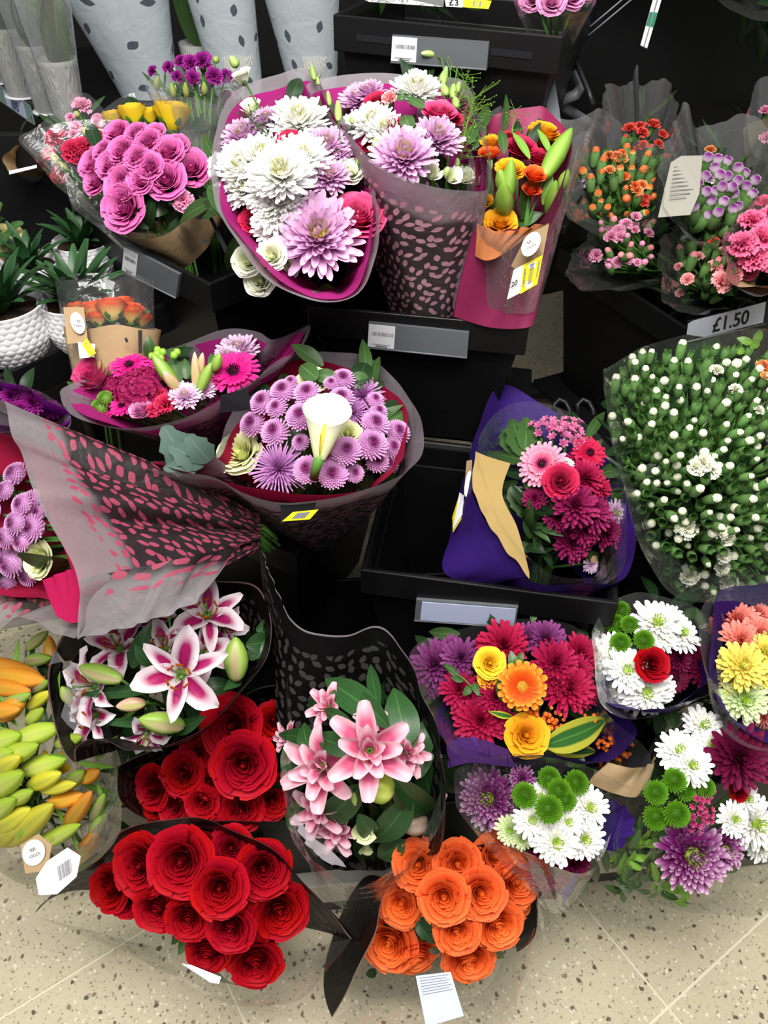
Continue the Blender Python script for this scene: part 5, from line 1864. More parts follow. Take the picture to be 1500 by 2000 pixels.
for p_, q_, w_ in (((620, 740), (585, 712), 36), ((700, 750), (715, 705), 44), ((720, 750), (680, 735), 34), ((550, 960), (552, 935), 12), ((440, 905), (415, 935), 50), ((660, 740), (610, 730), 30), ((770, 935), (740, 915), 30)):
    b.leaf(LEAF if w_ < 40 else LEAFD, p_, q_, w_, 'broad')
b.fill([LEAFD, LEAF], 34, 0, .9, 70, 30, dz=.04)
rimE = [(252, 905, 1.10), (330, 900, 1.13), (400, 895, 1.15), (425, 880, 1.16), (450, 815, 1.19), (500, 742, 1.23), (545, 700, 1.26), (590, 686, 1.27), (650, 689, 1.27), (715, 700, 1.26), (780, 745, 1.22), (815, 805, 1.16), (824, 880, 1.09), (800, 918, 1.05), (740, 950, 1.02), (650, 972, 1.00), (560, 978, 1.0), (480, 965, 1.01), (410, 935, 1.04), (330, 920, 1.07)]
b.wrap('paper_liner', REDPAPER, b.inset(rimE, .90), n=120, rows=12, folds=11, amp=.006, wav=.006)
b.wrap('film_wrapper', FROSTM, rimE, throat=(620, 1015, 1.38, .06), n=150, rows=16, folds=7, amp=.007)
b.card('black_label', INK, [(548, 985, 1.008), (618, 978, 1.008), (612, 1012, 1.018), (548, 1022, 1.022)])
q = [(551, 1018, 1.012), (572, 1000, 1.008), (622, 995, 1.008), (605, 1014, 1.013)]
b.card('label', LABELY, q)
prints(b.root, 'barcode', INKG, [P(*c) for c in q], [(.2, .25, .85, .75)] + barcode(.25, .3, .8, .7, 12, seed=5))
b.finish(STEM)

b = Bouquet('mixed_bouquet', 'toppled lilac chrysanthemum bouquet lying across the others, opening to the frame edge', 20, 1020, 1.06, 110, (505, 1042, 1.17, .022), 9, LT, curve=.06, kt=.5, bias=(-.6, .2))
many(b, lambda: f_pom(C_LILAC), [(28, 925, 54), (8, 958, 46), (42, 985, 50), (62, 975, 44), (28, 1022, 52), (62, 1030, 60), (10, 1050, 46), (18, 1100, 62), (52, 1125, 46), (14, 1142, 50), (42, 1160, 42), (74, 1000, 40), (-20, 1000, 56), (-20, 1080, 56), (40, 1058, 44), (20, 890, 36), (60, 1155, 34)])
b.put(f_rose(C_CREAM), 68, 1093, 72, -.02, (-.5, .1))
b.put(f_rose(C_CREAM), -30, 940, 60)
b.leaf(LEAF, (150, 1105), (38, 1085), 40, 'broad', dz0=-.02, dz1=-.07)
b.fill([LEAFD, LEAF], 22, 0, .9, 70, 30, dz=.03)
b.wrap('paper_flap', HOTPAPER, [(84, 1134, .985), (120, 1118, .98), (158, 1110, .985), (200, 1135, 1.0)], closed=False, bottom=[(112, 1204, .975), (135, 1216, .975), (158, 1214, .98), (200, 1200, .99)], n=24, rows=6, folds=2, amp=.002)
b.wrap('paper_liner', REDPAPER, [(30, 850, 1.07), (80, 970, 1.03), (128, 1080, 1.01), (150, 1150, 1.01), (140, 1185, 1.03), (60, 1165, 1.09), (-60, 1140, 1.14), (-110, 1000, 1.16), (-60, 870, 1.12)], throat=(330, 1035, 1.13, .05), n=100, rows=10, folds=7, amp=.003)
rimF = [(8, 778, 1.05), (20, 840, 1.01), (42, 885, .985), (62, 950, .97), (90, 1010, .958), (122, 1068, .95), (152, 1125, .945), (157, 1190, .948), (148, 1248, .955), (95, 1225, .99), (40, 1215, 1.03), (-60, 1215, 1.10), (-140, 1100, 1.18), (-140, 930, 1.20), (-70, 830, 1.14), (-15, 790, 1.09)]
b.wrap('film_wrapper', FROSTP, rimF, n=160, rows=20, folds=9, amp=.020, fmin=.15)
b.wrap('film_flap', FROSTP, [(148, 1248, .952), (240, 1228, .965), (350, 1192, .985), (400, 1160, 1.0)], closed=False, bottom=[(157, 1130, .95), (260, 1110, .975), (380, 1085, 1.0), (470, 1065, 1.08)], n=40, rows=8, folds=3, amp=.004)
b.finish(STEM)

# ================================================================== half empty lower bucket: purple-wrapped bouquet
b = Bouquet('mixed_bouquet', 'pink, crimson and burgundy bouquet in purple paper leaning in the half empty bucket', 1110, 960, 1.24, 110, (1060, 1110, 1.42, .035), .34, curve=.06, kt=.4, bias=(.1, .35))
b.put(f_ger(C_PINKGER, CEN_D, 24, .2, 3, .2), 1060, 908, 100, -.01, (-.45, .35))
b.put(f_ger(C_REDGER, CEN_D, 24, .2, 2, .2), 1150, 885, 74, .01, (.3, .3))
b.put(f_rose(C_CRIM, 1.0), 1096, 938, 68, -.02, (-.1, .25))
many(b, lambda: f_dec(C_CRIMMUM), [(1146, 932, 74), (1172, 950, 50), (1130, 900, 50, .02)])
many(b, lambda: f_dec(C_MAGMUM), [(1125, 985, 92, -.02), (1160, 1000, 78, -.01), (1120, 1062, 74, -.01), (1186, 1040, 72), (1145, 1035, 60, -.01), (1045, 972, 46), (1090, 1010, 56)])
many(b, lambda: alstro(C_ALSTP, S(2)), [(1060, 838, 52), (1085, 830, 56), (1115, 835, 56), (1100, 855, 60), (1130, 860, 44)])
b.put(f_daisy(C_PALEPINK), 1203, 1002, 52, .02, (.7, 0))
b.put(f_daisy(C_PALEPINK), 1105, 905, 32)
b.bud(BUDP, (1158, 1085), (1154, 1122), 26, 'slim')
b.put(f_dec(C_PALEPINK), 1155, 1104, 32, -.02)
for p_, q_, w_ in (((1020, 890), (1000, 815), 52), ((1025, 880), (1030, 812), 44), ((1000, 885), (985, 835), 40), ((1030, 900), (960, 885), 30), ((1000, 950), (1020, 1010), 36), ((1180, 1090), (1200, 1120), 40), ((1150, 1080), (1180, 1110), 30), ((940, 885), (920, 870), 24)):
    b.leaf(LEAF, p_, q_, w_, 'oak')
b.fill([LEAFD, LEAF], 40, 0, 1.15, 60, 26, dz=.03)
b.fill([LEAFD, LEAF], 22, 0, 1, 50, 20, dz=-.01, box=(1005, 940, 1070, 1090))
b.wrap('purple_paper', PURPAPER, [(922, 870, 1.27), (945, 800, 1.34), (985, 752, 1.40), (1060, 790, 1.42), (1150, 850, 1.40), (1225, 960, 1.33), (1228, 1122, 1.215), (1130, 1140, 1.205), (1030, 1130, 1.19), (975, 1050, 1.19), (925, 975, 1.22)], throat=(1040, 1130, 1.38, .09), n=110, rows=12, folds=5, amp=.010)
b.wrap('purple_skirt', PURPAPER, [(924, 905, 1.235), (926, 975, 1.20), (975, 1050, 1.18), (1032, 1128, 1.178)], closed=False, bottom=[(905, 930, 1.30), (880, 1040, 1.29), (868, 1118, 1.27), (960, 1145, 1.25)], n=40, rows=10, folds=2, amp=.006)
b.wrap('kraft_paper', KRAFTY, [(929, 884, 1.225), (925, 960, 1.185), (975, 1055, 1.165), (1034, 1128, 1.160)], closed=False, bottom=[(997, 905, 1.215), (981, 965, 1.18), (1010, 1030, 1.165), (1034, 1118, 1.158)], n=40, rows=6, folds=1, amp=.003)
b.wrap('film', CLEAR, [(935, 870, 1.22), (990, 790, 1.34), (1100, 800, 1.38), (1190, 870, 1.34), (1225, 980, 1.27), (1215, 1110, 1.19), (1150, 1130, 1.165), (1080, 1125, 1.15), (1010, 1060, 1.15), (950, 960, 1.18)], throat=(1060, 1120, 1.40, .08), n=90, rows=10)
b.card('tag', KRAFT, [(912, 900, 1.245), (922, 898, 1.235), (921, 960, 1.24), (905, 985, 1.255)])
oval(b, OVALW, 914, 945, 6, 26, .16, 1.236)
q = [(898, 965, 1.25), (905, 975, 1.24), (910, 1000, 1.242), (885, 1040, 1.262), (884, 1010, 1.262)]
b.card('label', LABELY, q)
b.card('price_label', CARDW, [(898, 962, 1.247), (906, 968, 1.238), (904, 1004, 1.243), (885, 1034, 1.258)])
b.finish(STEM)

# ================================================================== right: spray carnation bunches
RG_ = 'spray carnation bunches in clear film'


def buds(b, tipmats, n, box, d_, sizes=(0, .8, 1, 1.1), seed=1, dz=0.0, poly=None, mind=.62, kt=None, **kw):
    """scatter carnation buds over the face of a bunch, evenly apart"""
    rg = random.Random(seed)
    d = d_
    pts = []
    tries = 0
    while len(pts) < n and tries < n * 60:
        tries += 1
        x, y = rg.uniform(box[0], box[2]), rg.uniform(box[1], box[3])
        if poly:
            c = False
            j = len(poly) - 1
            for i in range(len(poly)):
                if (poly[i][1] > y) != (poly[j][1] > y) and x < (poly[j][0] - poly[i][0]) * (y - poly[i][1]) / (poly[j][1] - poly[i][1]) + poly[i][0]:
                    c = not c
                j = i
            if not c:
                continue
        if any((x - p[0]) ** 2 + (y - p[1]) ** 2 < (d * mind) ** 2 for p in pts):
            continue
        pts.append((x, y))
        b.put(f_cb(rg.choice(tipmats), rg.choice(sizes)), x, y, 1.35 * d * rg.uniform(.8, 1.15), dz + rg.uniform(-.03, .03), (b.kt * (x - b.cx) / b.rad + b.bias[0] + rg.uniform(-.35, .35), -b.kt * (y - b.cy) / b.rad + b.bias[1] + rg.uniform(-.35, .35)), **kw)


b = Bouquet('carnation_bunch', 'scarlet spray carnations at the back in tall pointed film', 1240, 270, 1.62, 70, (1250, 400, 1.86, .02), .55, RG_, bias=(0, .7))
many(b, lambda: f_carn(C_REDTIP), [(1230, 250, 30), (1255, 258, 28), (1277, 243, 30), (1295, 262, 24), (1256, 282, 24), (1287, 280, 22), (1265, 308, 22), (1250, 245, 22)])
buds(b, [C_REDTIP], 14, (1205, 265, 1310, 345), 20, (0, .8, 1), 3)
b.fill([LEAF], 16, 0, 1, 60, 7)
b.wrap('film', CLEARV, [(1180, 175, 1.60), (1225, 165, 1.66), (1245, 128, 1.68), (1252, 170, 1.68), (1300, 150, 1.68), (1320, 210, 1.64), (1325, 300, 1.58), (1250, 330, 1.54), (1190, 290, 1.55)], n=160, rows=10, folds=13, amp=.008, fmin=.7)
b.finish(STEM)
b = Bouquet('carnation_bunch', 'orange and yellow spray carnations with a lilac sprig in clear film', 1205, 365, 1.52, 90, (1250, 480, 1.76, .025), .55, RG_, bias=(-.1, .45))
buds(b, [C_ORCARN, C_BICOL], 40, (1130, 290, 1280, 425), 25, (.0, .9, 1.0, 1.15, 1.2), 5)
many(b, lambda: f_carn(C_ORCARN), [(1205, 305, 28), (1215, 310, 28), (1190, 303, 26), (1190, 332, 24), (1245, 372, 26), (1255, 360, 24)])
many(b, lambda: f_carn(C_BICOL), [(1213, 300, 24), (1220, 345, 24), (1240, 362, 22)])
many(b, lambda: f_carn(C_PURPW), [(1147, 350, 22), (1133, 375, 24), (1150, 362, 20)])
many(b, lambda: f_carn(C_REDTIP), [(1258, 395, 24), (1262, 385, 20), (1130, 420, 22)])
b.fill([LEAF, LEAFD], 30, 0, 1, 70, 7)
b.wrap('film', CLEARV, [(1095, 300, 1.50), (1150, 250, 1.60), (1172, 210, 1.64), (1230, 260, 1.62), (1300, 300, 1.58), (1300, 400, 1.48), (1200, 440, 1.42), (1110, 420, 1.44)], n=140, rows=10, folds=11, amp=.007, fmin=.6)
b.finish(STEM)
b = Bouquet('carnation_bunch', 'small pink spray carnations in clear film below the orange ones', 1215, 480, 1.46, 70, (1290, 530, 1.70, .025), .55, RG_, bias=(-.2, .3))
many(b, lambda: f_carn(C_PINKCARN), [(1193, 462, 28), (1208, 450, 30), (1212, 462, 26), (1224, 435, 24), (1242, 422, 24), (1240, 448, 20), (1163, 498, 28), (1205, 512, 24), (1192, 515, 22), (1230, 508, 20), (1268, 455, 22), (1245, 512, 18)])
buds(b, [C_PINKCARN, C_CORALCARN], 18, (1165, 430, 1275, 525), 22, (.9, 1, 1.15), 8)
b.fill([LEAF, LEAFD], 22, 0, 1, 60, 7)
b.wrap('film', CLEAR, [(1110, 520, 1.45), (1150, 455, 1.50), (1200, 420, 1.54), (1290, 420, 1.52), (1300, 520, 1.44), (1230, 560, 1.39), (1120, 560, 1.41)], n=140, rows=10, folds=11, amp=.007, fmin=.6)
b.finish(STEM)
b = Bouquet('carnation_bunch', 'white and purple-edged spray carnation buds beside a printed paper tag', 1390, 380, 1.48, 90, (1400, 480, 1.76, .03), .55, RG_, bias=(0, .5))
for x, y in ((1380, 314), (1400, 318), (1416, 322), (1441, 335), (1373, 350), (1402, 347), (1417, 350), (1437, 359), (1385, 398), (1408, 370), (1430, 385), (1470, 357), (1336, 397), (1355, 410), (1380, 425), (1400, 420), (1430, 415), (1440, 410), (1465, 385), (1360, 365), (1395, 380), (1425, 370), (1455, 370), (1450, 345), (1375, 380), (1410, 400), (1470, 400), (1395, 335)):
    b.put(f_cb(C_PURPW, 1.15), x, y, 46, b.rg.uniform(-.02, .02), (b.rg.uniform(-.4, .3), b.rg.uniform(.2, .8)))
many(b, lambda: f_carn(C_PURPW), [(1376, 425, 32), (1412, 368, 24), (1385, 350, 22)])
buds(b, [C_PURPW, C_CREAMCARN], 14, (1330, 360, 1480, 470), 28, (0, 0, .8), 11)
b.put(f_carn(C_ORCARN), 1388, 292, 24, .04)
b.fill([LEAF, LEAFD], 34, 0, 1.1, 70, 8)
q = [(1310, 318, 1.455), (1330, 305, 1.455), (1372, 304, 1.455), (1366, 378, 1.42), (1348, 420, 1.41), (1285, 425, 1.42)]
b.card('paper_tag', plain('tag_grey', 'a8a59a', .7, .2, trans=.2), q)
prints(b.root, 'tag_print', INKG, [P(1312, 318, 1.453), P(1370, 316, 1.453), P(1355, 400, 1.41), P(1298, 402, 1.415)], [(.1, .1 + .09 * i, .9 - .1 * (i % 3), .12 + .09 * i) for i in range(9)], .0012)
b.wrap('film', CLEARV, [(1290, 330, 1.46), (1320, 230, 1.58), (1345, 205, 1.62), (1362, 250, 1.60), (1440, 225, 1.62), (1500, 250, 1.60), (1520, 380, 1.50), (1490, 450, 1.42), (1390, 470, 1.38), (1310, 430, 1.40)], n=160, rows=10, folds=13, amp=.008, fmin=.7)
b.finish(STEM)
b = Bouquet('carnation_bunch', 'coral pink carnations and buds at the rim of the right bucket', 1400, 540, 1.44, 80, (1410, 575, 1.66, .03), .55, RG_, bias=(0, .3))
many(b, lambda: f_carn(C_CORALCARN), [(1410, 550, 46, -.02), (1398, 520, 32), (1440, 533, 28), (1343, 545, 28), (1365, 500, 22), (1328, 572, 18), (1325, 520, 18), (1415, 490, 26)])
many(b, lambda: f_carn(C_REDTIP), [(1400, 540, 30, .02), (1395, 470, 24, .02)])
buds(b, [C_CORALCARN], 26, (1320, 470, 1445, 585), 26, (0, 0, .9), 14)
b.fill([LEAFD, LEAF], 40, 0, 1.2, 70, 8)
b.fill([LEAFD], 20, 0, 1.2, 70, 12, box=(1290, 430, 1360, 560))
b.wrap('film', CLEAR, [(1290, 480, 1.44), (1340, 430, 1.52), (1440, 440, 1.52), (1480, 520, 1.46), (1460, 590, 1.38), (1380, 610, 1.36), (1300, 590, 1.38)], n=140, rows=10, folds=11, amp=.007, fmin=.6)
b.finish(STEM)
b = Bouquet('carnation_bouquet', 'hot pink carnations in kraft paper and pink film at the frame edge', 1470, 470, 1.42, 70, (1500, 530, 1.66, .03), .55, bias=(-.2, .3))
many(b, lambda: f_carn(C_HOTCARN), [(1470, 430, 56), (1490, 462, 60), (1450, 475, 58), (1475, 502, 62), (1440, 505, 40), (1462, 530, 36), (1500, 500, 60), (1505, 420, 50), (1495, 395, 40)])
b.fill([LEAFD, LEAF], 12, 0, 1, 60, 10)
b.wrap('kraft_paper', KRAFT, [(1418, 520, 1.40), (1440, 560, 1.36), (1490, 560, 1.35), (1540, 540, 1.38), (1540, 500, 1.48), (1440, 490, 1.48)], n=60, rows=8, folds=4, amp=.005)
b.wrap('film', CLEARP, [(1415, 470, 1.40), (1440, 430, 1.44), (1500, 380, 1.50), (1560, 420, 1.52), (1560, 520, 1.42), (1490, 575, 1.34), (1430, 550, 1.36)], n=70, rows=10)
b.finish(STEM)
b = Bouquet('carnation_bunch', 'pale pink carnations in kraft paper behind at the frame edge', 1500, 260, 1.66, 60, (1500, 380, 1.86, .03), .6, bias=(-.2, .4))
many(b, lambda: f_carn(C_PINKCARN), [(1500, 268, 34), (1512, 245, 34), (1495, 215, 26), (1520, 285, 36)])
b.fill([LEAF, LEAFY], 14, 0, 1, 60, 9)
b.wrap('kraft_paper', plain('paper_kraft_pale', 'a9a48c', .8), [(1450, 260, 1.66), (1490, 232, 1.62), (1540, 240, 1.62), (1560, 290, 1.66), (1500, 300, 1.72)], n=60, rows=8, folds=4, amp=.005)
b.wrap('film', CLEARV, [(1460, 230, 1.64), (1480, 160, 1.72), (1530, 150, 1.74), (1570, 240, 1.66), (1540, 320, 1.58), (1470, 300, 1.60)], n=60, rows=8)
b.finish(STEM)

# the big bunch of white carnation buds
b = Bouquet('carnation_bunch', 'large bunch of white spray carnation buds under the £1.50 strip', 1365, 910, 1.20, 200, (1390, 980, 1.62, .06), .24, curve=.14, kt=.5, bias=(-.05, .3))
poly = [(1198, 730), (1240, 690), (1330, 680), (1420, 672), (1510, 690), (1525, 1160), (1400, 1165), (1330, 1150), (1290, 1110), (1262, 1040), (1240, 960), (1210, 900), (1195, 820)]
buds(b, [C_CREAMCARN], 272, (1190, 670, 1525, 1170), 27, (0, 0, 0, .85, 1, 1.15), 21, poly=poly, mind=.72)
many(b, lambda: f_carn(C_CREAMCARN), [(1375, 903, 44, -.03), (1360, 912, 36, -.03), (1392, 918, 36, -.02), (1345, 1033, 40), (1408, 1035, 40), (1420, 1050, 36), (1347, 1125, 42), (1410, 1110, 34), (1425, 1140, 40), (1330, 1030, 26), (1437, 760, 30), (1400, 722, 28), (1415, 1085, 34), (1482, 800, 24)], stem=True)
for x, y, d in ((1203, 742, 24), (1235, 702, 22), (1332, 675, 24), (1240, 745, 24), (1272, 690, 18)):
    b.put(f_cb(C_CREAMCARN, 1.0), x, y, d * 1.6, -.02, (b.rg.uniform(-.4, .2), 1.6))
many(b, lambda: f_carn(C_ORCARN), [(1492, 715, 34), (1498, 735, 26)])
for p_, q_, w_ in (((1470, 672), (1440, 660), 16), ((1470, 670), (1490, 645), 18), ((1465, 680), (1485, 665), 16), ((1440, 690), (1455, 680), 14)):
    b.leaf(LEAFY, p_, q_, w_, 'broad')
b.fill([LEAF, LEAFD], 110, 0, 1.0, 60, 9, dz=.02)
b.fill([LEAFD], 30, 0, .8, 110, 60, dz=.09, kind='broad')
# the stray stems hanging below the bunch
b.twig(STEM, [(1325, 1150, .0), (1345, 1180, -.03), (1362, 1205, -.04)], .0016)
b.twig(STEM, [(1335, 1150, .0), (1340, 1200, -.03), (1358, 1225, -.03), (1372, 1215, -.04)], .0012)
b.put(f_cb(C_CREAMCARN, 1.0), 1370, 1218, 42, -.06, (.5, -1.6), stem=False)
b.put(f_cb(C_CREAMCARN, 0), 1402, 1178, 38, -.03, (.2, -1.6), stem=False)
b.wrap('film', CLEAR, [(1182, 740, 1.26), (1192, 715, 1.32), (1270, 670, 1.38), (1400, 650, 1.42), (1530, 660, 1.40), (1560, 900, 1.26), (1540, 1160, 1.12), (1420, 1178, 1.10), (1320, 1165, 1.11), (1260, 1080, 1.13), (1215, 950, 1.17), (1190, 850, 1.21)], throat=(1390, 1000, 1.6, .08), n=110, rows=12, folds=11, amp=.006)
b.finish(STEM)
# ================================================================== floor tier, right
RB = 'mixed bouquets at the lower right'
b = Bouquet('mixed_bouquet', 'coral, yellow and lime chrysanthemum bouquet at the frame edge', 1465, 1310, 1.20, 110, (1490, 1380, 1.44, .035), .16, RB, bias=(0, .3))
many(b, lambda: f_dec(C_CORAL), [(1442, 1208, 84), (1488, 1236, 74), (1450, 1248, 76), (1408, 1225, 50, .02), (1480, 1195, 60)])
many(b, lambda: f_daisy(C_YELMUM, CEN_Y), [(1452, 1300, 92, -.01), (1495, 1270, 70), (1425, 1300, 50), (1482, 1420, 66), (1430, 1330, 50), (1490, 1320, 50)])
b.put(f_daisy(C_LIMEMUM), 1456, 1366, 98, -.02)
b.put(f_dec(C_CORAL), 1495, 1400, 46)
b.fill([LEAF, LEAFD], 22, 0, 1, 60, 30)
b.wrap('purple_paper', PURPAPER, [(1400, 1170, 1.24), (1470, 1140, 1.28), (1520, 1160, 1.28), (1560, 1300, 1.22), (1540, 1440, 1.14), (1440, 1420, 1.13), (1390, 1330, 1.17)], n=70, rows=8, folds=5, amp=.006)
b.wrap('film', CLEARV, [(1375, 1180, 1.22), (1440, 1150, 1.28), (1540, 1140, 1.28), (1580, 1300, 1.2), (1540, 1460, 1.11), (1430, 1440, 1.10), (1375, 1320, 1.15)], n=70, rows=8)
b.finish(STEM)

b = Bouquet('mixed_bouquet', 'white chrysanthemum bouquet with a red rose and green buttons above the bright one', 1270, 1280, 1.19, 120, (1290, 1360, 1.44, .035), .16, RB, bias=(0, .35))
many(b, lambda: f_daisy(C_WHITE), [(1284, 1215, 96), (1332, 1236, 74), (1310, 1205, 60, .01), (1198, 1275, 76), (1226, 1308, 84, -.01), (1262, 1351, 94, -.02), (1212, 1342, 76, -.01), (1290, 1345, 60), (1300, 1250, 50, .01)])
many(b, lambda: f_pom(C_GREENPOM), [(1212, 1190, 38), (1202, 1217, 40), (1230, 1219, 38), (1212, 1255, 42), (1258, 1250, 42)])
many(b, lambda: alstro(C_ALSTM, S(2)), [(1150, 1195, 56), (1175, 1185, 50), (1160, 1215, 50), (1130, 1215, 40)])
b.put(f_rose(C_RED), 1277, 1297, 66, -.01)
many(b, lambda: f_ger(C_BURGGER, CEN_D, 18, .26, 2, .2), [(1372, 1300, 90, -.01, (.4, .1)), (1318, 1325, 64, .02)])
b.put(f_dec(C_BURG), 1330, 1285, 50, .02)
b.fill([LEAF, LEAFD], 26, 0, 1, 60, 26)
b.wrap('film', CLEARV, [(1160, 1260, 1.16), (1175, 1190, 1.24), (1250, 1160, 1.28), (1350, 1180, 1.27), (1410, 1260, 1.22), (1400, 1340, 1.15), (1320, 1380, 1.10), (1240, 1400, 1.08), (1170, 1370, 1.10)], n=80, rows=10)
b.wrap('purple_paper', PURPAPER, [(1170, 1350, 1.15), (1240, 1390, 1.11), (1330, 1370, 1.13), (1380, 1330, 1.18), (1350, 1280, 1.25), (1200, 1290, 1.24)], n=60, rows=8, folds=5, amp=.005)
b.finish(STEM)

b = Bouquet('mixed_bouquet', 'bright bouquet with an orange gerbera, yellow roses and a striped leaf', 1010, 1360, 1.13, 180, (1050, 1470, 1.42, .04), .16, RB, curve=.08, kt=.4, bias=(0, .3))
many(b, lambda: f_dec(C_PURPMUM), [(847, 1298, 96, .0, (-.4, .3)), (900, 1283, 74), (838, 1335, 56), (1068, 1247, 78, .01), (1030, 1243, 60, .02), (880, 1265, 50, .02)])
many(b, lambda: f_dec(C_CRIMMUM), [(984, 1257, 96, .01), (1087, 1294, 92), (1135, 1275, 76, .01), (1112, 1342, 100, -.01), (897, 1346, 78), (938, 1408, 98, -.01), (968, 1361, 72), (915, 1390, 66), (1130, 1310, 66), (1085, 1330, 60), (955, 1265, 60, .02), (1140, 1355, 60), (975, 1400, 60)])
b.put(f_rose(C_YELLOW), 958, 1294, 60, -.01, (0, .3))
b.put(f_rose(C_YELLOWO), 955, 1325, 42)
b.put(f_ger(C_ORGER, CEN_O, 18, .3, 2, .22), 1020, 1340, 102, -.03, (-.1, .15))
b.put(f_rose(C_YELLOWO), 1030, 1436, 82, -.04, (0, .3))
b.leaf(LEAFV, (1066, 1455), (1186, 1408), 62, 'broad', dz0=-.035, dz1=-.035)
b.leaf(LEAFV, (1066, 1455), (1165, 1470), 34, 'broad', dz0=-.03, dz1=-.01)
b.leaf(LEAFV, (1000, 1400), (955, 1390), 14, 'lance', dz0=-.01, dz1=-.03)
for p_, q_, w_ in (((895, 1320), (868, 1295), 14), ((905, 1330), (880, 1322), 12), ((920, 1340), (905, 1358), 16), ((925, 1335), (935, 1358), 14), ((1005, 1310), (998, 1272), 20), ((1010, 1300), (1020, 1275), 16), ((985, 1370), (975, 1320), 24), ((990, 1360), (1010, 1335), 22)):
    b.leaf(LEAF, p_, q_, w_, 'broad', dz0=-.01, dz1=-.02)
b.twig(STEM, [(940, 1360, -.01), (905, 1325, -.02), (865, 1300, -.02)], .001)
rg = random.Random(12)
berry = MB()
berry.lathe([(0, -1), (.8, -.6), (1, 0), (.75, .5), (.5, .9), (.3, .7), (0, .6)], 9)
bme = berry.mesh('berry', C_ORBERRY)
nb = 0
for cx_, cy_, n_b, sp in ((1050, 1400, 26, 22), (1085, 1408, 14, 18), (1178, 1455, 12, 15), (1195, 1475, 12, 16), (1185, 1497, 10, 18), (1225, 1468, 5, 14), (1150, 1410, 6, 12)):
    for i in range(n_b):
        x, y = cx_ + rg.gauss(0, sp * .7), cy_ + rg.gauss(0, sp * .6)
        p = b.pos(x, y, -.015 + rg.uniform(-.012, .012))
        obj('berry', bme, b.root, Matrix.Translation(Vector(p - b.off)) @ frame(-FW + RT * rg.uniform(-.5, .5) + UP * rg.uniform(-.2, .8)) @ Matrix.Scale(rg.uniform(.0028, .0046), 4))
b.fill([LEAF, LEAFD], 40, 0, .95, 70, 28)
b.wrap('kraft_paper', KRAFT, [(1190, 1490, 1.12), (1240, 1500, 1.10), (1275, 1490, 1.13), (1280, 1470, 1.18)], closed=False, bottom=[(1150, 1530, 1.14), (1200, 1550, 1.13), (1245, 1555, 1.13), (1265, 1520, 1.16)], n=30, rows=6, folds=2, amp=.006)
b.wrap('lilac_net', LILACNET, [(868, 1450, 1.10), (910, 1440, 1.07), (960, 1450, 1.055), (1000, 1470, 1.05)], closed=False, bottom=[(875, 1500, 1.14), (920, 1490, 1.12), (970, 1495, 1.11), (1010, 1500, 1.11)], n=40, rows=6, folds=4, amp=.006)
b.wrap('film', CLEAR, [(800, 1300, 1.14), (840, 1245, 1.21), (960, 1215, 1.24), (1120, 1220, 1.24), (1168, 1290, 1.20), (1175, 1380, 1.14), (1270, 1470, 1.12), (1255, 1540, 1.06), (1150, 1500, 1.03), (1030, 1475, 1.02), (900, 1470, 1.03), (850, 1420, 1.07)], n=110, rows=10)
b.wrap('purple_paper', PURPAPER, [(850, 1430, 1.12), (950, 1470, 1.09), (1080, 1480, 1.09), (1200, 1480, 1.12), (1240, 1420, 1.2), (1100, 1350, 1.26), (900, 1350, 1.24)], n=70, rows=8, folds=5, amp=.005)
b.finish(STEM)

b = Bouquet('mixed_bouquet', 'white daisy chrysanthemums with green buttons and a purple bloom, nearest the orange roses', 1080, 1590, 1.08, 130, (1085, 1640, 1.38, .03), .10, RB, curve=.08, kt=.4, bias=(0, .3))
b.put(f_mum(C_BIPURP, CEN_G, .22), 953, 1560, 108, -.01, (-.35, .25))
b.put(f_dec(C_BIPURP), 1020, 1519, 48)
b.put(f_dec(C_BIPURP), 935, 1515, 46, .02)
many(b, lambda: f_pom(C_GREENPOM, dome=.7), [(1024, 1553, 50, -.02), (1092, 1545, 50, -.02), (1126, 1529, 50, -.01), (1072, 1580, 56, -.03), (1073, 1520, 46, -.01), (1105, 1562, 44, -.02)])
many(b, lambda: f_daisy(C_WHITE), [(1152, 1577, 80, -.01), (1040, 1600, 70, -.01), (1087, 1644, 90, -.03), (1142, 1638, 78, -.02), (1110, 1605, 64, -.015), (1060, 1630, 60), (1055, 1555, 50, .01)])
many(b, lambda: f_daisy(C_LIMEMUM), [(996, 1622, 54), (1020, 1640, 40)])
many(b, lambda: f_dec(C_BURG), [(1072, 1700, 92, -.015, (-.1, -.1)), (1125, 1688, 64, -.01, (.2, -.1)), (1072, 1738, 48, -.01, (-.1, -.4))])
b.fill([LEAF, LEAFD], 30, 0, .95, 60, 26)
b.wrap('film', CLEAR, [(885, 1560, 1.07), (900, 1500, 1.13), (1000, 1480, 1.17), (1120, 1490, 1.17), (1190, 1550, 1.13), (1195, 1640, 1.06), (1150, 1700, 1.02), (1080, 1690, 1.0), (990, 1650, 1.02), (920, 1610, 1.04)], throat=(1085, 1760, 1.18, .02), n=100, rows=10)
b.wrap('purple_paper', PURPAPER, [(1190, 1560, 1.12), (1225, 1580, 1.12), (1238, 1620, 1.12), (1200, 1665, 1.12)], closed=False, bottom=[(1150, 1590, 1.18), (1150, 1610, 1.18), (1155, 1640, 1.17), (1165, 1665, 1.16)], n=40, rows=8, folds=2, amp=.006)
b.card('purple_tip', PURPAPER, [(1096, 1742, 1.10), (1128, 1700, 1.09), (1120, 1738, 1.105), (1100, 1766, 1.12)])
b.finish(STEM)

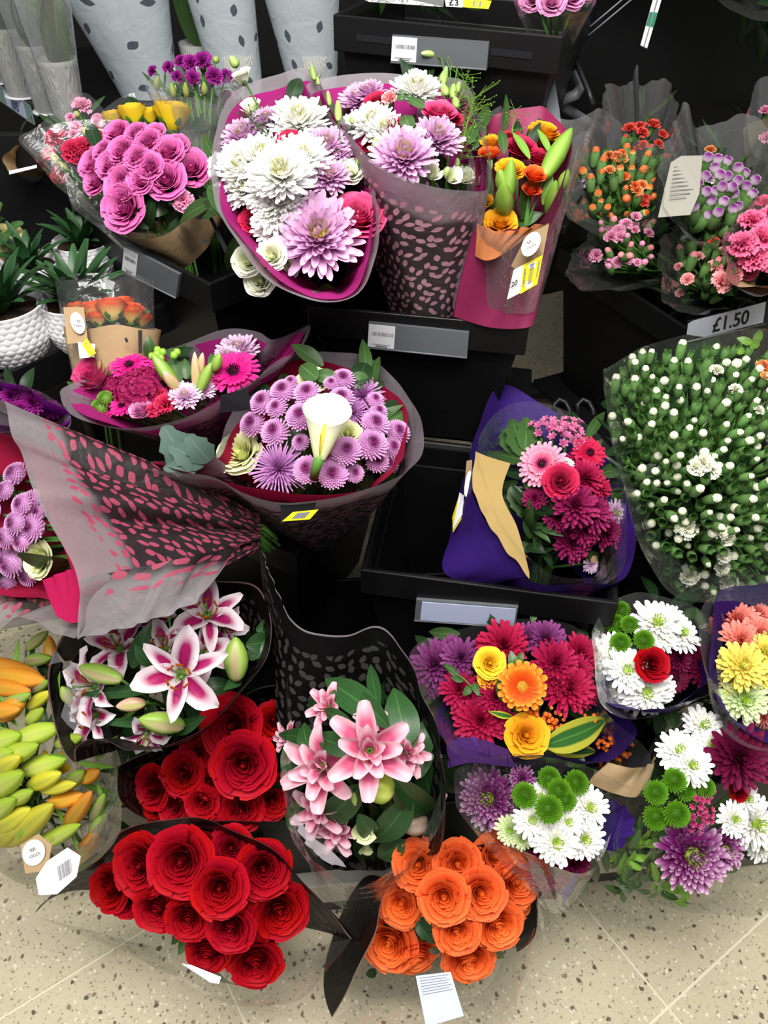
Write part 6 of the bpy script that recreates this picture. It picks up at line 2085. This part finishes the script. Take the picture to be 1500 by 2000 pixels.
b = Bouquet('mixed_bouquet', 'lowest right bouquet with a dark burgundy bloom, purple-and-white mum and trailing greenery', 1350, 1560, 1.12, 170, (1345, 1640, 1.44, .04), .10, RB, curve=.08, kt=.45, bias=(0, .3))
many(b, lambda: f_daisy(C_WHITE), [(1375, 1418, 78), (1327, 1466, 82, -.01), (1352, 1495, 78, -.01), (1390, 1455, 70), (1478, 1610, 100, -.01), (1435, 1600, 66), (1490, 1650, 70), (1460, 1560, 60, .01)])
b.put(mum(C_BURG, 0, 6, 20, 9, .24, .02, 1.25, .4, None, .1), 1447, 1481, 124, -.03, (.1, .2))
many(b, lambda: f_pom(C_GREENPOM, dome=.7), [(1281, 1548, 48, -.02), (1318, 1524, 48, -.01), (1281, 1597, 50, -.02), (1322, 1590, 52, -.03), (1378, 1538, 40), (1340, 1545, 40, .01)])
many(b, lambda: alstro(C_ALSTM, S(2)), [(1370, 1567, 44), (1355, 1606, 46), (1380, 1590, 40), (1385, 1545, 30), (1345, 1635, 36)])
b.put(f_mum(C_BIPURP, CEN_G, .24), 1354, 1672, 134, -.03, (0, .1))
b.put(f_mum(C_BIPURP, CEN_G, .2), 1416, 1660, 84, -.01, (.2, .1))
b.put(f_rose(C_RED), 1445, 1545, 40, .01)
for i in range(46):
    a = rg.uniform(0, 6.28)
    x, y = rg.uniform(1200, 1300), rg.uniform(1620, 1745)
    l = rg.uniform(24, 48)
    b.leaf(rg.choice([LEAF, LEAFY, LEAF]), (x, y), (x + l * math.cos(a), y + l * math.sin(a)), l * .42, 'broad', dz0=rg.uniform(-.02, .03), dz1=rg.uniform(-.03, .02))
for i in range(12):
    x, y = rg.uniform(1280, 1370), rg.uniform(1725, 1775)
    a = rg.uniform(0, 6.28)
    b.leaf(LEAFY, (x, y), (x + 26 * math.cos(a), y + 26 * math.sin(a)), 10, 'broad', dz0=.0, dz1=-.02)
for pts in ([(1260, 1600, .02), (1240, 1650, 0), (1225, 1700, .0)], [(1290, 1640, .02), (1272, 1690, -.01), (1300, 1745, 0), (1345, 1765, 0)]):
    b.twig(STEM, pts, .0012)
b.fill([LEAF, LEAFD], 34, 0, .95, 60, 26)
b.wrap('film', CLEAR, [(1195, 1640, 1.08), (1230, 1560, 1.14), (1290, 1420, 1.22), (1400, 1370, 1.26), (1520, 1440, 1.24), (1540, 1640, 1.12), (1490, 1780, 1.02), (1400, 1790, 1.0), (1290, 1760, 1.0), (1215, 1720, 1.03)], throat=(1345, 1690, 1.42, .06), n=110, rows=10)
b.finish(STEM)

# ================================================================== floor tier, left
b = Bouquet('lily_bouquet', 'yellow and orange lily bud bouquet in clear film at lower left', 90, 1480, 1.16, 170, (70, 1580, 1.44, .04), .10, curve=.07, kt=.4, bias=(0, .3))
for m_, p_, q_, w_ in ((BUDO, (5, 1318), (90, 1330), 44), (BUDO, (-20, 1300), (80, 1318), 40), (BUDO, (-10, 1340), (60, 1350), 34), (BUDO, (10, 1395), (50, 1360), 40), (BUDO, (-20, 1390), (40, 1385), 36), (BUDG, (60, 1262), (95, 1232), 22), (BUDG, (60, 1290), (100, 1285), 26), (BUDO, (100, 1290), (95, 1240), 26),
                       (BUDG, (15, 1375), (60, 1355), 26), (BUDG, (70, 1345), (95, 1330), 22), (BUDY, (65, 1375), (100, 1350), 26), (BUDL, (48, 1440), (120, 1418), 42), (BUDL, (-10, 1450), (40, 1435), 42), (BUDL, (15, 1478), (75, 1455), 40), (BUDL, (60, 1500), (130, 1482), 42), (BUDL, (60, 1405), (85, 1385), 26),
                       (BUDY, (0, 1500), (40, 1478), 36), (BUDL, (-10, 1540), (45, 1510), 48), (BUDL, (15, 1565), (65, 1545), 30), (BUDY, (5, 1610), (60, 1580), 44), (BUDY, (30, 1630), (105, 1570), 50), (BUDL, (85, 1645), (158, 1610), 34), (BUDL, (80, 1650), (112, 1630), 22), (BUDO, (110, 1565), (165, 1552), 34),
                       (BUDO, (140, 1600), (180, 1545), 36), (BUDO, (158, 1678), (195, 1615), 36), (BUDG, (185, 1590), (205, 1550), 26), (BUDG, (185, 1620), (210, 1590), 26), (BUDG, (135, 1530), (165, 1505), 30), (BUDG, (40, 1565), (60, 1540), 24), (BUDY, (0, 1640), (40, 1610), 36), (BUDO, (165, 1520), (195, 1505), 30),
                       (BUDY, (70, 1530), (120, 1510), 34), (BUDL, (-15, 1590), (30, 1560), 40), (BUDL, (120, 1450), (160, 1440), 30), (BUDY, (95, 1540), (150, 1530), 28), (BUDG, (150, 1585), (170, 1565), 22), (BUDL, (-10, 1480), (25, 1468), 34)):
    p_ = (p_[0] + .28 * (p_[0] - q_[0]), p_[1] + .28 * (p_[1] - q_[1]))
    b.bud(m_, p_, q_, w_, 'lily', dz0=b.rg.uniform(0, .02), dz1=b.rg.uniform(-.05, -.02))
b.put(lily(C_YELLOW, 1, ANTHER), 12, 1480, 80, .02)
b.put(lily(C_YELLOW, 1, ANTHER), 100, 1500, 70, .03)
b.fill([LEAF, LEAFY, LEAFD], 60, 0, 1.0, 80, 16, dz=.02)
b.fill([LEAFY], 20, 0, 1.0, 70, 12, dz=-.02)
b.wrap('film', CLEARV, [(-60, 1300, 1.18), (20, 1240, 1.26), (110, 1230, 1.28), (180, 1360, 1.22), (235, 1490, 1.16), (240, 1590, 1.10), (215, 1650, 1.06), (120, 1720, 1.03), (20, 1720, 1.03), (-80, 1600, 1.08)], n=100, rows=10, throat=(60, 1620, 1.44, .05))
b.card('tag', KRAFT, [(40, 1650, 1.045), (75, 1628, 1.045), (102, 1650, 1.045), (92, 1700, 1.042), (50, 1706, 1.04)])
oval(b, OVALW, 66, 1665, 22, 26, .3, 1.040)
scrawl(b, INKG, 66, 1665, 24, 18, -.4, 1.038)
q = [(92, 1682, 1.03), (132, 1655, 1.03), (158, 1672, 1.03), (150, 1712, 1.028), (112, 1746, 1.026), (76, 1748, 1.026), (70, 1715, 1.028)]
b.card('care_tag', CARDW, q)
prints(b.root, 'barcode', INKG, [P(110, 1690, 1.0285), P(140, 1670, 1.0285), P(144, 1705, 1.027), P(116, 1725, 1.026)], barcode(.05, .1, .95, .9, 20, seed=7), .0008)
b.finish(STEM)

b = Bouquet('lily_bouquet', 'white and magenta stargazer lily bouquet in black leaf-printed film', 300, 1310, 1.10, 180, (350, 1400, 1.42, .04), .14, curve=.08, kt=.45, bias=(0, .25))
for x, y, d, dz, t in ((352, 1318, 172, -.03, (.15, .1)), (320, 1262, 110, .02, (-.1, .7)), (405, 1198, 140, .0, (.2, .5)), (180, 1340, 150, .0, (-.6, .2)), (230, 1262, 130, .02, (-.2, .7)), (180, 1398, 120, -.005, (-.5, -.1)), (285, 1436, 90, .0, (0, -.5)), (395, 1275, 110, .03, (.5, .4)), (440, 1225, 90, .04, (.7, .2)), (300, 1215, 80, .05, (0, .8))):
    b.put(lily(M_STAR, S(3), ANTHER), x, y, d, dz, t)
for m_, p_, q_, w_ in ((BUDG, (238, 1328), (153, 1302), 38), (BUDG, (462, 1330), (460, 1243), 48), (BUDG, (360, 1418), (270, 1404), 44), (BUDP, (285, 1372), (226, 1380), 28), (BUDP, (330, 1205), (300, 1170), 26), (BUDG, (140, 1375), (120, 1340), 24)):
    b.bud(m_, p_, q_, w_, 'lily', dz0=-.02, dz1=-.04)
for p_, q_, w_ in (((310, 1342), (155, 1358), 26), ((258, 1305), (294, 1215), 36), ((300, 1300), (262, 1260), 30), ((360, 1405), (185, 1412), 24), ((500, 1230), (560, 1215), 40), ((480, 1260), (530, 1250), 44), ((470, 1320), (440, 1345), 26), ((300, 1330), (340, 1270), 30), ((335, 1430), (400, 1400), 30), ((490, 1290), (520, 1230), 36)):
    b.leaf(LILYLEAF, p_, q_, w_, 'lance', dz0=-.0, dz1=-.025)
b.fill([LILYLEAF, LEAFD], 34, 0, .95, 100, 34)
rimG = [(345, 1128, 1.22), (430, 1133, 1.21), (495, 1143, 1.21), (520, 1185, 1.20), (530, 1240, 1.17), (522, 1290, 1.12), (470, 1350, 1.07), (405, 1415, 1.035), (320, 1460, 1.02), (250, 1468, 1.02), (215, 1450, 1.02), (175, 1442, 1.03), (147, 1462, 1.04), (145, 1490, 1.055), (118, 1460, 1.09), (100, 1390, 1.13), (100, 1290, 1.18), (150, 1200, 1.23), (240, 1150, 1.24)]
b.wrap('black_wrapper', BLACKT, rimG, throat=(350, 1385, 1.40, .06), n=160, rows=16, folds=4, amp=.005, wav=.002)
b.wrap('film', CLEARV, [(95, 1300, 1.15), (110, 1270, 1.16), (130, 1330, 1.13), (120, 1400, 1.10)], closed=False, bottom=[(140, 1290, 1.13), (150, 1330, 1.11), (160, 1370, 1.09), (150, 1430, 1.07)], n=30, rows=5, folds=2, amp=.003)
b.finish(STEM)

b = Bouquet('rose_bouquet', 'red rose bouquet tucked between the stargazer lilies and the lowest red roses', 420, 1500, 1.15, 150, (440, 1580, 1.44, .04), .10, curve=.05, kt=.35, bias=(0, .25))
many(b, lambda: f_rose(C_RED), [(448, 1419, 116, -.01, (-.1, .2)), (534, 1405, 70, .01), (474, 1497, 122, -.025, (.1, .1)), (291, 1540, 84, -.01, (-.5, .1)), (352, 1512, 84, .01), (392, 1570, 68), (470, 1585, 86, .0), (532, 1566, 74), (336, 1580, 66), (407, 1527, 62, .02), (556, 1540, 56, .02), (430, 1580, 60, .01), (380, 1470, 64, .03), (300, 1585, 50)])
b.fill([LEAFD], 12, 0, .9, 60, 30, dz=.05)
rimH = [(232, 1510, 1.12), (245, 1490, 1.15), (330, 1450, 1.19), (420, 1400, 1.22), (510, 1340, 1.24), (570, 1350, 1.23), (580, 1450, 1.18), (570, 1560, 1.15), (558, 1598, 1.15), (430, 1606, 1.15), (300, 1600, 1.14), (250, 1585, 1.12), (228, 1555, 1.10)]
b.wrap('black_wrapper', BLACKW, rimH, throat=(440, 1590, 1.42, .08), n=120, rows=14, folds=4, amp=.004)
b.finish(STEM)

b = Bouquet('lily_bouquet', 'pink double lily bouquet with broad green leaves in black-backed clear film', 710, 1480, 1.04, 150, (705, 1600, 1.40, .04), .10, curve=.09, kt=.45, bias=(0, .25))
for x, y, d, dz, t in ((722, 1466, 164, -.05, (.05, .25)), (624, 1500, 150, -.02, (-.4, .15)), (797, 1473, 88, -.01, (.5, .2)), (640, 1378, 82, .01, (-.3, .5)), (618, 1583, 104, -.015, (-.3, .0)), (655, 1622, 100, -.01, (-.1, -.2)), (805, 1600, 50, .03, (.4, 0)), (560, 1440, 60, .05, (-.6, .2)), (845, 1480, 40, .04, (.8, 0)), (856, 1560, 40, .04, (.8, 0)), (725, 1415, 70, .01, (.0, .9))):
    b.put(double_lily(M_DLILY, S(3), ANTHER), x, y, d, dz, t)
b.put(f_lis(C_CREAM), 710, 1624, 64, -.02, (0, -.1))
b.put(f_lis(C_CREAM), 716, 1662, 34, .0, (0, -.6))
b.bud(BUDL, (765, 1535), (716, 1545), 58, 'lily', dz0=-.03, dz1=-.05)
b.bud(BUDBR, (830, 1600), (790, 1618), 46, 'lily', dz0=.0, dz1=-.02)
for x, y in ((690, 1560), (660, 1420), (860, 1540), (845, 1610)):
    b.bud(BUDLIS, (x, y - 12), (x + 4, y + 14), 14, 'slim', dz0=-.02, dz1=-.03)
for p_, q_, w_, k_ in (((752, 1405), (630, 1322), 62, 'lance'), ((740, 1385), (722, 1294), 28, 'lance'), ((856, 1605), (806, 1425), 44, 'lance'), ((766, 1515), (858, 1602), 70, 'lance'), ((770, 1530), (850, 1590), 44, 'lance'), ((712, 1530), (610, 1620), 62, 'lance'), ((802, 1555), (722, 1655), 66, 'lance'), ((700, 1472), (612, 1434), 46, 'lance'), ((685, 1408), (630, 1386), 34, 'lance'), ((800, 1470), (768, 1340), 70, 'lance'), ((790, 1640), (735, 1678), 46, 'lance'), ((600, 1600), (556, 1580), 50, 'lance'), ((575, 1520), (556, 1450), 34, 'lance'), ((600, 1620), (555, 1590), 36, 'lance'), ((610, 1470), (590, 1410), 40, 'lance'), ((830, 1480), (830, 1400), 40, 'lance'), ((845, 1500), (835, 1420), 24, 'lance'), ((700, 1590), (735, 1640), 40, 'lance'), ((820, 1520), (845, 1390), 40, 'lance'), ((760, 1420), (700, 1350), 40, 'lance')):
    b.leaf(LILYLEAF, p_, q_, w_, k_, dz0=-.01, dz1=-.02, roll=(b.rg.uniform(-.3, .3), b.rg.uniform(-.2, .3)))
b.fill([LILYLEAF, LEAFD, LEAFD], 40, 0, .95, 100, 44, dz=.04)
b.wrap('black_wrapper', BLACKW, [(552, 1180, 1.16), (566, 1208, 1.15), (610, 1236, 1.14), (680, 1238, 1.135), (735, 1224, 1.13), (765, 1238, 1.13), (790, 1275, 1.11), (825, 1350, 1.08), (852, 1420, 1.05), (868, 1520, 1.01), (862, 1600, .985)], closed=False, bottom=[(590, 1640, 1.22), (610, 1660, 1.23), (640, 1690, 1.24), (670, 1700, 1.25), (690, 1700, 1.26), (710, 1700, 1.26), (730, 1700, 1.26), (750, 1700, 1.25), (770, 1690, 1.24), (790, 1680, 1.22), (800, 1670, 1.20)], n=90, rows=14, folds=1, amp=.003, bulge=.03)
b.wrap('black_side', BLACKW, [(500, 1020, 1.17), (512, 1075, 1.17), (532, 1130, 1.165), (552, 1180, 1.162)], closed=False, bottom=[(520, 1210, 1.22), (535, 1330, 1.24), (550, 1420, 1.24), (575, 1560, 1.22)], n=40, rows=8, folds=1, amp=.003)
b.wrap('film', CLEAR, [(866, 1530, 1.0), (858, 1610, .975), (800, 1680, .955), (745, 1712, .95), (690, 1730, .948), (640, 1705, .95), (590, 1660, .96), (560, 1600, .98), (550, 1530, 1.01), (560, 1420, 1.06), (560, 1320, 1.11)], closed=False, bottom=[(800, 1700, 1.16), (780, 1730, 1.15), (755, 1760, 1.14), (730, 1775, 1.14), (705, 1780, 1.14), (680, 1780, 1.14), (660, 1770, 1.14), (640, 1760, 1.15), (620, 1740, 1.16), (610, 1700, 1.18), (600, 1660, 1.20)], n=90, rows=10, folds=4, amp=.004)
b.wrap('film_edge', FROST, [(572, 1600, .985), (600, 1650, .968), (640, 1685, .962), (672, 1692, .962)], closed=False, bottom=[(578, 1590, .985), (606, 1630, .97), (645, 1660, .965), (670, 1684, .962)], n=30, rows=3, folds=1, amp=.001)
b.finish(STEM)

b = Bouquet('rose_bouquet', 'lowest red rose bouquet, its pointed black sheet above the bare floor', 390, 1770, 1.09, 170, (400, 1680, 1.44, .035), .06, curve=.04, kt=.35, bias=(0, .15))
many(b, lambda: f_rose(C_RED), [(268, 1694, 116, -.01, (-.25, .2)), (350, 1686, 126, -.02, (0, .2)), (450, 1657, 84, .02, (.1, .4)), (515, 1700, 106, .0, (.2, .2)), (427, 1738, 108, -.02), (207, 1738, 88, .01, (-.4, .1)), (302, 1782, 88, .0, (-.1, -.1)), (366, 1800, 90, .0, (0, -.1)), (547, 1784, 112, .0, (.3, 0)), (448, 1820, 94, -.01, (0, -.1)), (402, 1870, 84, .01, (-.1, -.3)), (498, 1890, 104, -.005, (.1, -.25)), (485, 1755, 70, .03), (400, 1650, 70, .04), (240, 1765, 60, .03), (500, 1840, 70, .03), (345, 1745, 70, .03), (260, 1655, 60, .05)])
b.fill([LEAFD, LEAF], 14, 0, .7, 60, 30, dz=.07)
b.wrap('black_wrapper', BLACKT, [(64, 1786, 1.12), (120, 1724, 1.12), (180, 1668, 1.115), (255, 1617, 1.11), (338, 1597, 1.105), (430, 1611, 1.105), (520, 1652, 1.10), (600, 1728, 1.085), (650, 1790, 1.075), (684, 1832, 1.06)], closed=False, bottom=[(172, 1722, 1.22), (230, 1748, 1.28), (290, 1765, 1.32), (350, 1780, 1.34), (410, 1785, 1.34), (470, 1790, 1.34), (530, 1795, 1.31), (590, 1810, 1.24), (640, 1822, 1.16), (670, 1834, 1.10)], n=80, rows=12, folds=1, amp=.002, bulge=.02)
b.wrap('film', CLEAR, [(70, 1790, 1.10), (170, 1830, 1.06), (330, 1900, 1.03), (450, 1960, 1.02), (560, 1960, 1.02), (640, 1900, 1.03), (684, 1832, 1.05)], closed=False, bottom=[(300, 1850, 1.22), (340, 1890, 1.22), (380, 1930, 1.22), (430, 1950, 1.22), (480, 1950, 1.22), (530, 1920, 1.22), (570, 1860, 1.22)], n=70, rows=8, folds=5, amp=.006)
b.card('care_tag', CARDW, [(355, 1882, 1.10), (372, 1884, 1.095), (432, 1908, 1.09), (428, 1921, 1.085), (410, 1918, 1.085)])
b.finish(STEM)

b = Bouquet('rose_bouquet', 'orange rose bouquet with a hanging white care tag', 900, 1780, 1.10, 140, (900, 1700, 1.44, .035), .06, curve=.05, kt=.35, bias=(0, .15))
many(b, lambda: f_rose(C_ORANGE), [(815, 1690, 94, .0, (-.2, .3)), (895, 1690, 92, .0, (0, .3)), (970, 1672, 86, .01, (.2, .4)), (1014, 1725, 100, .0, (.35, .1)), (867, 1756, 98, -.02), (943, 1748, 94, -.01), (781, 1768, 88, .01, (-.3, .1)), (757, 1848, 110, -.005, (-.3, .0)), (977, 1813, 96, -.01, (.2, -.1)), (893, 1824, 88, -.01), (917, 1884, 100, .0, (.05, -.3)), (812, 1880, 96, .02, (.3, -.7)), (1010, 1770, 60, .03), (840, 1720, 60, .03), (930, 1790, 60, .03), (925, 1720, 56, .03), (800, 1730, 60, .03)])
for p_, q_, w_ in (((815, 1800), (842, 1838), 26), ((820, 1795), (855, 1815), 22), ((735, 1895), (715, 1905), 20), ((840, 1860), (860, 1850), 18)):
    b.leaf(LEAFD, p_, q_, w_, 'broad', dz0=.01, dz1=.0)
b.fill([LEAFD, LEAF], 14, 0, .7, 50, 26, dz=.06)
b.wrap('black_wrapper', BLACKO, [(648, 1990, 1.08), (690, 1915, 1.09), (728, 1830, 1.10), (752, 1755, 1.115), (788, 1698, 1.13), (860, 1664, 1.145), (930, 1650, 1.15), (990, 1650, 1.15), (1030, 1668, 1.14), (1046, 1710, 1.12), (1050, 1790, 1.09)], closed=False, bottom=[(640, 1860, 1.26), (660, 1800, 1.28), (690, 1740, 1.29), (720, 1710, 1.30), (760, 1720, 1.31), (830, 1760, 1.33), (900, 1780, 1.34), (950, 1790, 1.34), (980, 1800, 1.33), (1000, 1820, 1.31), (1010, 1860, 1.28)], n=90, rows=12, folds=1, amp=.002, bulge=.012)
b.wrap('film', CLEAR, [(650, 1990, 1.07), (760, 2030, 1.02), (880, 2050, 1.0), (990, 2010, 1.01), (1020, 1920, 1.04), (1048, 1810, 1.08)], closed=False, bottom=[(800, 1900, 1.24), (840, 1930, 1.22), (890, 1950, 1.20), (940, 1940, 1.20), (970, 1900, 1.22), (990, 1850, 1.25)], n=70, rows=8, folds=5, amp=.006)
b.wrap('film_fold', CLEARV, [(1050, 1750, 1.10), (1062, 1800, 1.10), (1072, 1870, 1.10)], closed=False, bottom=[(1048, 1770, 1.085), (1056, 1810, 1.085), (1066, 1860, 1.085)], n=20, rows=4, folds=1, amp=.001)
q = [(812, 1906, 1.06), (880, 1898, 1.06), (906, 1984, 1.035), (832, 2006, 1.03)]
b.card('care_tag', CARDB, q)
prints(b.root, 'tag_print', INKG, [P(*c) for c in q], [(.08, .05 + .055 * i, .92 - .08 * (i % 2), .065 + .055 * i) for i in range(7)], .001)
b.finish(STEM)

# the low bins that hold the floor bouquets
for lab, c, s in (('low black bin on the plinth behind the red and orange roses', PC + PX * -.38 + np.array([0, 0, .13]), (.62, .50, .20)), ('low black bin on the plinth behind the lower right bouquets', PC + PX * .34 + np.array([0, 0, .13]), (.62, .50, .18))):
    t = thing('flower_bin', lab, 'bucket', c, 'low black bins')
    ex, ey, ez = s
    for nm, oc, os_ in (('bin_side', (0, -ey / 2, ez / 2), (ex, .008, ez)), ('bin_side', (0, ey / 2, ez / 2), (ex, .008, ez)), ('bin_end', (-ex / 2, 0, ez / 2), (.008, ey, ez)), ('bin_end', (ex / 2, 0, ez / 2), (.008, ey, ez)), ('bin_bottom', (0, 0, .004), (ex, ey, .008))):
        mb = MB()
        mb.box(c + PX * oc[0] + PY * oc[1] + np.array([0, 0, oc[2]]), os_, (PX, PY, (0, 0, 1)))
        bevel(wpart(nm, mb, BLACK, t, False), .002)
